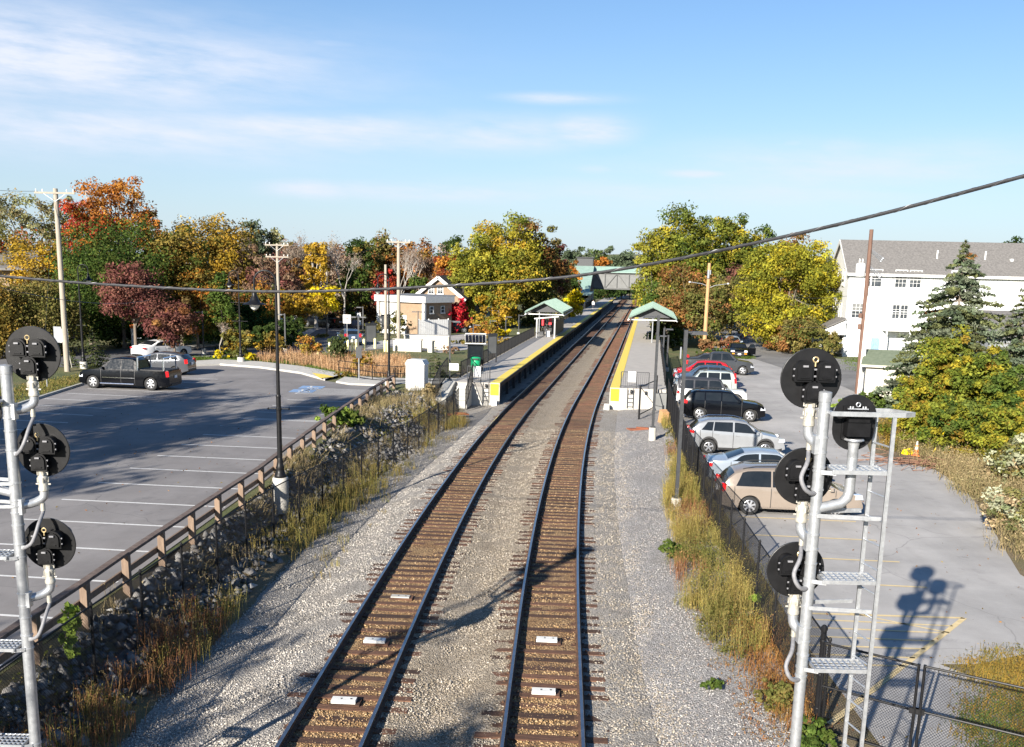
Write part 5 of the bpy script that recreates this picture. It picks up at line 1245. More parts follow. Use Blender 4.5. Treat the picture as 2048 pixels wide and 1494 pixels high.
for u in np.linspace(0,1,5):g.append([(hx-.9*u*.35,SED['W']/2+.9*u,z) for z in (.35,.7,1.0)])
mb.grid(g);mb.grid([[(p[0]-.06,p[1],p[2]) for p in q] for q in g]);d=mb.build('open_door',MT['black_car'],r)
mb=MB();mb.prism([(hx-.08,SED['W']/2+.1,1.02),(hx-.36,SED['W']/2+.86,1.02),(hx-.36,SED['W']/2+.7,1.4),(hx-.2,SED['W']/2+.3,1.4)],(-.01,0,0),(.01,0,0));mb.build('door_window',MT['glass'],d)
for sg in (1,-1):
    mb=MB();mb.box((SED['L']-x0-.06,sg*.62,.5),(.12,.24,.1));mb.build('fog_lamp',MT['amber_lamp'],r)
vehicle('pale_hatchback','pale blue car standing right behind the black sedan','car','paleblue_car',P=G(1468,702,ZR+.03),rz=-PI/2-.05,loc=(PRI['wb']/2+.8,0),**PRI)
# left side
r,x0,zt,ys=lot(PUP,303,781,'r','pickup_truck','black pickup with chrome ladder rack parked on the left','pickup truck','black_car',flip=True,z=ZL+.02,bed=(.12,1.9),tail=(.1,.2,.34,1.02),spokes=6,rzo=.0)
mb=MB()
for x in (.35,2.0):
    for sg in (1,-1):mb.cyl((x-x0,sg*.9,1.2),(x-x0,sg*.86,1.98),.055,n=8)
    mb.cyl((x-x0,-.92,1.98),(x-x0,.92,1.98),.035,n=8)
mb.build('ladder_rack',MT['chrome'],r)
mb=MB()
for sg in (1,-1):mb.tube([(4.35-x0,sg*1.06,.36),(2.2-x0,sg*1.06,.36)],.045,8)
mb.build('running_board',MT['chrome'],r)
mb=MB();
for sg in (1,-1):mb.box((3.2-x0,sg*1.012,.72),(2.1,.02,.05))
mb.build('door_moulding',MT['chrome'],r)
lot(PRI,0,0,'r','grey_hatchback','silver grey hatchback parked just beyond the black pickup','car','gunmetal_car',flip=True,P=G(385,753,ZL+.02)+Vector((-1.25,.3,0)),z=ZL+.02,rzo=.05,tail=(.12,.2,.3,.98))
vehicle('sedan','white sedan driving on the left road','sedan','white_car',P=G(341,716,ZL+.02),rz=1.02,loc=(0,-.9),tail=(.12,.4,.13,.88),**SED)
vehicle('pickup_truck','dark pickup far up the left road by the yellow trees','pickup truck','black_car',P=G(638,655,ZL+.02),rz=2.55,loc=(0,.7),bed=(.12,1.9),**PUP)
vehicle('dark_hatchback','dark blue hatchback with red lamps behind the bollards','car','blue_car',P=G(703,690,ZL+.02),rz=1.9,loc=(-1.2,0),tail=(.12,.3,.34,1.0),**PRI)
vehicle('dark_hatchback','dark car beside the small scarlet tree','car','black_car',P=G(907,666,ZL+.02),rz=.4,loc=(0,-.7),**SUV)
# ================================================================= PEOPLE
def person(label,P,rz,pose,top,bottom):
    t=thing('person',label,'person',P,rz)
    if pose=='stand':
        J={'pel':(0,0,.95),'ch':(0,.01,1.32),'nk':(0,.0,1.5),'hd':(0,.03,1.64),'ht':(0,.02,1.75),'ls':(-.19,0,1.43),'le':(-.24,.02,1.14),'lw':(-.22,.12,.9),'lh':(-.21,.15,.8),'rs':(.19,0,1.43),'re':(.25,.0,1.14),'rw':(.24,.1,.89),'rh':(.23,.13,.79),
           'lk':(-.1,.03,.5),'la':(-.11,-.02,.09),'lt':(-.12,.16,.04),'rk':(.1,.05,.5),'ra':(.12,-.01,.09),'rt':(.13,.17,.04),'lp':(-.1,0,.9),'rp':(.1,0,.9)}
    else:
        J={'pel':(0,0,.52),'ch':(0,.05,.92),'nk':(0,.08,1.1),'hd':(0,.14,1.24),'ht':(0,.14,1.35),'ls':(-.19,.06,1.03),'le':(-.25,.18,.78),'lw':(-.16,.38,.66),'lh':(-.12,.46,.62),'rs':(.19,.06,1.03),'re':(.25,.18,.78),'rw':(.16,.38,.66),'rh':(.12,.46,.62),
           'lk':(-.13,.45,.52),'la':(-.13,.47,.09),'lt':(-.14,.64,.04),'rk':(.13,.45,.52),'ra':(.13,.5,.09),'rt':(.14,.67,.04),'lp':(-.1,.03,.5),'rp':(.1,.03,.5)}
    Rr={'pel':.15,'ch':.165,'nk':.06,'hd':.1,'ht':.075,'ls':.07,'le':.047,'lw':.034,'lh':.04,'rs':.07,'re':.047,'rw':.034,'rh':.04,'lk':.06,'la':.045,'lt':.035,'rk':.06,'ra':.045,'rt':.035,'lp':.1,'rp':.1}
    ed=[('pel','ch'),('ch','nk'),('nk','hd'),('hd','ht'),('ch','ls'),('ls','le'),('le','lw'),('lw','lh'),('ch','rs'),('rs','re'),('re','rw'),('rw','rh'),('pel','lp'),('lp','lk'),('lk','la'),('la','lt'),('pel','rp'),('rp','rk'),('rk','ra'),('ra','rt')]
    nm=list(J);me=bpy.data.meshes.new('body');me.from_pydata([J[k] for k in nm],[(nm.index(a),nm.index(b)) for a,b in ed],[])
    o=bpy.data.objects.new('body',me);COL.objects.link(o);o.parent=t
    md=o.modifiers.new('skin','SKIN')
    if not me.skin_vertices:
        me.attributes  # skin layer is made by the modifier through the operator only
    import bmesh
    bm=bmesh.new();bm.from_mesh(me);ly=bm.verts.layers.skin.verify();bm.verts.ensure_lookup_table()
    for i,k in enumerate(nm):bm.verts[i][ly].radius=(Rr[k],Rr[k]*(.75 if k in('ch','pel') else 1));bm.verts[i][ly].use_root=(k=='pel')
    bm.to_mesh(me);bm.free()
    o.modifiers.new('sub','SUBSURF').levels=1;o.modifiers['sub'].render_levels=2;me.materials.append(MT[top])
    mb=MB();h=Vector(J['hd']);mb.lathe(h+Vector((0,-.02,.02)),[(.112,-.02),(.115,.04),(.09,.1),(.04,.125),(0,.13)],12);mb.build('hair',MT['hair'],t,True)
    mb=MB();mb.lathe(h+Vector((0,.035,-.03)),[(0,-.09),(.06,-.07),(.085,0),(.07,.05)],10);mb.box(h+Vector((0,.125,-.02)),(.025,.03,.04));mb.build('face',MT['skin'],t,True)
    mb=MB()
    for a,b,r0_,r1_ in (('lp','lk',.108,.075),('rp','rk',.108,.075),('lk','la',.075,.06),('rk','ra',.075,.06)):mb.tube([J[a],J[b]],[r0_,r1_],10)
    mb.build('trousers',MT[bottom],t,True)
    for sg in ('l','r'):
        w,hd_=Vector(J[sg+'w']),Vector(J[sg+'h']);u=(hd_-w).normalized();sd=u.orthogonal().normalized();mb=MB();mb.tube([w+u*.02,hd_],[.032,.036],8)
        for k in range(4):
            b0=hd_+sd*(.027-.018*k);mb.tube([b0,b0+u*(.05,.058,.055,.043)[k],b0+u*(.075,.085,.08,.062)[k]+u.cross(sd)*.02],[.009,.008,.006],5)
        b0=w+u*.06+sd*.035;mb.tube([b0,b0+u*.035+sd*.025,b0+u*.065+sd*.03],[.011,.009,.007],5)
        mb.build('hand',MT['skin'],t,True)
p=T(206,-7.2,1.2);person('distant person in white standing on the left platform near the stair tower',p,-2.8,'stand','cloth_white','cloth_dark')
p=T(119,-8.1,1.2);person('person in dark clothes seated on the bench under the left shelter',p+Vector((.1,0,0)),-1.6,'sit','cloth_dark','cloth_dark')
# ================================================================= BUILDINGS
def windowpart(root,c,w,h,ax,nrm,cols=2,rows_=3,shade=0,frame='white_paint',sill=True):
    """window as a part: frame (with muntins) > pane; c = world centre, ax = unit vector along wall, nrm = outward normal"""
    c=Vector(c);ax=Vector(ax);nrm=Vector(nrm);U=Vector((0,0,1))
    def slab(mb,u0,u1,v0,v1,n0,n1):
        P=[c+ax*u0+U*v0,c+ax*u1+U*v0,c+ax*u1+U*v1,c+ax*u0+U*v1];mb.prism(P,nrm*n0,nrm*n1)
    mb=MB();e=.09
    slab(mb,-w/2-e,-w/2,-h/2-e,h/2+e,.004,.07);slab(mb,w/2,w/2+e,-h/2-e,h/2+e,.004,.07);slab(mb,-w/2,w/2,h/2,h/2+e,.004,.07);slab(mb,-w/2-.06-e,w/2+.06+e,-h/2-e-.04,-h/2,.006,.12)
    for k in range(1,cols):slab(mb,-w/2+w*k/cols-.018,-w/2+w*k/cols+.018,-h/2,h/2,.024,.045)
    for k in range(1,rows_):slab(mb,-w/2,w/2,-h/2+h*k/rows_-.018,-h/2+h*k/rows_+.018,.026,.047)
    slab(mb,-w/2,w/2,-.03,.03,.03,.055)
    f=mb.build('window',MT[frame],root,world=True)
    mb=MB();P=[c+ax*a+U*b-root.location for a,b in ((-w/2,-h/2),(w/2,-h/2),(w/2,h/2),(-w/2,h/2))];mb.prism(P,nrm*.005,nrm*.02);mb.build('pane',MT['house_glass'],f)
    if shade:
        mb=MB();P=[c+ax*a+U*b-root.location for a,b in ((-w/2+.01,h/2-h*shade),(w/2-.01,h/2-h*shade),(w/2-.01,h/2-.01),(-w/2+.01,h/2-.01))];mb.prism(P,nrm*.0205,nrm*.0235);mb.build('blind',MT['mesh_grey'],f)
# ---- white three-storey building on the right
zg=ZR;Bx=A(1700,702,110.).x
C0=Vector((Bx,112.5,zg));wd=Vector((.995,-.1,0)).normalized();bd=Vector((.1,.995,0)).normalized()
bl_=thing('white_apartment_house','large white three storey house with grey shingle roof on the right','house',C0)
HL,HD=46,9.5;ze=A(1703,543,112.5).z;zr=A(1692,482,117).z
def W(u,v,z):return C0+wd*u+bd*v+Vector((0,0,z-zg))
mb=MB();pts=[(0,0),(HL,0),(HL,HD),(0,HD)]
V=[W(u,v,zg-.3) for u,v in pts]+[W(u,v,ze) for u,v in pts];mb.add(V,[(0,1,5,4),(1,2,6,5),(2,3,7,6),(3,0,4,7)])
for u in (0,HL):
    q=[W(u,0,ze),W(u,HD,ze),W(u,HD/2,zr-.05)];mb.add(q,[(0,1,2)])
mb.build('wall',MT['white_wall'],bl_,world=True)
mb=MB();ov=.45;rs=(zr-ze)/(HD/2)
for s1,vA in ((1,-ov),(-1,HD+ov)):
    q=[W(-.35,vA,ze-ov*rs),W(HL+.35,vA,ze-ov*rs),W(HL+.35,HD/2,zr),W(-.35,HD/2,zr)];mb.prism(q,(0,0,0),(0,0,.16))
rf=mb.build('roof',MT['roof_grey'],bl_,world=True)
mb=MB()
for u in (9.5,14.5,20.5,33):
    p=W(u,2.1,ze+2.1*rs)-bl_.location;mb.cyl(p,p+Vector((0,0,1.0)),.09,n=8)
for u in (17.2,23,30):
    p=W(u,2.0,ze+2.0*rs)-bl_.location;mb.box(p+Vector((0,0,.15)),(.3,.3,.35))
mb.build('vent_pipe',MT['white_paint'],rf)
mb=MB();mb.bar(W(-.3,-ov-.02,ze-ov*rs+.02),W(HL+.3,-ov-.02,ze-ov*rs+.02),.14,.28)
for a,b in ((-ov,HD/2),(HD+ov,HD/2)):
    mb.bar(W(-.37,a,ze-ov*rs),W(-.37,b,zr),.06,.32)
mb.bar(W(0,-ov/2,ze-ov*rs+.0),W(HL,-ov/2,ze-ov*rs),.4,.06);mb.build('cornice',MT['white_paint'],bl_,world=True)
mb=MB()
for u in (9.8,27):mb.cyl(W(u,-.1,zg),W(u,-.1,ze-.4),.06,n=8)
mb.build('downspout',MT['galv'],bl_,world=True)
for u,z,w,h,c,r,sh in ((2.7,8.42,1.15,1.6,2,3,0),(5.4,8.42,.95,1.6,3,4,.55),(6.9,8.42,.95,1.6,3,4,.6),(11.2,8.42,1.0,1.7,3,4,.95),(12.7,8.42,1.0,1.7,3,4,0),(21.4,8.4,1.1,1.5,3,4,0),(25.2,8.42,1.05,1.8,3,4,0),(26.7,8.42,1.05,1.8,3,4,0),(34,8.42,1.05,1.8,3,4,0),
    (1.2,4.95,1.0,1.35,3,4,.55),(5.2,4.95,.6,1.3,2,3,0),(6.05,4.95,.6,1.3,2,3,0),(11.5,4.95,.6,1.3,2,3,0),(24.8,4.95,.55,1.3,2,3,0),(25.6,4.95,.55,1.3,2,3,0)):
    windowpart(bl_,W(u,0,z+zg),w*1.18,h*1.08,wd,-bd,c,r,sh)
for v,z,w,h in ((2.6,8.5,.9,1.8),(6.3,4.6,.9,1.9),(3.0,4.6,.9,1.9),(6.3,8.5,.9,1.8)):
    windowpart(bl_,W(0,v,z+zg),w,h,-bd,-wd,2,3)
mb=MB();q=[W(2.9,-.02,zg),W(3.8,-.02,zg),W(3.8,-.02,zg+2.1),W(2.9,-.02,zg+2.1)];mb.prism(q,-bd*.01,-bd*.05);dr=mb.build('door',MT['line_blue'],bl_,world=True)
mb=MB();mb.lathe(W(3.68,-.12,zg+1.0)-bl_.location,[(0,-.03),(.04,0),(0,.03)],8);mb.build('handle',MT['galv'],dr)
mb=MB();q=[W(3.9,-2.0,zg+2.95),W(9.0,-2.0,zg+2.95),W(9.0,-.02,zg+2.95),W(3.9,-.02,zg+2.95)];mb.prism(q,(0,0,0),(0,0,.12))   # balcony deck
q=[W(3.9,-2.0,zg+3.0),W(9.0,-2.0,zg+3.0),W(9.0,-2.0,zg+4.05),W(3.9,-2.0,zg+4.05)];mb.prism(q,(0,0,0),-bd*.06)
q=[W(9.0,-2.0,zg+3.0),W(9.0,-.02,zg+3.0),W(9.0,-.02,zg+4.05),W(9.0,-2.0,zg+4.05)];mb.prism(q,(0,0,0),wd*.06);mb.build('balcony',MT['white_wall'],bl_,world=True)
for u in (4.0,6.4,8.9):
    mb=MB();mb.bar(W(u,-1.9,zg),W(u,-1.9,zg+2.95),.14,.14,up=(0,1,0));mb.build('balcony_post',MT['white_paint'],bl_,world=True)
# porch on the gable end
mb=MB();q=[W(-3.0,-.6,zg+2.55),W(-3.0,6.5,zg+2.55),W(.0,6.5,zg+4.0),W(.0,-.6,zg+4.0)];mb.prism(q,(0,0,0),(0,0,.14));mb.build('porch_roof',MT['roof_grey'],bl_,world=True)
mb=MB();mb.bar(W(-3.0,-.6,zg+2.46),W(-3.0,6.5,zg+2.46),.18,.22);mb.bar(W(-3.0,-.6,zg+2.46),W(0,-.6,zg+2.46),.18,.22);q=[W(-2.9,-.58,zg+2.5),W(0,-.58,zg+2.5),W(0,-.58,zg+3.9)];mb.prism(q,(0,0,0),bd*.05);mb.build('porch_fascia',MT['white_paint'],bl_,world=True)
for u,v in ((-2.8,-.4),(-1.2,-.4),(-2.8,2.6),(-2.8,6.2)):
    mb=MB();mb.bar(W(u,v,zg),W(u,v,zg+2.5),.2,.2,up=(0,1,0));mb.build('porch_post',MT['white_paint'],bl_,world=True)
for v,w,h in ((1.0,1.2,1.9),(3.6,1.0,2.0)):windowpart(bl_,W(0,v,zg+1.3),w,h,-bd,-wd,2,2)
p=W(5.4,-.9,zg);mb=MB();mb.box(p+Vector((0,0,.5)),(1.2,.7,.9));
for k in range(5):mb.box(p+Vector((-.4+.2*k,-.365,.5)),(.1,.03,.7))
mb.box(p+Vector((0,0,.02)),(1.4,.9,.1));one(mb,'air_conditioner',MT['galv'],'grey air conditioner box at the foot of the white house','air conditioner',p)
# ---- shed
s0=G(1727,792,ZR);s0=Vector((s0.x,s0.y,ZR));sh=thing('shed','small cream shed with green shingle roof half hidden by vines','shed',s0)
sx=Vector((.93,-.36,0)).normalized();sy=Vector((.36,.93,0)).normalized()
def SW(u,v,z):return s0+sx*u+sy*v+Vector((0,0,z))
mb=MB();w,dp,hh,hr=3.1,4.6,2.35,3.15
V=[SW(0,0,-.2),SW(w,0,-.2),SW(w,dp,-.2),SW(0,dp,-.2),SW(0,0,hh),SW(w,0,hh),SW(w,dp,hh),SW(0,dp,hh)];mb.add(V,[(0,1,5,4),(1,2,6,5),(2,3,7,6),(3,0,4,7)]);mb.add([SW(w,0,hh),SW(w,dp,hh),SW(w,dp/2,hr)],[(0,1,2)]);mb.add([SW(0,0,hh),SW(0,dp,hh),SW(0,dp/2,hr)],[(0,1,2)])
mb.build('wall',MT['cream_wall'],sh,world=True)
mb=MB();k=(hr-hh)/(dp/2)
for a in (-.35,dp+.35):q=[SW(-.35,a,hh-.35*k),SW(w+.35,a,hh-.35*k),SW(w+.35,dp/2,hr),SW(-.35,dp/2,hr)];mb.prism(q,(0,0,.02),(0,0,.12))
mb.build('roof',MT['roof_green'],sh,world=True)
mb=MB()
for u in (-.37,w+.37):
    for a in (-.35,dp+.35):mb.bar(SW(u,a,hh-.35*k),SW(u,dp/2,hr),.04,.16)
mb.bar(SW(-.35,-.37,hh-.35*k),SW(w+.35,-.37,hh-.35*k),.04,.16);mb.build('fascia',MT['cream_wall'],sh,world=True)
mb=MB();q=[SW(-.012,1.5,0),SW(-.012,2.5,0),SW(-.012,2.5,2),SW(-.012,1.5,2)];mb.prism(q,-sx*.0,-sx*.05);mb.build('door',MT['white_paint'],sh,world=True)
# ---- grey roofed garage behind the spruces
g0=A(1978,690,82.);g0=Vector((g0.x,82.,ZR));gr=thing('grey_garage','plain grey outbuilding between the two spruces','garage',g0)
zt=A(1978,627,82.).z;mb=MB();mb.b2((g0.x,82,ZR),(g0.x+9,90,zt-1.6));mb.build('wall',MT['grey_paint'],gr,world=True)
mb=MB();mb.prism([(g0.x-.4,81.5,zt-1.9),(g0.x+9.4,81.5,zt-1.9),(g0.x+9.4,86,zt),(g0.x-.4,86,zt)],(0,0,0),(0,0,.15));mb.prism([(g0.x-.4,90.5,zt-1.9),(g0.x+9.4,90.5,zt-1.9),(g0.x+9.4,86,zt),(g0.x-.4,86,zt)],(0,0,0),(0,0,.15));mb.build('roof',MT['roof_grey'],gr,world=True)
mb=MB();mb.b2((g0.x+2,81.97,ZR+.1),(g0.x+5,82.0,ZR+2.3));mb.build('door',MT['white_paint'],gr,world=True)
# ---- brown building with flat white fascia
a=G(758,665,ZL);b=G(848,671,ZL);ux=(b-a);bw=ux.length;ux.normalize();uy=Vector((-ux.y,ux.x,0))
tb=thing('brown_utility_building','low brown building with flat roof and broad white fascia','building',a);hh=A(848,603,b.y).z-ZL
def BW(u,v,z):return a+ux*u+uy*v+Vector((0,0,z))
D=5.5;mb=MB();V=[BW(u,v,z) for z in (-.2,hh) for u,v in ((0,0),(bw,0),(bw,D),(0,D))];mb.add(V,[(0,1,5,4),(1,2,6,5),(2,3,7,6),(3,0,4,7)]);mb.build('wall',MT['tan_wall'],tb,world=True)
mb=MB();q=[BW(-.35,-.35,hh),BW(bw+.35,-.35,hh),BW(bw+.35,D+.35,hh+.25),BW(-.35,D+.35,hh+.25)];mb.prism(q,(0,0,.3),(0,0,.42));mb.build('roof',MT['roof_flat'],tb,world=True)
mb=MB()
for p,q in (((-.35,-.38),(bw+.35,-.38)),((bw+.38,-.35),(bw+.38,D)),((-.38,-.35),(-.38,D))):mb.bar(BW(*p,hh+.2),BW(*q,hh+.2),.08,.72)
mb.build('fascia',MT['white_paint'],tb,world=True)
mb=MB()
for u in (0,bw):mb=MB();mb.box(BW(u,-.02,hh/2),(.34,.34,hh-.05),math.atan2(ux.y,ux.x));mb.build('corner_board',MT['white_paint'],tb,world=True)
mb=MB();q=[BW(.3,-.012,.0),BW(bw*.43,-.012,0),BW(bw*.43,-.012,hh-.2),BW(.3,-.012,hh-.2)];mb.prism(q,(0,0,0),-uy*.04);mb.build('white_panel',MT['white_paint'],tb,world=True)
mb=MB();q=[BW(bw*.46,-.012,.0),BW(bw*.62,-.012,0),BW(bw*.62,-.012,2.2),BW(bw*.46,-.012,2.2)];mb.prism(q,(0,0,0),-uy*.05);mb.build('door',MT['white_paint'],tb,world=True)
for v in (1.4,3.6):windowpart(tb,BW(bw,v,2.9),.6,.7,uy,ux,1,1)
# ---- gabled house behind
a=A(826,600,134.);b=A(926,600,134.);zE=A(826,593,134.).z;zA_=A(871,553,134.).z
gh=thing('gabled_house','tan gabled house with white trim behind the flat brown building','house',(a.x,134,ZL));w=b.x-a.x;D=16;k=(zA_-zE)/(w/2)
mb=MB();x0,x1,xm=a.x+.35,b.x-.35,(a.x+b.x)/2;dx=.13*D
V=[(x0,134,ZL),(x1,134,ZL),(x1,134,zE),(xm,134,zA_-.15),(x0,134,zE)];V2=[(x+dx,134+D,z) for x,y,z in V];mb.add(V+V2,[(0,1,2,3,4),(9,8,7,6,5),(0,4,9,5),(1,6,7,2)]);mb.build('wall',MT['tan_wall'],gh,world=True)
mb=MB()
for e,sg in ((a.x-.3,-1),(b.x+.3,1)):q=[(e,133.6,zE-.3*k),(xm,133.6,zA_),(xm+dx,134+D,zA_),(e+dx,134+D,zE-.3*k)];mb.prism(q,(0,0,0),(0,0,.16))
mb.build('roof',MT['roof_dark'],gh,world=True)
mb=MB();mb.bar((a.x-.32,133.56,zE-.35*k-.1),(xm,133.56,zA_-.1),.1,.4);mb.bar((b.x+.32,133.56,zE-.35*k-.1),(xm,133.56,zA_-.1),.1,.4);mb.build('barge_board',MT['white_paint'],gh,world=True)
for px in (862.5,880.5):
    c=A(px,579.5,133.99);windowpart(gh,(c.x,133.99,c.z),.62,.95,(1,0,0),(0,-1,0),2,3)
# ---- house roof at the left edge
a=A(0,560,96.);hl=thing('grey_roofed_house','grey shingled roof of a house at the left edge among the trees','house',(a.x-8,100,ZL))
zR_=A(30,503,104.).z;zE=A(30,541,96.).z;xR=A(82,535,96.).x;mb=MB();mb.b2((a.x-14,97,ZL),(xR-.5,111,zE+.1));mb.build('wall',MT['tan_wall'],hl,world=True)
mb=MB();mb.prism([(a.x-15,96,zE),(xR+.4,96,zE),(xR-1.6,104,zR_),(a.x-15,104,zR_)],(0,0,0),(0,0,.2));mb.prism([(a.x-15,112,zE),(xR+.4,112,zE),(xR-1.6,104,zR_),(a.x-15,104,zR_)],(0,0,0),(0,0,.2));mb.build('roof',MT['roof_grey'],hl,world=True)
windowpart(hl,(a.x-3,96.99,ZL+2),1,1.4,(1,0,0),(0,-1,0))
# ---- white board fence and low walls near the forecourt
a=G(837,674,ZL);b=G(896,672,ZL);t=thing('white_board_fence','white vertical board fence screening the yard of the brown building','fence',a);mb=MB();ht=A(840,640,a.y).z-ZL;n=16
for k in range(n):
    p=a.lerp(b,k/n);q=a.lerp(b,(k+.93)/n);mb.prism([p,q,q+Vector((0,0,ht)),p+Vector((0,0,ht))],(0,-.03,0),(0,.03,0))
mb.build('boards',MT['white_paint'],t,world=True)
mb=MB();mb.bar(a+Vector((0,.07,.4)),b+Vector((0,.07,.4)),.06,.1);mb.bar(a+Vector((0,.07,ht-.3)),b+Vector((0,.07,ht-.3)),.06,.1);mb.build('fence_rail',MT['white_paint'],t,world=True)
for k in range(4):
    p=a.lerp(b,k/3)+Vector((0,.15,0));mb=MB();mb.b2(p+Vector((-.06,-.06,0)),p+Vector((.06,.06,ht+.1)));mb.build('fence_post',MT['white_paint'],t,world=True)
def lowwall(name,label,x0,x1,y0,y1,h,th=.5):
    a,b=G(x0,y0,ZL),G(x1,y1,ZL);u=(b-a).normalized();v=Vector((-u.y,u.x,0));t=thing(name,label,'wall',a)
    mb=MB();mb.prism([a-Vector((0,0,.2)),b-Vector((0,0,.2)),b+v*th-Vector((0,0,.2)),a+v*th-Vector((0,0,.2))],(0,0,0),(0,0,h+.1));mb.build('wall_body',MT['cream_wall'],t,world=True)
    mb=MB();mb.prism([a-v*.05-u*.05,b-v*.05+u*.05,b+v*(th+.05)+u*.05,a+v*(th+.05)-u*.05],(0,0,h-.1),(0,0,h));mb.build('coping',MT['concrete_pale'],t,world=True)
lowwall('low_wall','long low cream wall behind the reeds, left part with a gap',786,842,702,704,1.15)
lowwall('low_wall','short low cream wall stub right of the gap behind the reeds',855,864,705,705.5,1.1)
lowwall('low_wall','low cream loading wall set farther back, right of the others',808,897,698,700,1.35,1.5)
# ---- signal cabinet
a=G(834,784,ZL);a=A(834,784,66.);a=Vector((a.x,66.,.35));cb_=thing('signal_cabinet','white steel signal cabinet with sloped top beside the lamp post','cabinet',a,-.22)
w,d,h=1.22,.9,A(834,728,66.).z-a.z
mb=MB();mb.box((0,0,h/2+.25),(w,d,h-.5));mb.build('body',MT['white_paint'],cb_)
mb=MB();P=[(-w/2-.06,0,h),(-w/2+.12,0,h+.3),(w/2-.12,0,h+.3),(w/2+.06,0,h)];mb.prism(P,(0,-d/2-.06,0),(0,d/2+.06,0));mb.build('roof',MT['white_paint'],cb_)
mb=MB();mb.box((0,0,.0),(w+.15,d+.15,1.0),taper=.96);mb.build('plinth',MT['concrete_pale'],cb_)
mb=MB();mb.box((-.02,-d/2-.012,h/2+.28),(w-.16,.02,h-.72));dd=mb.build('door',MT['white_wall'],cb_)
mb=MB();mb.box((.22,-d/2-.04,h*.6),(.05,.05,.2));mb.box((.22,-d/2-.03,h*.78),(.02,.03,.6));mb.build('handle',MT['car_trim'],dd)
mb=MB();mb.lathe((-.4,-d/2-.01,h-.05),[(.05,0),(.05,-.02),(0,-.025)],10,'Y');mb.build('vent',MT['car_trim'],cb_)
# ---- bollards
for k,(x,y) in enumerate(((635.5,709),(659.5,708),(696,703),(704.5,702),(712.5,702),(728,700.5),(750,697),(770,703),(776,704))):
    p=G(x,y,ZL);t=thing('bollard','','bollard',p,0,'pale yellow bollards around the forecourt')
    t['label']=('pale yellow bollard standing apart left of the dark evergreen shrub','pale yellow bollard touching the left of the dark evergreen shrub','leftmost pale yellow bollard of the row before the dark hatchback','second pale yellow bollard of the row before the dark hatchback','third pale yellow bollard of the row before the dark hatchback','pale yellow bollard just left of the framed map case','pale yellow bollard just right of the framed map case','pale yellow bollard left of the black lamp post','pale yellow bollard directly behind the black lamp post')[k]
    mb=MB();mb.lathe((0,0,-.1),[(.12,0),(.12,1.05),(.1,1.13),(.05,1.17),(0,1.18)],14);mb.build('tube',MT['bollard_yellow'],t,True)
    mb=MB();mb.lathe((0,0,.82),[(.123,0),(.123,.07)],14);mb.build('band',MT['white_paint'],t,True)
# ---- signs
def textpart(txt,size,mt,parent,loc,rot=(PI/2,0,0),name='lettering'):
    cu=bpy.data.curves.new(name,'FONT');cu.body=txt;cu.size=size;cu.align_x='CENTER';cu.align_y='CENTER';cu.extrude=.004
    o=bpy.data.objects.new(name,cu);COL.objects.link(o);dg=bpy.context.evaluated_depsgraph_get();me=bpy.data.meshes.new_from_object(o.evaluated_get(dg));bpy.data.objects.remove(o)
    me.materials.clear();me.materials.append(MT[mt]);o=bpy.data.objects.new(name,me);COL.objects.link(o);o.parent=parent;o.location=loc;o.rotation_euler=rot;return o
def sign(foot,label,w,h,zc,panel,txt=None,tm='sign_ink',size=.3,rz=0,lean=0,post='galv',extra=None):
    t=thing('road_sign',label,'sign',foot,rz)
    mb=MB();mb.cyl((lean,0.04,-.2),(0,.04,zc+h/2),.035,n=8);mb.build('post',MT[post],t)
    mb=MB();mb.box((0,0,zc),(w,.02,h));mb.build('panel',MT[panel],t)
    if txt:textpart(txt,size,tm,t,(0,-.016,zc))
    if extra:extra(t,zc)
    return t
f=G(132,735,ZL)
t=sign(f,'white parking sign with a dark P on a leaning post, with a blank plate behind',.62,.95,A(123,671,f.y).z-ZL,'wall_board','P','sign_ink',.62,lean=.45,post='cast_alu')
mb=MB();zc=A(123,671,f.y).z-ZL;mb.box((-.5,.12,zc+.05),(.7,.02,1.15),rz=-.35);mb.build('back_plate',MT['galv'],t)
def noturn(t,zc):
    mb=MB();R=.3
    mb.tube([(R*math.cos(u),-.02,zc+R*math.sin(u)) for u in np.linspace(0,2*PI,25)],.03,5);mb.bar((-.2,-.02,zc+.2),(.2,-.02,zc-.2),.05,.02);mb.build('ring',MT['red_lamp'],t)
    mb=MB();mb.bar((.1,-.014,zc-.2),(.1,-.014,zc+.06),.07,.01);mb.bar((.1,-.014,zc+.08),(-.1,-.014,zc+.08),.01,.07);mb.prism([(-.1,0,zc+.18),(-.2,0,zc+.08),(-.1,0,zc-.02)],(0,-.018,0),(0,-.011,0));mb.build('arrow',MT['sign_ink'],t)
f=G(694.5,702,ZL);sign(f,'white no left turn sign with red ring by the bollards',.72,.78,A(694,638,f.y).z-ZL,'wall_board',extra=noturn)
f=G(595,665,ZL);t=sign(f,'green street name sign above a small white plate by the left footpath',.55,.34,A(594,627,f.y).z-ZL,'sign_green');mb=MB();mb.box((-.05,0,A(594,633,f.y).z-ZL-.12),(.6,.02,.45));mb.build('lower_plate',MT['wall_board'],t)
f=G(414,690,ZL);sign(f,'small grey triangular topped sign in the shade by the left road',.35,.5,A(414,649,f.y).z-ZL,'galv')
f=G(563,680,ZL);sign(f,'small white sign before the dark hedge',.35,.5,A(563,641,f.y).z-ZL,'wall_board')
f=G(718,668,ZL);t=sign(f,'back of a white sign cluster at the road bend',.45,.55,A(718,630,f.y).z-ZL,'wall_board');mb=MB();mb.box((.05,0,A(718,645,f.y).z-ZL),(.4,.02,.5));mb.build('lower_plate',MT['wall_board'],t)
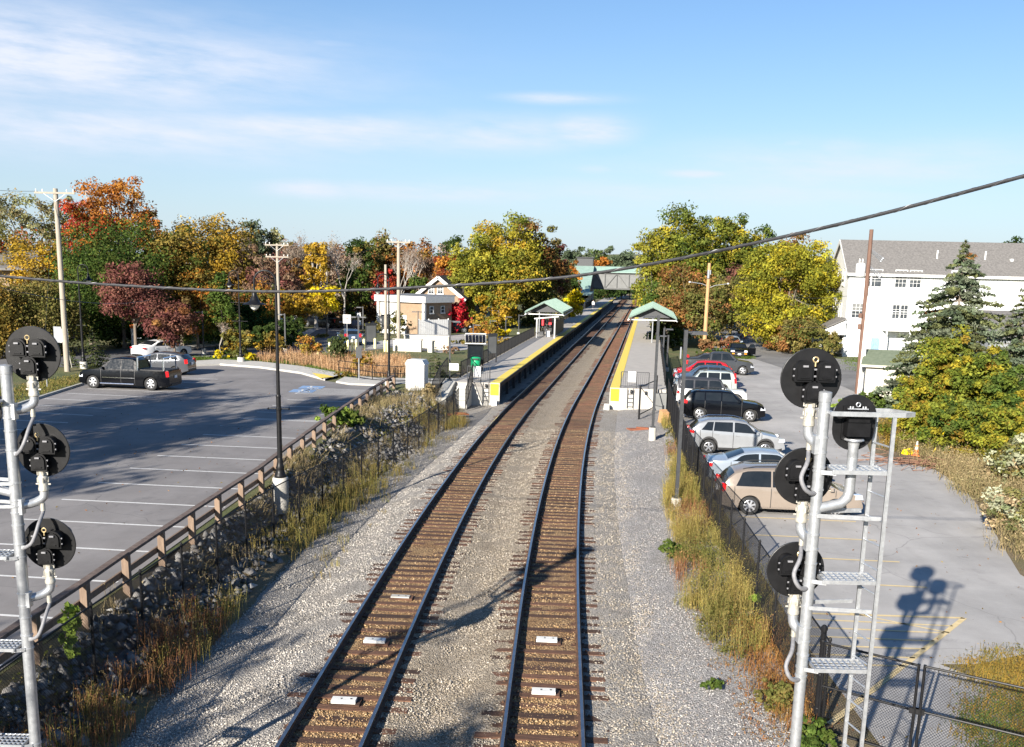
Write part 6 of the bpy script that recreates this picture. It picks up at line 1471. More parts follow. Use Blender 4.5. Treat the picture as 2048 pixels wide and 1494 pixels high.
f=G(95,790,ZL);f=G(94,775,ZL);sign(f,'short metal marker post on the grass left of the black pickup',.14,.24,1.3,'galv')
f=G(718,764,ZL);sign(f,'dark backed sign on a galvanised post at the kerb end by the orange shrub',.4,.75,2.0,'dark_grey_paint')
f=G(1637,712,ZR);sign(f,'small white sign by the brown hedge in front of the white house',.42,.5,A(1637,691,f.y).z-ZR+.1,'wall_board')
f=G(1345+16,717,ZR);mb=MB();mb.lathe(f,[(.09,-.1),(.09,1.1),(.05,1.16),(0,1.17)],10);one(mb,'bollard',MT['galv'],'short grey post left of the red shrub bed','bollard',f)
# white post with pumpkin on top + address arm
f=G(268,699,ZL);t=thing('white_gatepost','white wooden gatepost with an orange pumpkin on top','post',f);zt_=A(264,657,f.y).z-ZL
mb=MB();mb.box((0,0,zt_/2-.1),(.28,.28,zt_+.2));mb.box((0,0,.1),(.45,.45,.35));mb.box((.35,0,zt_*.55),(.7,.1,.1));mb.build('post',MT['white_paint'],t)
mb=MB();n=9;mb.lathe((0,0,zt_),[(.05,.0),(.2,.04),(.28,.16),(.24,.3),(.08,.36),(0,.34)],14);o=one(mb,'pumpkin',MT['cone_orange'],'orange pumpkin resting on the white gatepost','pumpkin',(0,0,0),smooth=True);o.location=f
# traffic cone, yellow pole, brush pile, debris
f=G(1832,912,ZR+.02);t=thing('traffic_cone','orange traffic cone with white collars at the edge of the dry grass','traffic cone',f)
mb=MB();mb.box((0,0,.025),(.36,.36,.05));mb.lathe((0,0,.05),[(.135,0),(.03,.68),(.02,.7),(0,.7)],18);mb.build('body',MT['cone_orange'],t,True)
mb=MB()
for z0_,z1_ in ((.28,.42),(.5,.69)):r=lambda z:.137-.105*z/.68;mb.lathe((0,0,.05),[(r(z0_),z0_),(r(z1_),z1_)],18)
mb.build('collar',MT['white_paint'],t,True)
f=G(1862,915,ZR);a=A(1904,832,f.y+1.0);mb=MB();mb.tube([f,a],.035,8);one(mb,'guy_marker',MT['sign_yellow'],'slanting yellow marker pole rising out of the dry grass','marker pole',f)
mb=MB();f=G(1815,908,ZR);mb.box(f+Vector((0,0,.12)),(.5,.35,.24),rz=.4,taper=.7);mb.box(f+Vector((.1,0,.27)),(.2,.2,.08),rz=.9);one(mb,'yellow_block',MT['sign_yellow'],'low yellow block on the ground left of the traffic cone','block',f)
mb=MB();p0=G(1862,932,ZR);
for k in range(150):
    c=p0+Vector((random.gauss(0,1.3),random.gauss(0,.7),.05+abs(random.gauss(0,.14))));an=random.gauss(.25,.5);L=random.uniform(.4,1.3);v=Vector((math.cos(an),math.sin(an),random.gauss(0,.12)))*L/2
    mb.tube([c-v,c+v*.3+Vector((0,0,.04)),c+v],[.02,.014,.006],4,False)
one(mb,'brush_pile',MT['twig'],'pile of cut reddish brown branches on the car park edge','brush pile',p0)
for x,y,l in ((915,830,'patch of rusty debris at the end of the left chain link fence'),(1278,860,'rusty plate lying in the right gravel near the white footing')):
    p=G(x,y,-.18);mb=MB();mb.box(p+Vector((0,0,.06)),(1.3,.6,.06),rz=.3);mb.box(p+Vector((.2,.1,.12)),(.7,.3,.05),rz=-.2);one(mb,'rusty_plate',MT['rust'],l,'scrap',p)
mb=MB();p=G(1326,846,-.1);mb.box(p+Vector((0,0,.3)),(.4,.5,.9),rz=.3,rx=.25);mb.box(p+Vector((0,.1,.75)),(.36,.1,.1),rz=.3);one(mb,'board_scrap',MT['orange_wood'],'peach coloured board leaning at the right chain link fence','board',p)
# stone edging around the shrub bed
t=None
# ================================================================= VEGETATION
PAL={'yg':[(.23,.23,.035),(.3,.27,.04),(.15,.18,.03),(.36,.3,.035),(.2,.21,.04)],'yg2':[(.25,.24,.03),(.33,.29,.03),(.19,.2,.03),(.4,.32,.03)],
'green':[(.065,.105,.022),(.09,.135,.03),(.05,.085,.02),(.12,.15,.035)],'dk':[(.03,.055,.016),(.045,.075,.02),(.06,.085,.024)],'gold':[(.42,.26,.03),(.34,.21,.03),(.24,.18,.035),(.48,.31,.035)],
'olive':[(.2,.15,.04),(.26,.17,.04),(.15,.125,.032),(.3,.18,.035),(.12,.12,.03)],'orange':[(.4,.15,.03),(.32,.11,.025),(.45,.22,.04),(.28,.13,.04)],'red':[(.38,.04,.03),(.3,.03,.03),(.42,.1,.03),(.25,.05,.03)],
'burg':[(.17,.06,.055),(.2,.085,.065),(.13,.05,.045),(.22,.11,.075)],'rust':[(.27,.12,.045),(.22,.1,.04),(.17,.13,.045),(.3,.16,.05)],'brown':[(.2,.13,.085),(.25,.16,.1),(.17,.1,.07),(.28,.19,.12)],
'twig':[(.26,.2,.155),(.32,.26,.2),(.22,.16,.12)],'pale':[(.22,.22,.1),(.3,.28,.14),(.17,.19,.075),(.26,.2,.09)],'scar':[(.5,.02,.04),(.4,.015,.03),(.3,.02,.03),(.55,.06,.05)],'yel':[(.62,.48,.01),(.5,.4,.02),(.36,.32,.03),(.7,.52,.02)],
'ygr':[(.2,.2,.03),(.27,.24,.03),(.15,.17,.028),(.32,.26,.03),(.12,.14,.025)],'spr':[(.15,.185,.12),(.12,.155,.09),(.2,.225,.15),(.15,.165,.07)],'spr2':[(.08,.1,.04),(.11,.125,.045),(.06,.085,.03)],'vine':[(.17,.2,.03),(.24,.24,.03),(.11,.15,.028),(.33,.27,.03),(.14,.18,.03),(.2,.22,.035),(.28,.17,.03)],
'dry':[(.33,.25,.13),(.26,.2,.1),(.38,.3,.17),(.22,.2,.09)],'gr':[(.28,.24,.07),(.2,.2,.055),(.33,.27,.09),(.24,.17,.07),(.3,.22,.06)],'reed':[(.42,.26,.14),(.35,.2,.1),(.48,.33,.19),(.28,.15,.08)],'redw':[(.24,.1,.05),(.3,.15,.07),(.18,.09,.05),(.26,.18,.08)],
'lime':[(.2,.28,.05),(.26,.34,.06),(.16,.22,.04)],'mixr':[(.3,.24,.04),(.33,.13,.035),(.2,.17,.04),(.4,.19,.04)],'oliveg':[(.14,.14,.04),(.18,.16,.05),(.1,.115,.03),(.22,.17,.06)],'pg':[(.34,.36,.22),(.44,.45,.3),(.26,.3,.15),(.4,.3,.18)],'verge':[(.13,.13,.035),(.19,.16,.05),(.1,.12,.03),(.24,.17,.07)],'pine':[(.1,.13,.075),(.13,.155,.1),(.08,.11,.06)]}
def leafquads(P,Nn,size,C,asp=.62):
    n=len(P);Nn=Nn/np.maximum(1e-6,np.linalg.norm(Nn,axis=1,keepdims=True))
    r=RNG.normal(0,1,(n,3));u=np.cross(Nn,r);u/=np.maximum(1e-6,np.linalg.norm(u,axis=1,keepdims=True));v=np.cross(Nn,u)
    s=(size*RNG.uniform(.6,1.35,n))[:,None]
    V=np.stack([P-u*s*.5,P-v*s*asp*.5,P+u*s*.5,P+v*s*asp*.5],1).reshape(-1,3)
    return V,np.arange(4*n).reshape(n,4),np.repeat(C,4,0)
def pick(pal,n,jit=.13):
    p=np.array(PAL[pal]);c=p[RNG.integers(0,len(p),n)];return np.clip(c*np.exp(RNG.normal(0,jit,(n,1))),.004,.9)
def crown_arrays(c,ax,n,leaf,pal,nc=None,shape='round',fill=.45,pal2=None,mixf=0,clump=.17,droop=0,lobe=1):
    """foliage clumps filling an uneven ellipsoid"""
    c=np.array(c,float);ax=np.array(ax,float);nc=nc or int(34+n/130)
    d=RNG.normal(0,1,(nc,3));d/=np.linalg.norm(d,axis=1,keepdims=True)
    r=RNG.uniform(0,1,nc)**fill
    lob=1+lobe*.16*np.sin(d[:,0]*4+c[0])*np.cos(d[:,1]*3.1+c[1])+lobe*.14*np.sin(d[:,2]*5+d[:,0]*3+c[0]*2)
    q=d*(r*lob)[:,None]
    if shape=='cone':
        t=(q[:,2]+1)/2;q[:,:2]*=np.clip(1.25*(1-t)+.08,0.08,1.1)[:,None]
    if shape=='fan':
        t=np.clip((q[:,2]+1)/2,0,1);q[:,:2]*=(.35+.75*t**.7)[:,None]
    if shape=='flatbase':q[:,2]=np.where(q[:,2]<-.45,-.45+ (q[:,2]+.45)*.3,q[:,2])
    K=c+q*ax
    rc=min(ax[0],ax[2])*clump*2*RNG.uniform(.55,1.35,nc)
    ci=RNG.integers(0,nc,n);dd=RNG.normal(0,1,(n,3));dd/=np.linalg.norm(dd,axis=1,keepdims=True)
    rr=RNG.uniform(0,1,n)**.45
    P=K[ci]+dd*(rr*rc[ci])[:,None]*np.array([1,1,.72])
    if droop:
        P[:,2]-=droop*RNG.uniform(0,1,n)**2*ax[2]
    Nn=dd*.8+RNG.normal(0,.6,(n,3))+np.array([0,0,.45])
    cc=pick(pal,nc,.2)
    if pal2:
        m=(RNG.uniform(0,1,nc)<mixf);cc[m]=pick(pal2,int(m.sum()),.15)
    C=cc[ci]*.6+pick(pal,n,.1)*.4 if not pal2 else cc[ci]*.85+pick(pal,n,.1)*.15
    C*=np.exp(RNG.normal(0,.13,(n,1)))
    return P,Nn,C,K
def limb(mb,a,b,r0_,r1_,bend=.08):
    a=Vector(a);b=Vector(b);L=(b-a).length;m=a.lerp(b,.5)+Vector((random.gauss(0,bend),random.gauss(0,bend),random.uniform(0,bend)))*L
    mb.tube([a,m,b],[r0_,(r0_+r1_)/2,r1_],6,False)
def tree(name,label,base,H,Wd,pal,n,leaf,th=.22,shape='round',cat='tree',group=None,bark='bark',dep=None,fill=.45,pal2=None,mixf=0,clump=.17,limbs=9,mt='leaf',droop=0,nc=None,trunk=True,lobe=1):
    base=Vector(base);t=thing(name,label,cat,base,0,group);a=((1-th)*H/2)
    c=(0,0,H*th+a*1.0);ax=(Wd/2*.92,(dep or Wd)/2*.92,a*.93)
    P,Nn,C,K=crown_arrays(c,ax,n,leaf,pal,nc,shape,fill,pal2,mixf,clump,droop,lobe)
    P[:,2]=np.maximum(P[:,2],.04+.1*RNG.uniform(0,1,len(P)))
    V,Fc,CC=leafquads(P,Nn,leaf,C);o=npmesh('crown',V,Fc,CC,mt);o.parent=t
    if trunk:
        mb=MB();r=max(.03,H*.017);top=Vector((random.gauss(0,.02)*H,random.gauss(0,.02)*H,H*.72))
        f1=Vector((top.x*.3,top.y*.3,H*th*.8+.1));mb.tube([(0,0,-.2),f1,f1.lerp(top,.5),top],[r*1.25,r*.9,r*.55,r*.15],8)
        ks=K[RNG.permutation(len(K))[:limbs]]
        for k in ks:
            s0=f1.lerp(top,random.uniform(0,.7));limb(mb,s0,Vector(k),r*.38,r*.09)
        mb.build('trunk',MT[bark],t,True)
    return t
def tpx(x,ytop,w,Y,pal,label,name='deciduous_tree',zb=None,ybot=None,dens=.4,lpx=5.2,group=None,z0=None,**k):
    zb=(ZR if x>1270 else ZL) if zb is None else zb
    p=A(x,ytop,Y);sc=F/(Y*cp_+(CH-zb)*sp_);H=p.z-zb;Wd=w/sc
    n=int(min(k.pop('nmax',24000),max(250,1.3*dens*w*H*sc*(1-k.get('th',.22)))))
    return tree(name,label,(p.x,Y,zb),H,Wd,pal,n,lpx/sc,group=group,**k)
GL='autumn trees of the left treeline'
for r in [
 (40,362,190,118,'pale','tall thin crowned pale tree at the far left edge',dict(dens=.16,fill=.3,th=.3,clump=.11,limbs=16)),
 (125,372,120,122,'pale','thin crowned greyish tree behind the pale crossarm pole',dict(dens=.15,fill=.3,th=.3,clump=.11,limbs=14)),
 (15,440,160,104,'olive','olive brown tree below the pale tree at the left edge',dict(dens=.3,pal2='red',mixf=.15)),
 (85,470,170,98,'gold','golden yellow tree left of the pale crossarm pole',dict(pal2='olive',mixf=.35)),
 (170,372,120,112,'red','scarlet tree just right of the pale crossarm pole top',dict(dens=.25,pal2='orange',mixf=.4,th=.25)),
 (228,343,165,116,'orange','tallest tree on the left, orange maple with gaps showing sky',dict(dens=.26,fill=.3,th=.4,clump=.13,limbs=18,bark='pale_bark')),
 (292,400,70,118,'rust','rusty shoulder of the orange maple on its right side',dict(dens=.25,th=.4,clump=.13)),
 (55,540,260,84,'oliveg','drooping dull green tree below the grey house roof',dict(droop=.5,dens=.4,th=.05)),
 (-40,545,190,80,'olive','olive gold tree cut by the left photo edge',dict(droop=.3,th=.05)),
 (170,470,130,96,'dk','dark green tree right behind the pale crossarm pole',dict(th=.08)),
 (235,420,250,92,'green','broad dark green tree under the orange maple',dict(th=.06,pal2='dk',mixf=.4)),
 (262,510,125,86,'burg','upper plum coloured tree above the parked black pickup',dict(th=.3,dens=.45)),
 (345,592,130,84,'burg','lower plum coloured tree with dusty pink leaves',dict(th=.25,pal2='rust',mixf=.25)),
 (355,438,150,94,'olive','olive and gold tree right of the plum coloured tree',dict(th=.1,pal2='green',mixf=.25)),
 (425,415,185,124,'olive','broad golden brown tree in the middle of the left treeline',dict(th=.12,pal2='gold',mixf=.25)),
 (372,500,120,108,'mixr','gold and orange tree below the broad golden brown tree',dict(th=.1)),
 (505,422,70,152,'pine','grey green pine top behind the left treeline, left one',dict(th=.3,clump=.2)),
 (545,428,60,155,'pale','grey thin tree top beside the far pine',dict(dens=.22,th=.3)),
 (490,480,120,124,'brown','brown half bare tree above the dark hedge',dict(dens=.24,fill=.35,clump=.1)),
 (545,500,110,118,'brown','reddish brown tree behind the two crossarm pole',dict(dens=.28,pal2='burg',mixf=.4)),
 (440,540,90,88,'green','bright green cedar left of the lamp post with banner arms',dict(th=.03,shape='cone',pal2='olive',mixf=.3)),
 (390,530,90,93,'orange','low orange tree behind the bright green cedar',dict(th=.15,pal2='olive',mixf=.5)),
 (630,458,58,126,'gold','slim golden birch rising beside the pale bare tree',dict(th=.25,bark='pale_bark')),
 (600,575,120,112,'gold','small yellow trees by the road behind the dark pickup',dict(th=.25,dens=.35)),
 (652,560,70,116,'yel','bright yellow small tree right of the dark pickup',dict(th=.3,dens=.3)),
 (575,510,110,132,'rust','rust brown tree far behind the road',dict(dens=.3)),
 (700,515,75,132,'green','upright green tree with yellow tints behind the road bend',dict(th=.05,pal2='olive',mixf=.25)),
 (722,462,70,150,'dk','dark green tree top right of the pale bare tree',dict(pal2='olive',mixf=.2)),
 (757,455,80,158,'oliveg','rounded dark green tree top behind the middle of the wood',dict(pal2='rust',mixf=.25)),
 (820,472,120,160,'rust','rust orange tree top behind the middle of the wood',dict(pal2='orange',mixf=.3)),
 (907,463,80,172,'dk','dark green tree top left of the big yellow green tree',dict()),
 (862,505,60,150,'brown','brown thin tree behind the gabled house',dict(dens=.25)),
 (890,500,80,142,'orange','coral orange tree right behind the gabled house',dict(pal2='red',mixf=.3,th=.1)),
 (575,474,120,168,'olive','full olive wood edge behind the two crossarm pole',dict(th=0,dens=.5,pal2='rust',mixf=.4)),(650,478,110,172,'rust','full rust wood edge behind the golden birch',dict(th=0,dens=.5,pal2='green',mixf=.3)),(735,476,110,170,'mixr','mixed orange and green wood edge behind the pale bare tree',dict(th=0,dens=.5,pal2='green',mixf=.4)),(845,484,120,174,'olive','full golden olive wood edge above the gabled house',dict(th=0,dens=.5,pal2='rust',mixf=.35)),(465,450,120,150,'olive','soft olive tree filling the wood left of the pine top',dict(th=0,dens=.45,pal2='green',mixf=.3)),(520,560,120,112,'mixr','low gold and rust thicket above the dark hedge',dict(th=0,dens=.45,pal2='green',mixf=.4)),
 (775,525,60,130,'red','red tree behind the pale crossarm pole of the brown building',dict(th=.2,dens=.35)),
 (842,540,60,138,'green','green tree left of the gabled house roof',dict(th=.05)),
 (735,570,110,136,'brown','brown undergrowth tree left of the brown building',dict(th=.03,pal2='dk',mixf=.3)),
 (660,600,110,134,'brown','brown thicket at the far end of the left road',dict(th=.03,pal2='rust',mixf=.4)),
]:
    x,yt,w,Y,pal,lab,k=r;tpx(x,yt,w,Y,pal,lab,group=GL,**k)
# dark hedges in the shade
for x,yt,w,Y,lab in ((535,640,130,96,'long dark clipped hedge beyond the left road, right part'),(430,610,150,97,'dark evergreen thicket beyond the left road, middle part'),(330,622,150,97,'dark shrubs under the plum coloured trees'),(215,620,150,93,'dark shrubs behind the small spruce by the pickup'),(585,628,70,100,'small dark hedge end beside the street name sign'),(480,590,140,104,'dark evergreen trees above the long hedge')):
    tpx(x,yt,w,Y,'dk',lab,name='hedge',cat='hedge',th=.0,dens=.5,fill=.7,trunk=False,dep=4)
# bare trees
def bare(label,x,yt,w,Y,zb=ZL,mt='pale_bark',lev=5,twigs=900):
    p=A(x,yt,Y);H=p.z-zb;sc=F/(Y*cp_);W_=w/sc;t=thing('bare_tree',label,'tree',(p.x,Y,zb),0,'bare trees');mb=MB();tips=[]
    def br(a,dr,L,r,l):
        b=a+dr*L;limb(mb,a,b,r,r*.6,.05)
        if l==0:tips.append(b);return
        for k in range(3 if l>1 else 4):
            q=Vector((random.gauss(0,1),random.gauss(0,1),0)).normalized()*random.uniform(.25,.6)*(W_/H*1.5);br(b,(dr+q+Vector((0,0,.15))).normalized(),L*random.uniform(.58,.8),r*.55,l-1)
    br(Vector((0,0,0)),Vector((0,0,1)),H*.33,H*.013,lev-1);mb.build('trunk',MT[mt],t,False,recalc=False)
    T_=np.array(tips);i=RNG.integers(0,len(T_),twigs);P=T_[i]+RNG.normal(0,1,(twigs,3))*W_*.06
    V,Fc,CC=leafquads(P,RNG.normal(0,1,(twigs,3)),5/sc,pick('twig',twigs),.18);o=npmesh('twigs',V,Fc,CC,'dry_blade');o.parent=t
bare('pale grey bare tree with spreading branches beside the golden birch',688,478,115,128)
bare('bare grey tree above the brown building, left one',800,500,70,140)
bare('bare grey tree above the brown building, right one',835,498,70,146)
bare('bare tree at the right of the two crossarm pole',590,468,90,145,mt='bark')
bare('bare brown tree behind the broad golden tree',470,470,90,135,mt='bark')
bare('leafless young tree by the kerb left of the round shrub',437,640,60,84.5,lev=4,twigs=250)
# twiggy background wood
mbk=[];
for x,yt,w,lab in ((600,470,160,'hazy brown bare wood behind the golden birch'),(690,475,120,'hazy brown bare wood behind the pale bare tree'),(790,500,170,'hazy grey brown bare wood above the brown building'),(520,470,120,'hazy brown bare wood behind the grey pines'),(870,490,90,'hazy grey bare wood behind the coral tree')):
    tpx(x,yt,w,165,'twig',lab,name='bare_thicket',cat='trees',dens=.3,th=.02,fill=.55,pal2='brown',mixf=.4,group='hazy bare woods')
# centre
GC_='trees beside the station'
for r in [
 (1010,420,175,141,'yg','big yellow green maple left of the tracks',dict(th=.1,dens=.5,pal2='gold',mixf=.18,clump=.15)),
 (945,470,95,138,'yg','left lobe of yellow green foliage beside the big maple',dict(th=.1,dens=.45)),
 (1075,416,105,149,'rust','tall brownish tree right behind the big yellow green maple',dict(th=.1,pal2='oliveg',mixf=.5)),
 (1108,460,75,156,'burg','dark reddish tree at the right side of the big maple',dict(th=.05,pal2='oliveg',mixf=.5)),
 (1060,540,130,146,'oliveg','dark foliage low behind the left platform shelter',dict(th=.02,pal2='dk',mixf=.5)),
 (1000,575,110,137,'gold','golden lower foliage at the foot of the big maple',dict(th=.05,pal2='yg',mixf=.5)),
 (1139,508,50,215,'orange','orange tree left of the footbridge tower',dict(th=.1,pal2='rust',mixf=.3)),
 (1205,508,50,325,'orange','orange tree beyond the footbridge',dict(th=.1,dens=.9)),
 (1160,484,80,330,'pine','distant green tree on the skyline left of the footbridge',dict(dens=1.0,th=0)),(1205,486,80,360,'green','distant green tree on the skyline above the footbridge',dict(dens=1.0,th=0,pal2='pine',mixf=.4)),(1248,496,70,340,'pine','distant green tree on the skyline right above the footbridge',dict(dens=1.0,th=0)),(1285,515,60,345,'dk','distant dark tree on the skyline behind the right trees',dict()),
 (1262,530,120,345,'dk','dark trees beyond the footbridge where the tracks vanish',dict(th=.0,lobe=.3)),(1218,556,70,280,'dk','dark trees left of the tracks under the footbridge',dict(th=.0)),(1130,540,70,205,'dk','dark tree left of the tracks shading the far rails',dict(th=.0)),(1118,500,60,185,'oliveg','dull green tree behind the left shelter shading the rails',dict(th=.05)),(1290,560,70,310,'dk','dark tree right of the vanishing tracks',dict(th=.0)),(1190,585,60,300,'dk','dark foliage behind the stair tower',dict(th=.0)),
 (1392,388,150,152,'ygr','tallest green tree right of the tracks',dict(th=.12,dens=.45,pal2='green',mixf=.35,clump=.15)),
 (1462,396,120,156,'ygr','second tall green tree right of the tracks, right of the tallest',dict(th=.12,pal2='green',mixf=.4,clump=.15)),
 (1318,440,110,150,'yg','yellow green tree overhanging the footbridge from the right',dict(th=.15,dens=.4)),
 (1520,438,85,158,'green','green tree right of the two tall ones, left of the round tree',dict(th=.1,pal2='ygr',mixf=.3)),
 (1340,545,110,140,'green','lower green foliage behind the right shelter',dict(th=.02,pal2='yg',mixf=.4)),
 (1378,515,130,128,'rust','rust coloured tree behind the orange stained pole',dict(th=.08,pal2='oliveg',mixf=.3)),
 (1425,560,120,124,'oliveg','olive tree behind the street lamp pole',dict(th=.05,pal2='rust',mixf=.2)),
 (1470,520,110,140,'oliveg','dark olive tree over the side road bend',dict(th=.05,pal2='burg',mixf=.2)),
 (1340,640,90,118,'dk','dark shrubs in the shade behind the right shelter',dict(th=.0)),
 (1585,450,90,165,'rust','reddish tree top peeping over the round tree',dict()),
 (1757,466,75,150,'dk','dark tree top behind the leaning pole and the white house roof',dict(pal2='rust',mixf=.3)),
 (1845,480,90,190,'rust','rusty tree top just over the white house ridge',dict()),
 (2052,448,90,140,'dk','dark green tree at the right edge above the white house roof',dict()),
]:
    x,yt,w,Y,pal,lab,k=r;tpx(x,yt,w,Y,pal,lab,group=GC_,zb=(0 if Y>280 else None),**k)
tpx(1588,466,215,119,'yg2','large round yellow green tree beside the white house',th=.0,dens=.75,fill=.2,pal2='ygr',mixf=.4,clump=.1,nc=270,lobe=.35,nmax=38000)
tpx(907,596,66,126,'scar','small scarlet tree beside the white board fence',th=.12,dens=.6)
tpx(1149,575,48,170,'yel','small bright yellow tree left of the stair tower',th=.05,dens=.6,zb=.6)
tpx(965,640,90,118,'mixr','orange and green shrubs behind the left platform railing',name='shrub',cat='shrub',th=.0,dens=.4,trunk=False)
tpx(1000,655,60,122,'yel','vivid yellow shrub at the foot of the big maple',name='shrub',cat='shrub',th=.0,dens=.4,trunk=False)
tpx(985,672,120,106,'olive','tawny shrubs along the left platform railing',name='shrub',cat='shrub',th=.0,dens=.4,trunk=False)
tpx(930,678,70,108,'oliveg','green brown shrubs right of the white board fence',name='shrub',cat='shrub',th=.0,dens=.35,trunk=False)
for r in [(1610,625,100,112,'oliveg','big brown green hedge left of the white house porch',dict(pal2='rust',mixf=.35)),(1560,640,60,117,'rust','reddish brown hedge part nearer the side road',dict()),(1660,655,50,110,'oliveg','low green shrub by the white house porch',dict())]:
    x,yt,w,Y,pal,lab,k=r;tpx(x,yt,w,Y,pal,lab,name='hedge',cat='hedge',th=.0,dens=.55,trunk=False,**k)
# young shrubs round the left kerbs
for r in [(478,655,100,85,'oliveg','round yellow green shrub behind the lamp post with banner arms',dict(pal2='gold',mixf=.3)),(545,662,56,87,'olive','upright small shrub left of the nearest lamp post',dict()),(615,668,60,86,'mixr','orange tinted shrub left of the standing bollards',dict(dens=.3)),
          (676,668,52,84,'spr2','dark evergreen shrub between the bollards',dict(dens=.8)),(722,706,62,76,'mixr','orange leaved shrub in front of the reeds',dict(dens=.4)),(690,742,52,72.5,'olive','low yellowish shrub behind the pipe railing',dict(dens=.35)),(440,700,36,83,'yel','small yellow leaved plant at the foot of the leafless tree',dict(dens=.3)),(500,703,30,82.5,'yel','small yellow plant beside the lamp post with banner arms',dict(dens=.35)),
          (645,668,36,112,'oliveg','round green shrub left of the brown building',dict()),(745,640,40,118,'oliveg','rounded olive shrub at the corner of the brown building',dict()),(797,615,50,100,'oliveg','ivy leaves climbing the pale pole near the brown building',dict(dens=.2,th=.3)),
          (900,690,46,95,'brown','thin twiggy bush in front of the low cream wall',dict(dens=.2)),(855,765,40,64,'dry','dry brush right of the white cabinet',dict(dens=.4))]:
    x,yt,w,Y,pal,lab,k=r;kk=dict(th=.03);kk.update(k);tpx(x,yt,w,Y,pal,lab,name='shrub',cat='shrub',zb=ZL,**kk)
# conifers
def conifer(label,base,H,Wd,pal,n,leaf,name='spruce_tree',pal2=None,mixf=0,lo=.04,tiers=22):
    base=Vector(base);t=thing(name,label,'tree',base,0,'spruce trees');mb=MB();mb.tube([(0,0,-.2),(0,0,H*.5),(0,0,H*.99)],[H*.016,H*.009,.01],8);PP=[];D=[]
    for k in range(tiers):
        f=k/(tiers-1);z=H*(lo+(1-lo)*f);r=Wd/2*((1-f)**.85)*random.uniform(.82,1.1)+.06;nb=int(5+10*(1-f))
        for j in range(nb):
            a=random.uniform(0,2*PI);rr=r*random.uniform(.62,1.15);e=Vector((math.cos(a)*rr,math.sin(a)*rr,z-rr*random.uniform(.0,.22)));s_=Vector((0,0,z+rr*.06))
            mb.tube([s_,s_.lerp(e,.6)+Vector((0,0,-rr*.05)),e],[.022*H/8+.004,.012*H/8,.004],4,False);PP.append((s_,e));D.append(rr)
    mb.build('trunk',MT['bark'],t,True,recalc=False)
    D=np.array(D);i=RNG.choice(len(PP),n,p=D/D.sum());u=RNG.uniform(.12,1.03,n)**.75
    S=np.array([p[0] for p in PP]);E=np.array([p[1] for p in PP]);w=(E-S)[i];side=np.cross(w,[0,0,1.]);side/=np.maximum(1e-6,np.linalg.norm(side,axis=1,keepdims=True))
    Lw=np.linalg.norm(w,axis=1)[:,None]
    P=S[i]+w*u[:,None]+side*RNG.uniform(-1,1,(n,1))*Lw*.22*(1.1-u[:,None]*.6)+np.array([0,0,1])*RNG.normal(0,.04,(n,1))*H*.12
    bc=pick(pal,len(PP),.18)
    if pal2:m=RNG.uniform(0,1,len(PP))<mixf;bc[m]=pick(pal2,int(m.sum()))
    V,Fc,CC=leafquads(P,RNG.normal(0,.7,(n,3))+np.array([0,0,1.]),leaf,bc[i]*np.exp(RNG.normal(0,.15,(n,1))),.42);o=npmesh('crown',V,Fc,CC,'leaf');o.parent=t;return t
p=A(1932,483,64.);conifer('tall blue green spruce in front of the white house',(p.x,64,ZR),p.z-ZR,10.4,'spr',52000,.29,pal2='rust',mixf=.05,tiers=38)
p=A(2062,560,57.);conifer('second blue green spruce at the right photo edge',(p.x,57,ZR),p.z-ZR,8.0,'spr',24000,.26,tiers=32)
p=A(184,655,75.);conifer('small green spruce behind the parked black pickup',(p.x,75,ZL),p.z-ZL,2.9,'spr2',2600,.16,tiers=14)
p=A(871,695,74.);conifer('small dense conifer behind the white cabinet',(p.x,74,ZL),p.z-ZL,1.9,'spr2',1800,.13,tiers=12)
p=A(160,700,76.);conifer('low young spruce left of the small green spruce',(p.x-.6,75.6,ZL),p.z-ZL,1.4,'spr2',900,.14,tiers=9)
# vines and bushes right
for r in [(1900,655,120,59,'vine','bank of yellow and green vines climbing the big spruce',dict(dens=.45)),(1838,742,100,57,'vine','vine bank right of the shed, left part',dict(dens=.5)),(1975,680,130,55,'vine','green and gold vine bank under the second spruce',dict(dens=.5,pal2='green',mixf=.4)),(2040,715,110,52,'green','green vine bank at the right photo edge',dict(dens=.45,pal2='vine',mixf=.5)),
          (1850,790,140,52,'vine','lower vine bank above the traffic cone',dict(dens=.5)),(1935,790,150,49,'green','bright green low vines above the dry grass',dict(dens=.45,pal2='vine',mixf=.5)),(2030,800,130,46,'vine','dark olive bushes at the right edge above the dry grass',dict(dens=.45)),
          (1750,778,70,66,'green','low green shrub at the corner of the shed',dict(dens=.4)),(1690,795,60,63,'lime','bright green leaves beside the signal head, near the shed',dict(dens=.35))]:
    x,yt,w,Y,pal,lab,k=r;tpx(x,yt,w,Y,pal,lab,name='vine_thicket',cat='bush',th=.0,zb=ZR,lpx=6.5,trunk=False,fill=.35,clump=.14,**k)
tpx(2062,975,190,34.,'pg','pale leaved bush with red berries reaching in at the right edge',name='bush',cat='bush',th=.02,zb=ZR,lpx=7,dens=.34,pal2='oliveg',mixf=.35,fill=.5,clump=.16,nc=150)
tpx(2040,870,130,42.,'oliveg','pale olive bush at the right edge above the berry bush',name='bush',cat='bush',th=.0,zb=ZR,lpx=8,dens=.22,pal2='pg',mixf=.4,trunk=False)
tpx(683,806,98,50.,'green','leafy green shrub growing through the timber rail',name='shrub',cat='shrub',th=.02,zb=.5,lpx=7,dens=.5,pal2='lime',mixf=.3)
tpx(610,905,60,41.,'oliveg','olive shrub among the rocks above the lamp post base',name='shrub',cat='shrub',th=.02,zb=.4,lpx=7,dens=.35)
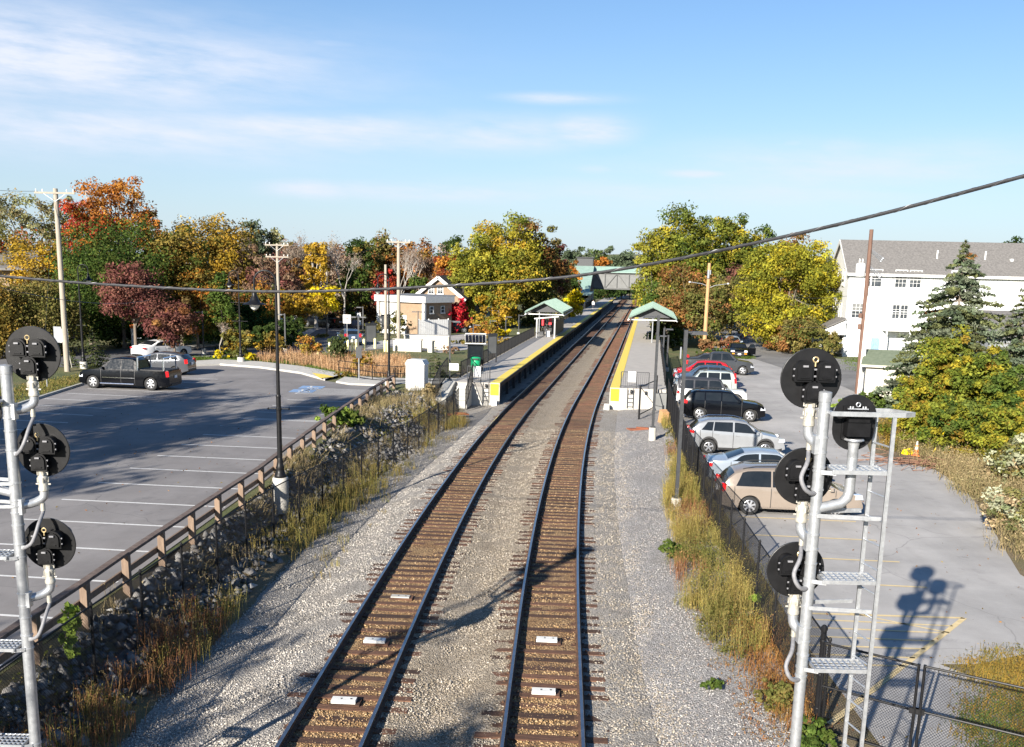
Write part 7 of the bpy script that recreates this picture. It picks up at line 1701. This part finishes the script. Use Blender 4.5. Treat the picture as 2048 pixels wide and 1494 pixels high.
tpx(300,1200,60,24.5,'oliveg','low olive weed clump among the dark rocks behind the left fence',name='weed_plant',cat='plant',th=.02,zb=.2,lpx=8,dens=.25,trunk=False)
tpx(845,815,70,61.,'dry','straw coloured bush on the rocks below the white cabinet',name='shrub',cat='shrub',th=.0,zb=.2,lpx=6,dens=.45,trunk=False)
tpx(135,1190,55,19.4,'lime','bright green weed at the foot of the timber post by the left mast',name='weed_plant',cat='plant',th=.02,zb=.75,lpx=14,dens=.05,trunk=False)
tpx(1428,1358,52,20.7,'green','single green tuft on the right gravel',name='weed_plant',cat='plant',th=.0,zb=-.12,lpx=7,dens=.35,trunk=False)
tpx(1560,1360,95,19.6,'oliveg','green brown weed at the foot of the fence left of the right mast',name='weed_plant',cat='plant',th=.0,zb=-.05,lpx=9,dens=.16,trunk=False)
tpx(1630,1440,95,17.6,'green','green leafy weed at the foot of the thick gate post',name='weed_plant',cat='plant',th=.0,zb=-.02,lpx=10,dens=.16,trunk=False)
tpx(1512,1188,24,25.5,'lime','small lime green sprig at the right chain link fence',name='weed_plant',cat='plant',th=.0,zb=.3,lpx=8,dens=.3,trunk=False)
tpx(1345,1075,50,31.,'green','grey green weed clump left of the right fence',name='weed_plant',cat='plant',th=.0,zb=-.1,lpx=7,dens=.25,trunk=False)
# ---- grasses: one bent blade = 2 stacked quads
def blades(P,h,w,C,lean=.25,bias=(0,0)):
    n=len(P);a=RNG.uniform(0,2*PI,n);d=np.stack([np.cos(a),np.sin(a),0*a],1);s=np.stack([-np.sin(a),np.cos(a),0*a],1)
    b=RNG.uniform(0,2*PI,n);ln=RNG.normal(0,lean,n)[:,None];L=np.stack([np.cos(b),np.sin(b),0*b],1)*ln+np.array([bias[0],bias[1],0])
    h=h[:,None];w=np.broadcast_to(np.array(w),(n,))[:,None]
    m=P+L*h*.45+np.array([0,0,1])*h*.6;t=P+L*h*1.1+np.array([0,0,1])*h*(1-.25*np.abs(ln))
    V=np.stack([P-s*w,P+s*w,m+s*w*.8,m-s*w*.8,t+s*w*.12,t-s*w*.12],1).reshape(-1,3)
    Fc=np.stack([np.array([0,1,2,3])+6*np.arange(n)[:,None],np.array([3,2,4,5])+6*np.arange(n)[:,None]],1).reshape(-1,4)
    return V,Fc,np.repeat(C,6,0)
def merge(parts):
    V,Fc,C=[],[],[];o=0
    for a,b,c in parts:V.append(a);Fc.append(b+o);C.append(c);o+=len(a)
    return np.vstack(V),np.vstack(Fc),np.vstack(C)
def patchy(f,k=.25,ph=0):
    def g():
        for _ in range(40):
            p=f();v=math.sin(p[1]*.93+p[0]*.4+ph)+math.sin(p[1]*.41-p[0]*1.3+ph*2)+.7*math.sin(p[1]*2.3+p[0]*2.1+ph)
            if v>k:return p
        return p
    return g
def weedfield(name,sampler,nclump,per,h0,h1,pal,w=.008,spread=.16,plume=None,lean=.25,pl=.035,leaf=None,bias=(0,0)):
    parts=[];B=[];Hh=[];Cc=[];PP=[];PC=[]
    for _ in range(nclump):
        p=np.array(sampler());h=RNG.uniform(h0,h1);k=int(per*RNG.uniform(.5,1.4))+1;q=p+np.hstack([RNG.normal(0,spread,(k,2)),np.zeros((k,1))])
        c=pick(pal,1,.2)[0];B.append(q);hh=h*RNG.uniform(.55,1.1,k);Hh.append(hh);Cc.append(np.clip(c*.6+pick(pal,k,.12)*.4,0,1))
        if plume:
            m=int(k*plume)+1;u=RNG.uniform(.35,1.08,m);j=RNG.integers(0,k,m);PP.append(q[j]+np.stack([RNG.normal(0,.05,m)+bias[0]*h*u*.6,RNG.normal(0,.05,m)+bias[1]*h*u*.6,hh[j]*u],1));PC.append(np.clip(c*.5+pick(pal,m,.2)*.5,0,1))
    P=np.vstack(B);parts.append(blades(P,np.concatenate(Hh),w,np.vstack(Cc),lean,bias))
    if plume:
        P=np.vstack(PP);parts.append(leafquads(P,RNG.normal(0,1,(len(P),3)),pl,np.vstack(PC),.4))
    return tag(npmesh(name,*merge(parts),'dry_blade'),kind='stuff')
def onband(s0,s1,d0,d1,zf,pw=1):
    def f():
        s=s0+(s1-s0)*RNG.uniform()**pw;d=RNG.uniform(d0,d1);p=T(s,d);return (p.x,p.y,zf(s,d))
    return f
zr=lambda s,d:float(np.interp(d,[4.4,5,5.32,6.3],[-.1,-.05,-.02,ZR-.02]))
def band2(s0,s1,lo,hi,zf):
    def f():
        s=RNG.uniform(s0,s1);p=T(s,0);d=RNG.uniform(lo(s),hi(s));p=T(s,d);return (p.x,p.y,zf(s,d))
    return f
lowd=lambda s:float(np.interp(s,[22,24,29,33,38,45,60],[4.3,3.7,3.6,4.0,4.0,4.7,4.95]))
weedfield('goldenrod_bank',patchy(band2(23,41,lowd,lambda s:5.25,zr),.2),190,20,.2,1.2,'gr',.005,.12,plume=7,lean=.24,pl=.042)
weedfield('goldenrod_bank',patchy(band2(22.3,45,lowd,lambda s:5.3,zr),.1,2),110,18,.15,.85,'oliveg',.005,.15,plume=8,lean=.3,pl=.05)
weedfield('goldenrod_bank',patchy(band2(23,50,lowd,lambda s:5.3,zr),.2,4),60,16,.3,.95,'redw',.006,.15,plume=3,lean=.25,pl=.05)
weedfield('goldenrod_bank',patchy(band2(40,60,lowd,lambda s:5.25,zr),.6),70,12,.3,.95,'gr',.007,.12,plume=2.5,lean=.16,pl=.055)
weedfield('dry_weeds',band2(24,62,lambda s:5.4,lambda s:6.1,lambda s,d:.02),190,12,.2,.6,'gr',.007,.14,plume=2,pl=.05)
weedfield('brown_weeds',band2(18.5,25,lambda s:4.5,lambda s:5.7,zr),150,14,.12,.5,'rust',.006,.16,plume=2,pl=.04)
weedfield('fallen_leaves',band2(14,26,lambda s:3.9,lambda s:5.6,zr),260,5,.03,.08,'rust',.012,.2,plume=2,pl=.05)
zl=lambda s,d:gz_left(s,d)
weedfield('bank_weeds',patchy(onband(13,62,-9.1,-7.9,zl),.3,1),230,13,.25,.8,'gr',.006,.13,plume=2.2,lean=.2,pl=.045)
weedfield('bank_weeds',patchy(onband(13,60,-10.2,-8.6,zl),.3,3),110,10,.25,.8,'dry',.006,.15,plume=1.6,lean=.35,pl=.045)
weedfield('bank_weeds',patchy(band2(28,60,lambda s:dl0(s)-.2,lambda s:dl0(s)+.9,zl),.5,5),100,18,.3,1.0,'gr',.007,.14,plume=2.5,lean=.2,pl=.05)
weedfield('brown_weeds',onband(13,24,-9.3,-8.0,zl),150,16,.3,.85,'redw',.006,.15,plume=2.2,lean=.25,pl=.04)
weedfield('shoulder_weeds',onband(28,62,-8.0,-6.3,lambda s,d:zprof(d)),60,12,.1,.4,'gr',.007,.14,plume=2,pl=.045)
weedfield('straw_grass',patchy(band2(26,62,lambda s:gd(s)-.2,lambda s:gd(s)+.9,zl),.5,6),110,20,.35,.8,'dry',.006,.2,plume=.8,lean=.5,pl=.04,bias=(.35,-.1))
weedfield('straw_grass',patchy(band2(50,65,lambda s:gd(s)+.4,lambda s:dl0(s)-.1,zl),.3),110,22,.3,.8,'dry',.007,.25,plume=1,lean=.5,pl=.05)
def pxs(poly,z):
    P=[G(x,y,z) for x,y in poly];xs=[p.x for p in P];ys_=[p.y for p in P]
    def ins(x,y):
        c=False
        for i in range(len(P)):
            a,b=P[i],P[i-1]
            if (a.y>y)!=(b.y>y) and x<(b.x-a.x)*(y-a.y)/(b.y-a.y)+a.x:c=not c
        return c
    def f():
        while True:
            x=RNG.uniform(min(xs),max(xs));y=RNG.uniform(min(ys_),max(ys_))
            if ins(x,y):return (x,y,z)
    return f
weedfield('reeds',pxs([(505,718),(560,714),(700,722),(815,722),(822,738),(815,755),(760,756),(680,745),(600,732),(520,726)],ZL),210,24,.45,1.15,'reed',.014,.35,plume=.8,lean=.12,pl=.12)
weedfield('verge_grass',pxs([(380,716),(480,716),(560,722),(700,752),(690,758),(600,733),(520,725),(400,722)],ZL),260,24,.12,.3,'green',.02,.4,lean=.3)
weedfield('dry_grass_bank',pxs([(1790,905),(1830,880),(1930,868),(2100,850),(2300,880),(2250,1180),(2040,1120),(2010,1060),(1955,1000),(1905,955),(1850,920)],ZR),950,42,.4,1.1,'dry',.009,.4,plume=2,lean=.45,pl=.09,bias=(-.3,-.25))
weedfield('dry_grass_bank',pxs([(1760,860),(1830,850),(1960,850),(2060,840),(2060,900),(1930,930),(1850,905),(1780,900)],ZR),300,38,.4,.95,'olive',.01,.3,plume=2.5,lean=.4,pl=.1,bias=(-.2,-.2))
weedfield('gate_weeds',pxs([(1905,1330),(2048,1300),(2200,1380),(2200,1700),(1990,1640),(1930,1480)],.1),300,22,.1,.42,'olive',.007,.2,plume=2.5,lean=.4,pl=.05)
weedfield('gate_weeds',pxs([(1930,1420),(2048,1400),(2150,1500),(2100,1640),(1980,1600)],.1),160,22,.08,.3,'green',.008,.2,plume=3,lean=.4,pl=.06)
weedfield('kerb_weeds',pxs([(1400,722),(1420,716),(1505,720),(1500,714),(1420,710)],ZR),60,30,.15,.4,'green',.02,.3,plume=2,pl=.1)
weedfield('lawn',pxs([(1690,720),(1760,705),(1800,725),(1760,745),(1700,742)],ZR),160,24,.05,.14,'green',.03,.5,lean=.4)
weedfield('verge_grass',pxs([(-60,830),(0,810),(150,768),(200,752),(170,748),(60,770),(-60,795)],ZL),230,26,.06,.17,'verge',.02,.4,lean=.35)
tpx(1458,672,62,114.5,'redw','round red brown shrub bed at the foot of the orange stained pole, left clump',name='shrub',cat='shrub',th=0,dens=.7,trunk=False,group='red shrubs')
tpx(1415,676,40,113.5,'redw','round red brown shrub at the foot of the orange stained pole, nearer the pole',name='shrub',cat='shrub',th=0,dens=.7,trunk=False,group='red shrubs')
tpx(1436,696,90,110.5,'green','low green ground cover in front of the red shrubs',name='shrub',cat='shrub',th=0,dens=.5,trunk=False)
# trees standing out of view on the left, whose shade falls across the car park and the tracks
for x,y,H,W_,pal,lab in ((-27.5,24,18.5,5.5,'oliveg','slim tall tree off the left edge shading the car park'),(-31,9,14,9,'olive','tree off the left edge shading the near car park'),(-31.5,16,15.5,9,'oliveg','tree off the left edge shading the car park, nearest'),(-35,23,16,9.5,'olive','tree off the left edge shading the car park, second'),(-33.5,29,15.5,9,'oliveg','tree off the left edge shading the car park, third'),(-43,22,15,11,'olive','tree off the left edge shading the car park, farthest'),(-24,-6,12.5,9,'olive','tree behind the camera shading the car park corner')):
    tree('shade_tree',lab,(x,y,ZL),H,W_,pal,5200,.42,th=.25,cat='tree',group='trees beyond the left photo edge')
for x,y,H,W_,lab in ((-17.5,-3,12.5,6,'slim tree behind the camera whose shade crosses the ballast'),(-12.5,-4,11,4.5,'thin tree behind the camera whose shade lies between the tracks')):
    tree('shade_tree',lab,(x,y,-.2),H,W_,'olive',1500,.3,th=.3,cat='tree',group='trees beyond the left photo edge',fill=.35,clump=.12)

# matted low cover under the weeds
def mat_cover(name,sampler,n,pal,size,h):
    P=np.array([sampler() for _ in range(n)]);P[:,2]+=RNG.uniform(0,h,n)
    return tag(npmesh(name,*leafquads(P,RNG.normal(0,.6,(n,3))+np.array([0,0,1.]),size,pick(pal,n,.25),.5),'dry_blade'),kind='stuff')
mat_cover('ground_cover',patchy(onband(13,62,-10.2,-8.1,lambda s,d:gz_left(s,d)),.3,1),2600,'oliveg',.1,.16)
mat_cover('ground_cover',onband(13,62,-10.2,-8.3,lambda s,d:gz_left(s,d)),1200,'dry',.12,.12)
mat_cover('ground_cover',patchy(band2(21.5,60,lowd,lambda s:5.9,zr),.1,2),3800,'oliveg',.09,.22)
mat_cover('leaf_litter',band2(14,40,lambda s:4.2,lambda s:6.3,zr),1500,'rust',.06,.03)
mat_cover('leaf_litter',onband(14,60,-24,-10.6,lambda s,d:ZL+.03),420,'rust',.08,.01)
mat_cover('leaf_litter',onband(16,60,6.2,14,lambda s,d:ZR+.035),260,'rust',.07,.01)
mat_cover('ground_cover',pxs([(1790,905),(1830,880),(1930,868),(2100,850),(2300,880),(2250,1180),(2040,1120),(2010,1060),(1955,1000),(1905,955),(1850,920)],ZR),7000,'dry',.16,.3)
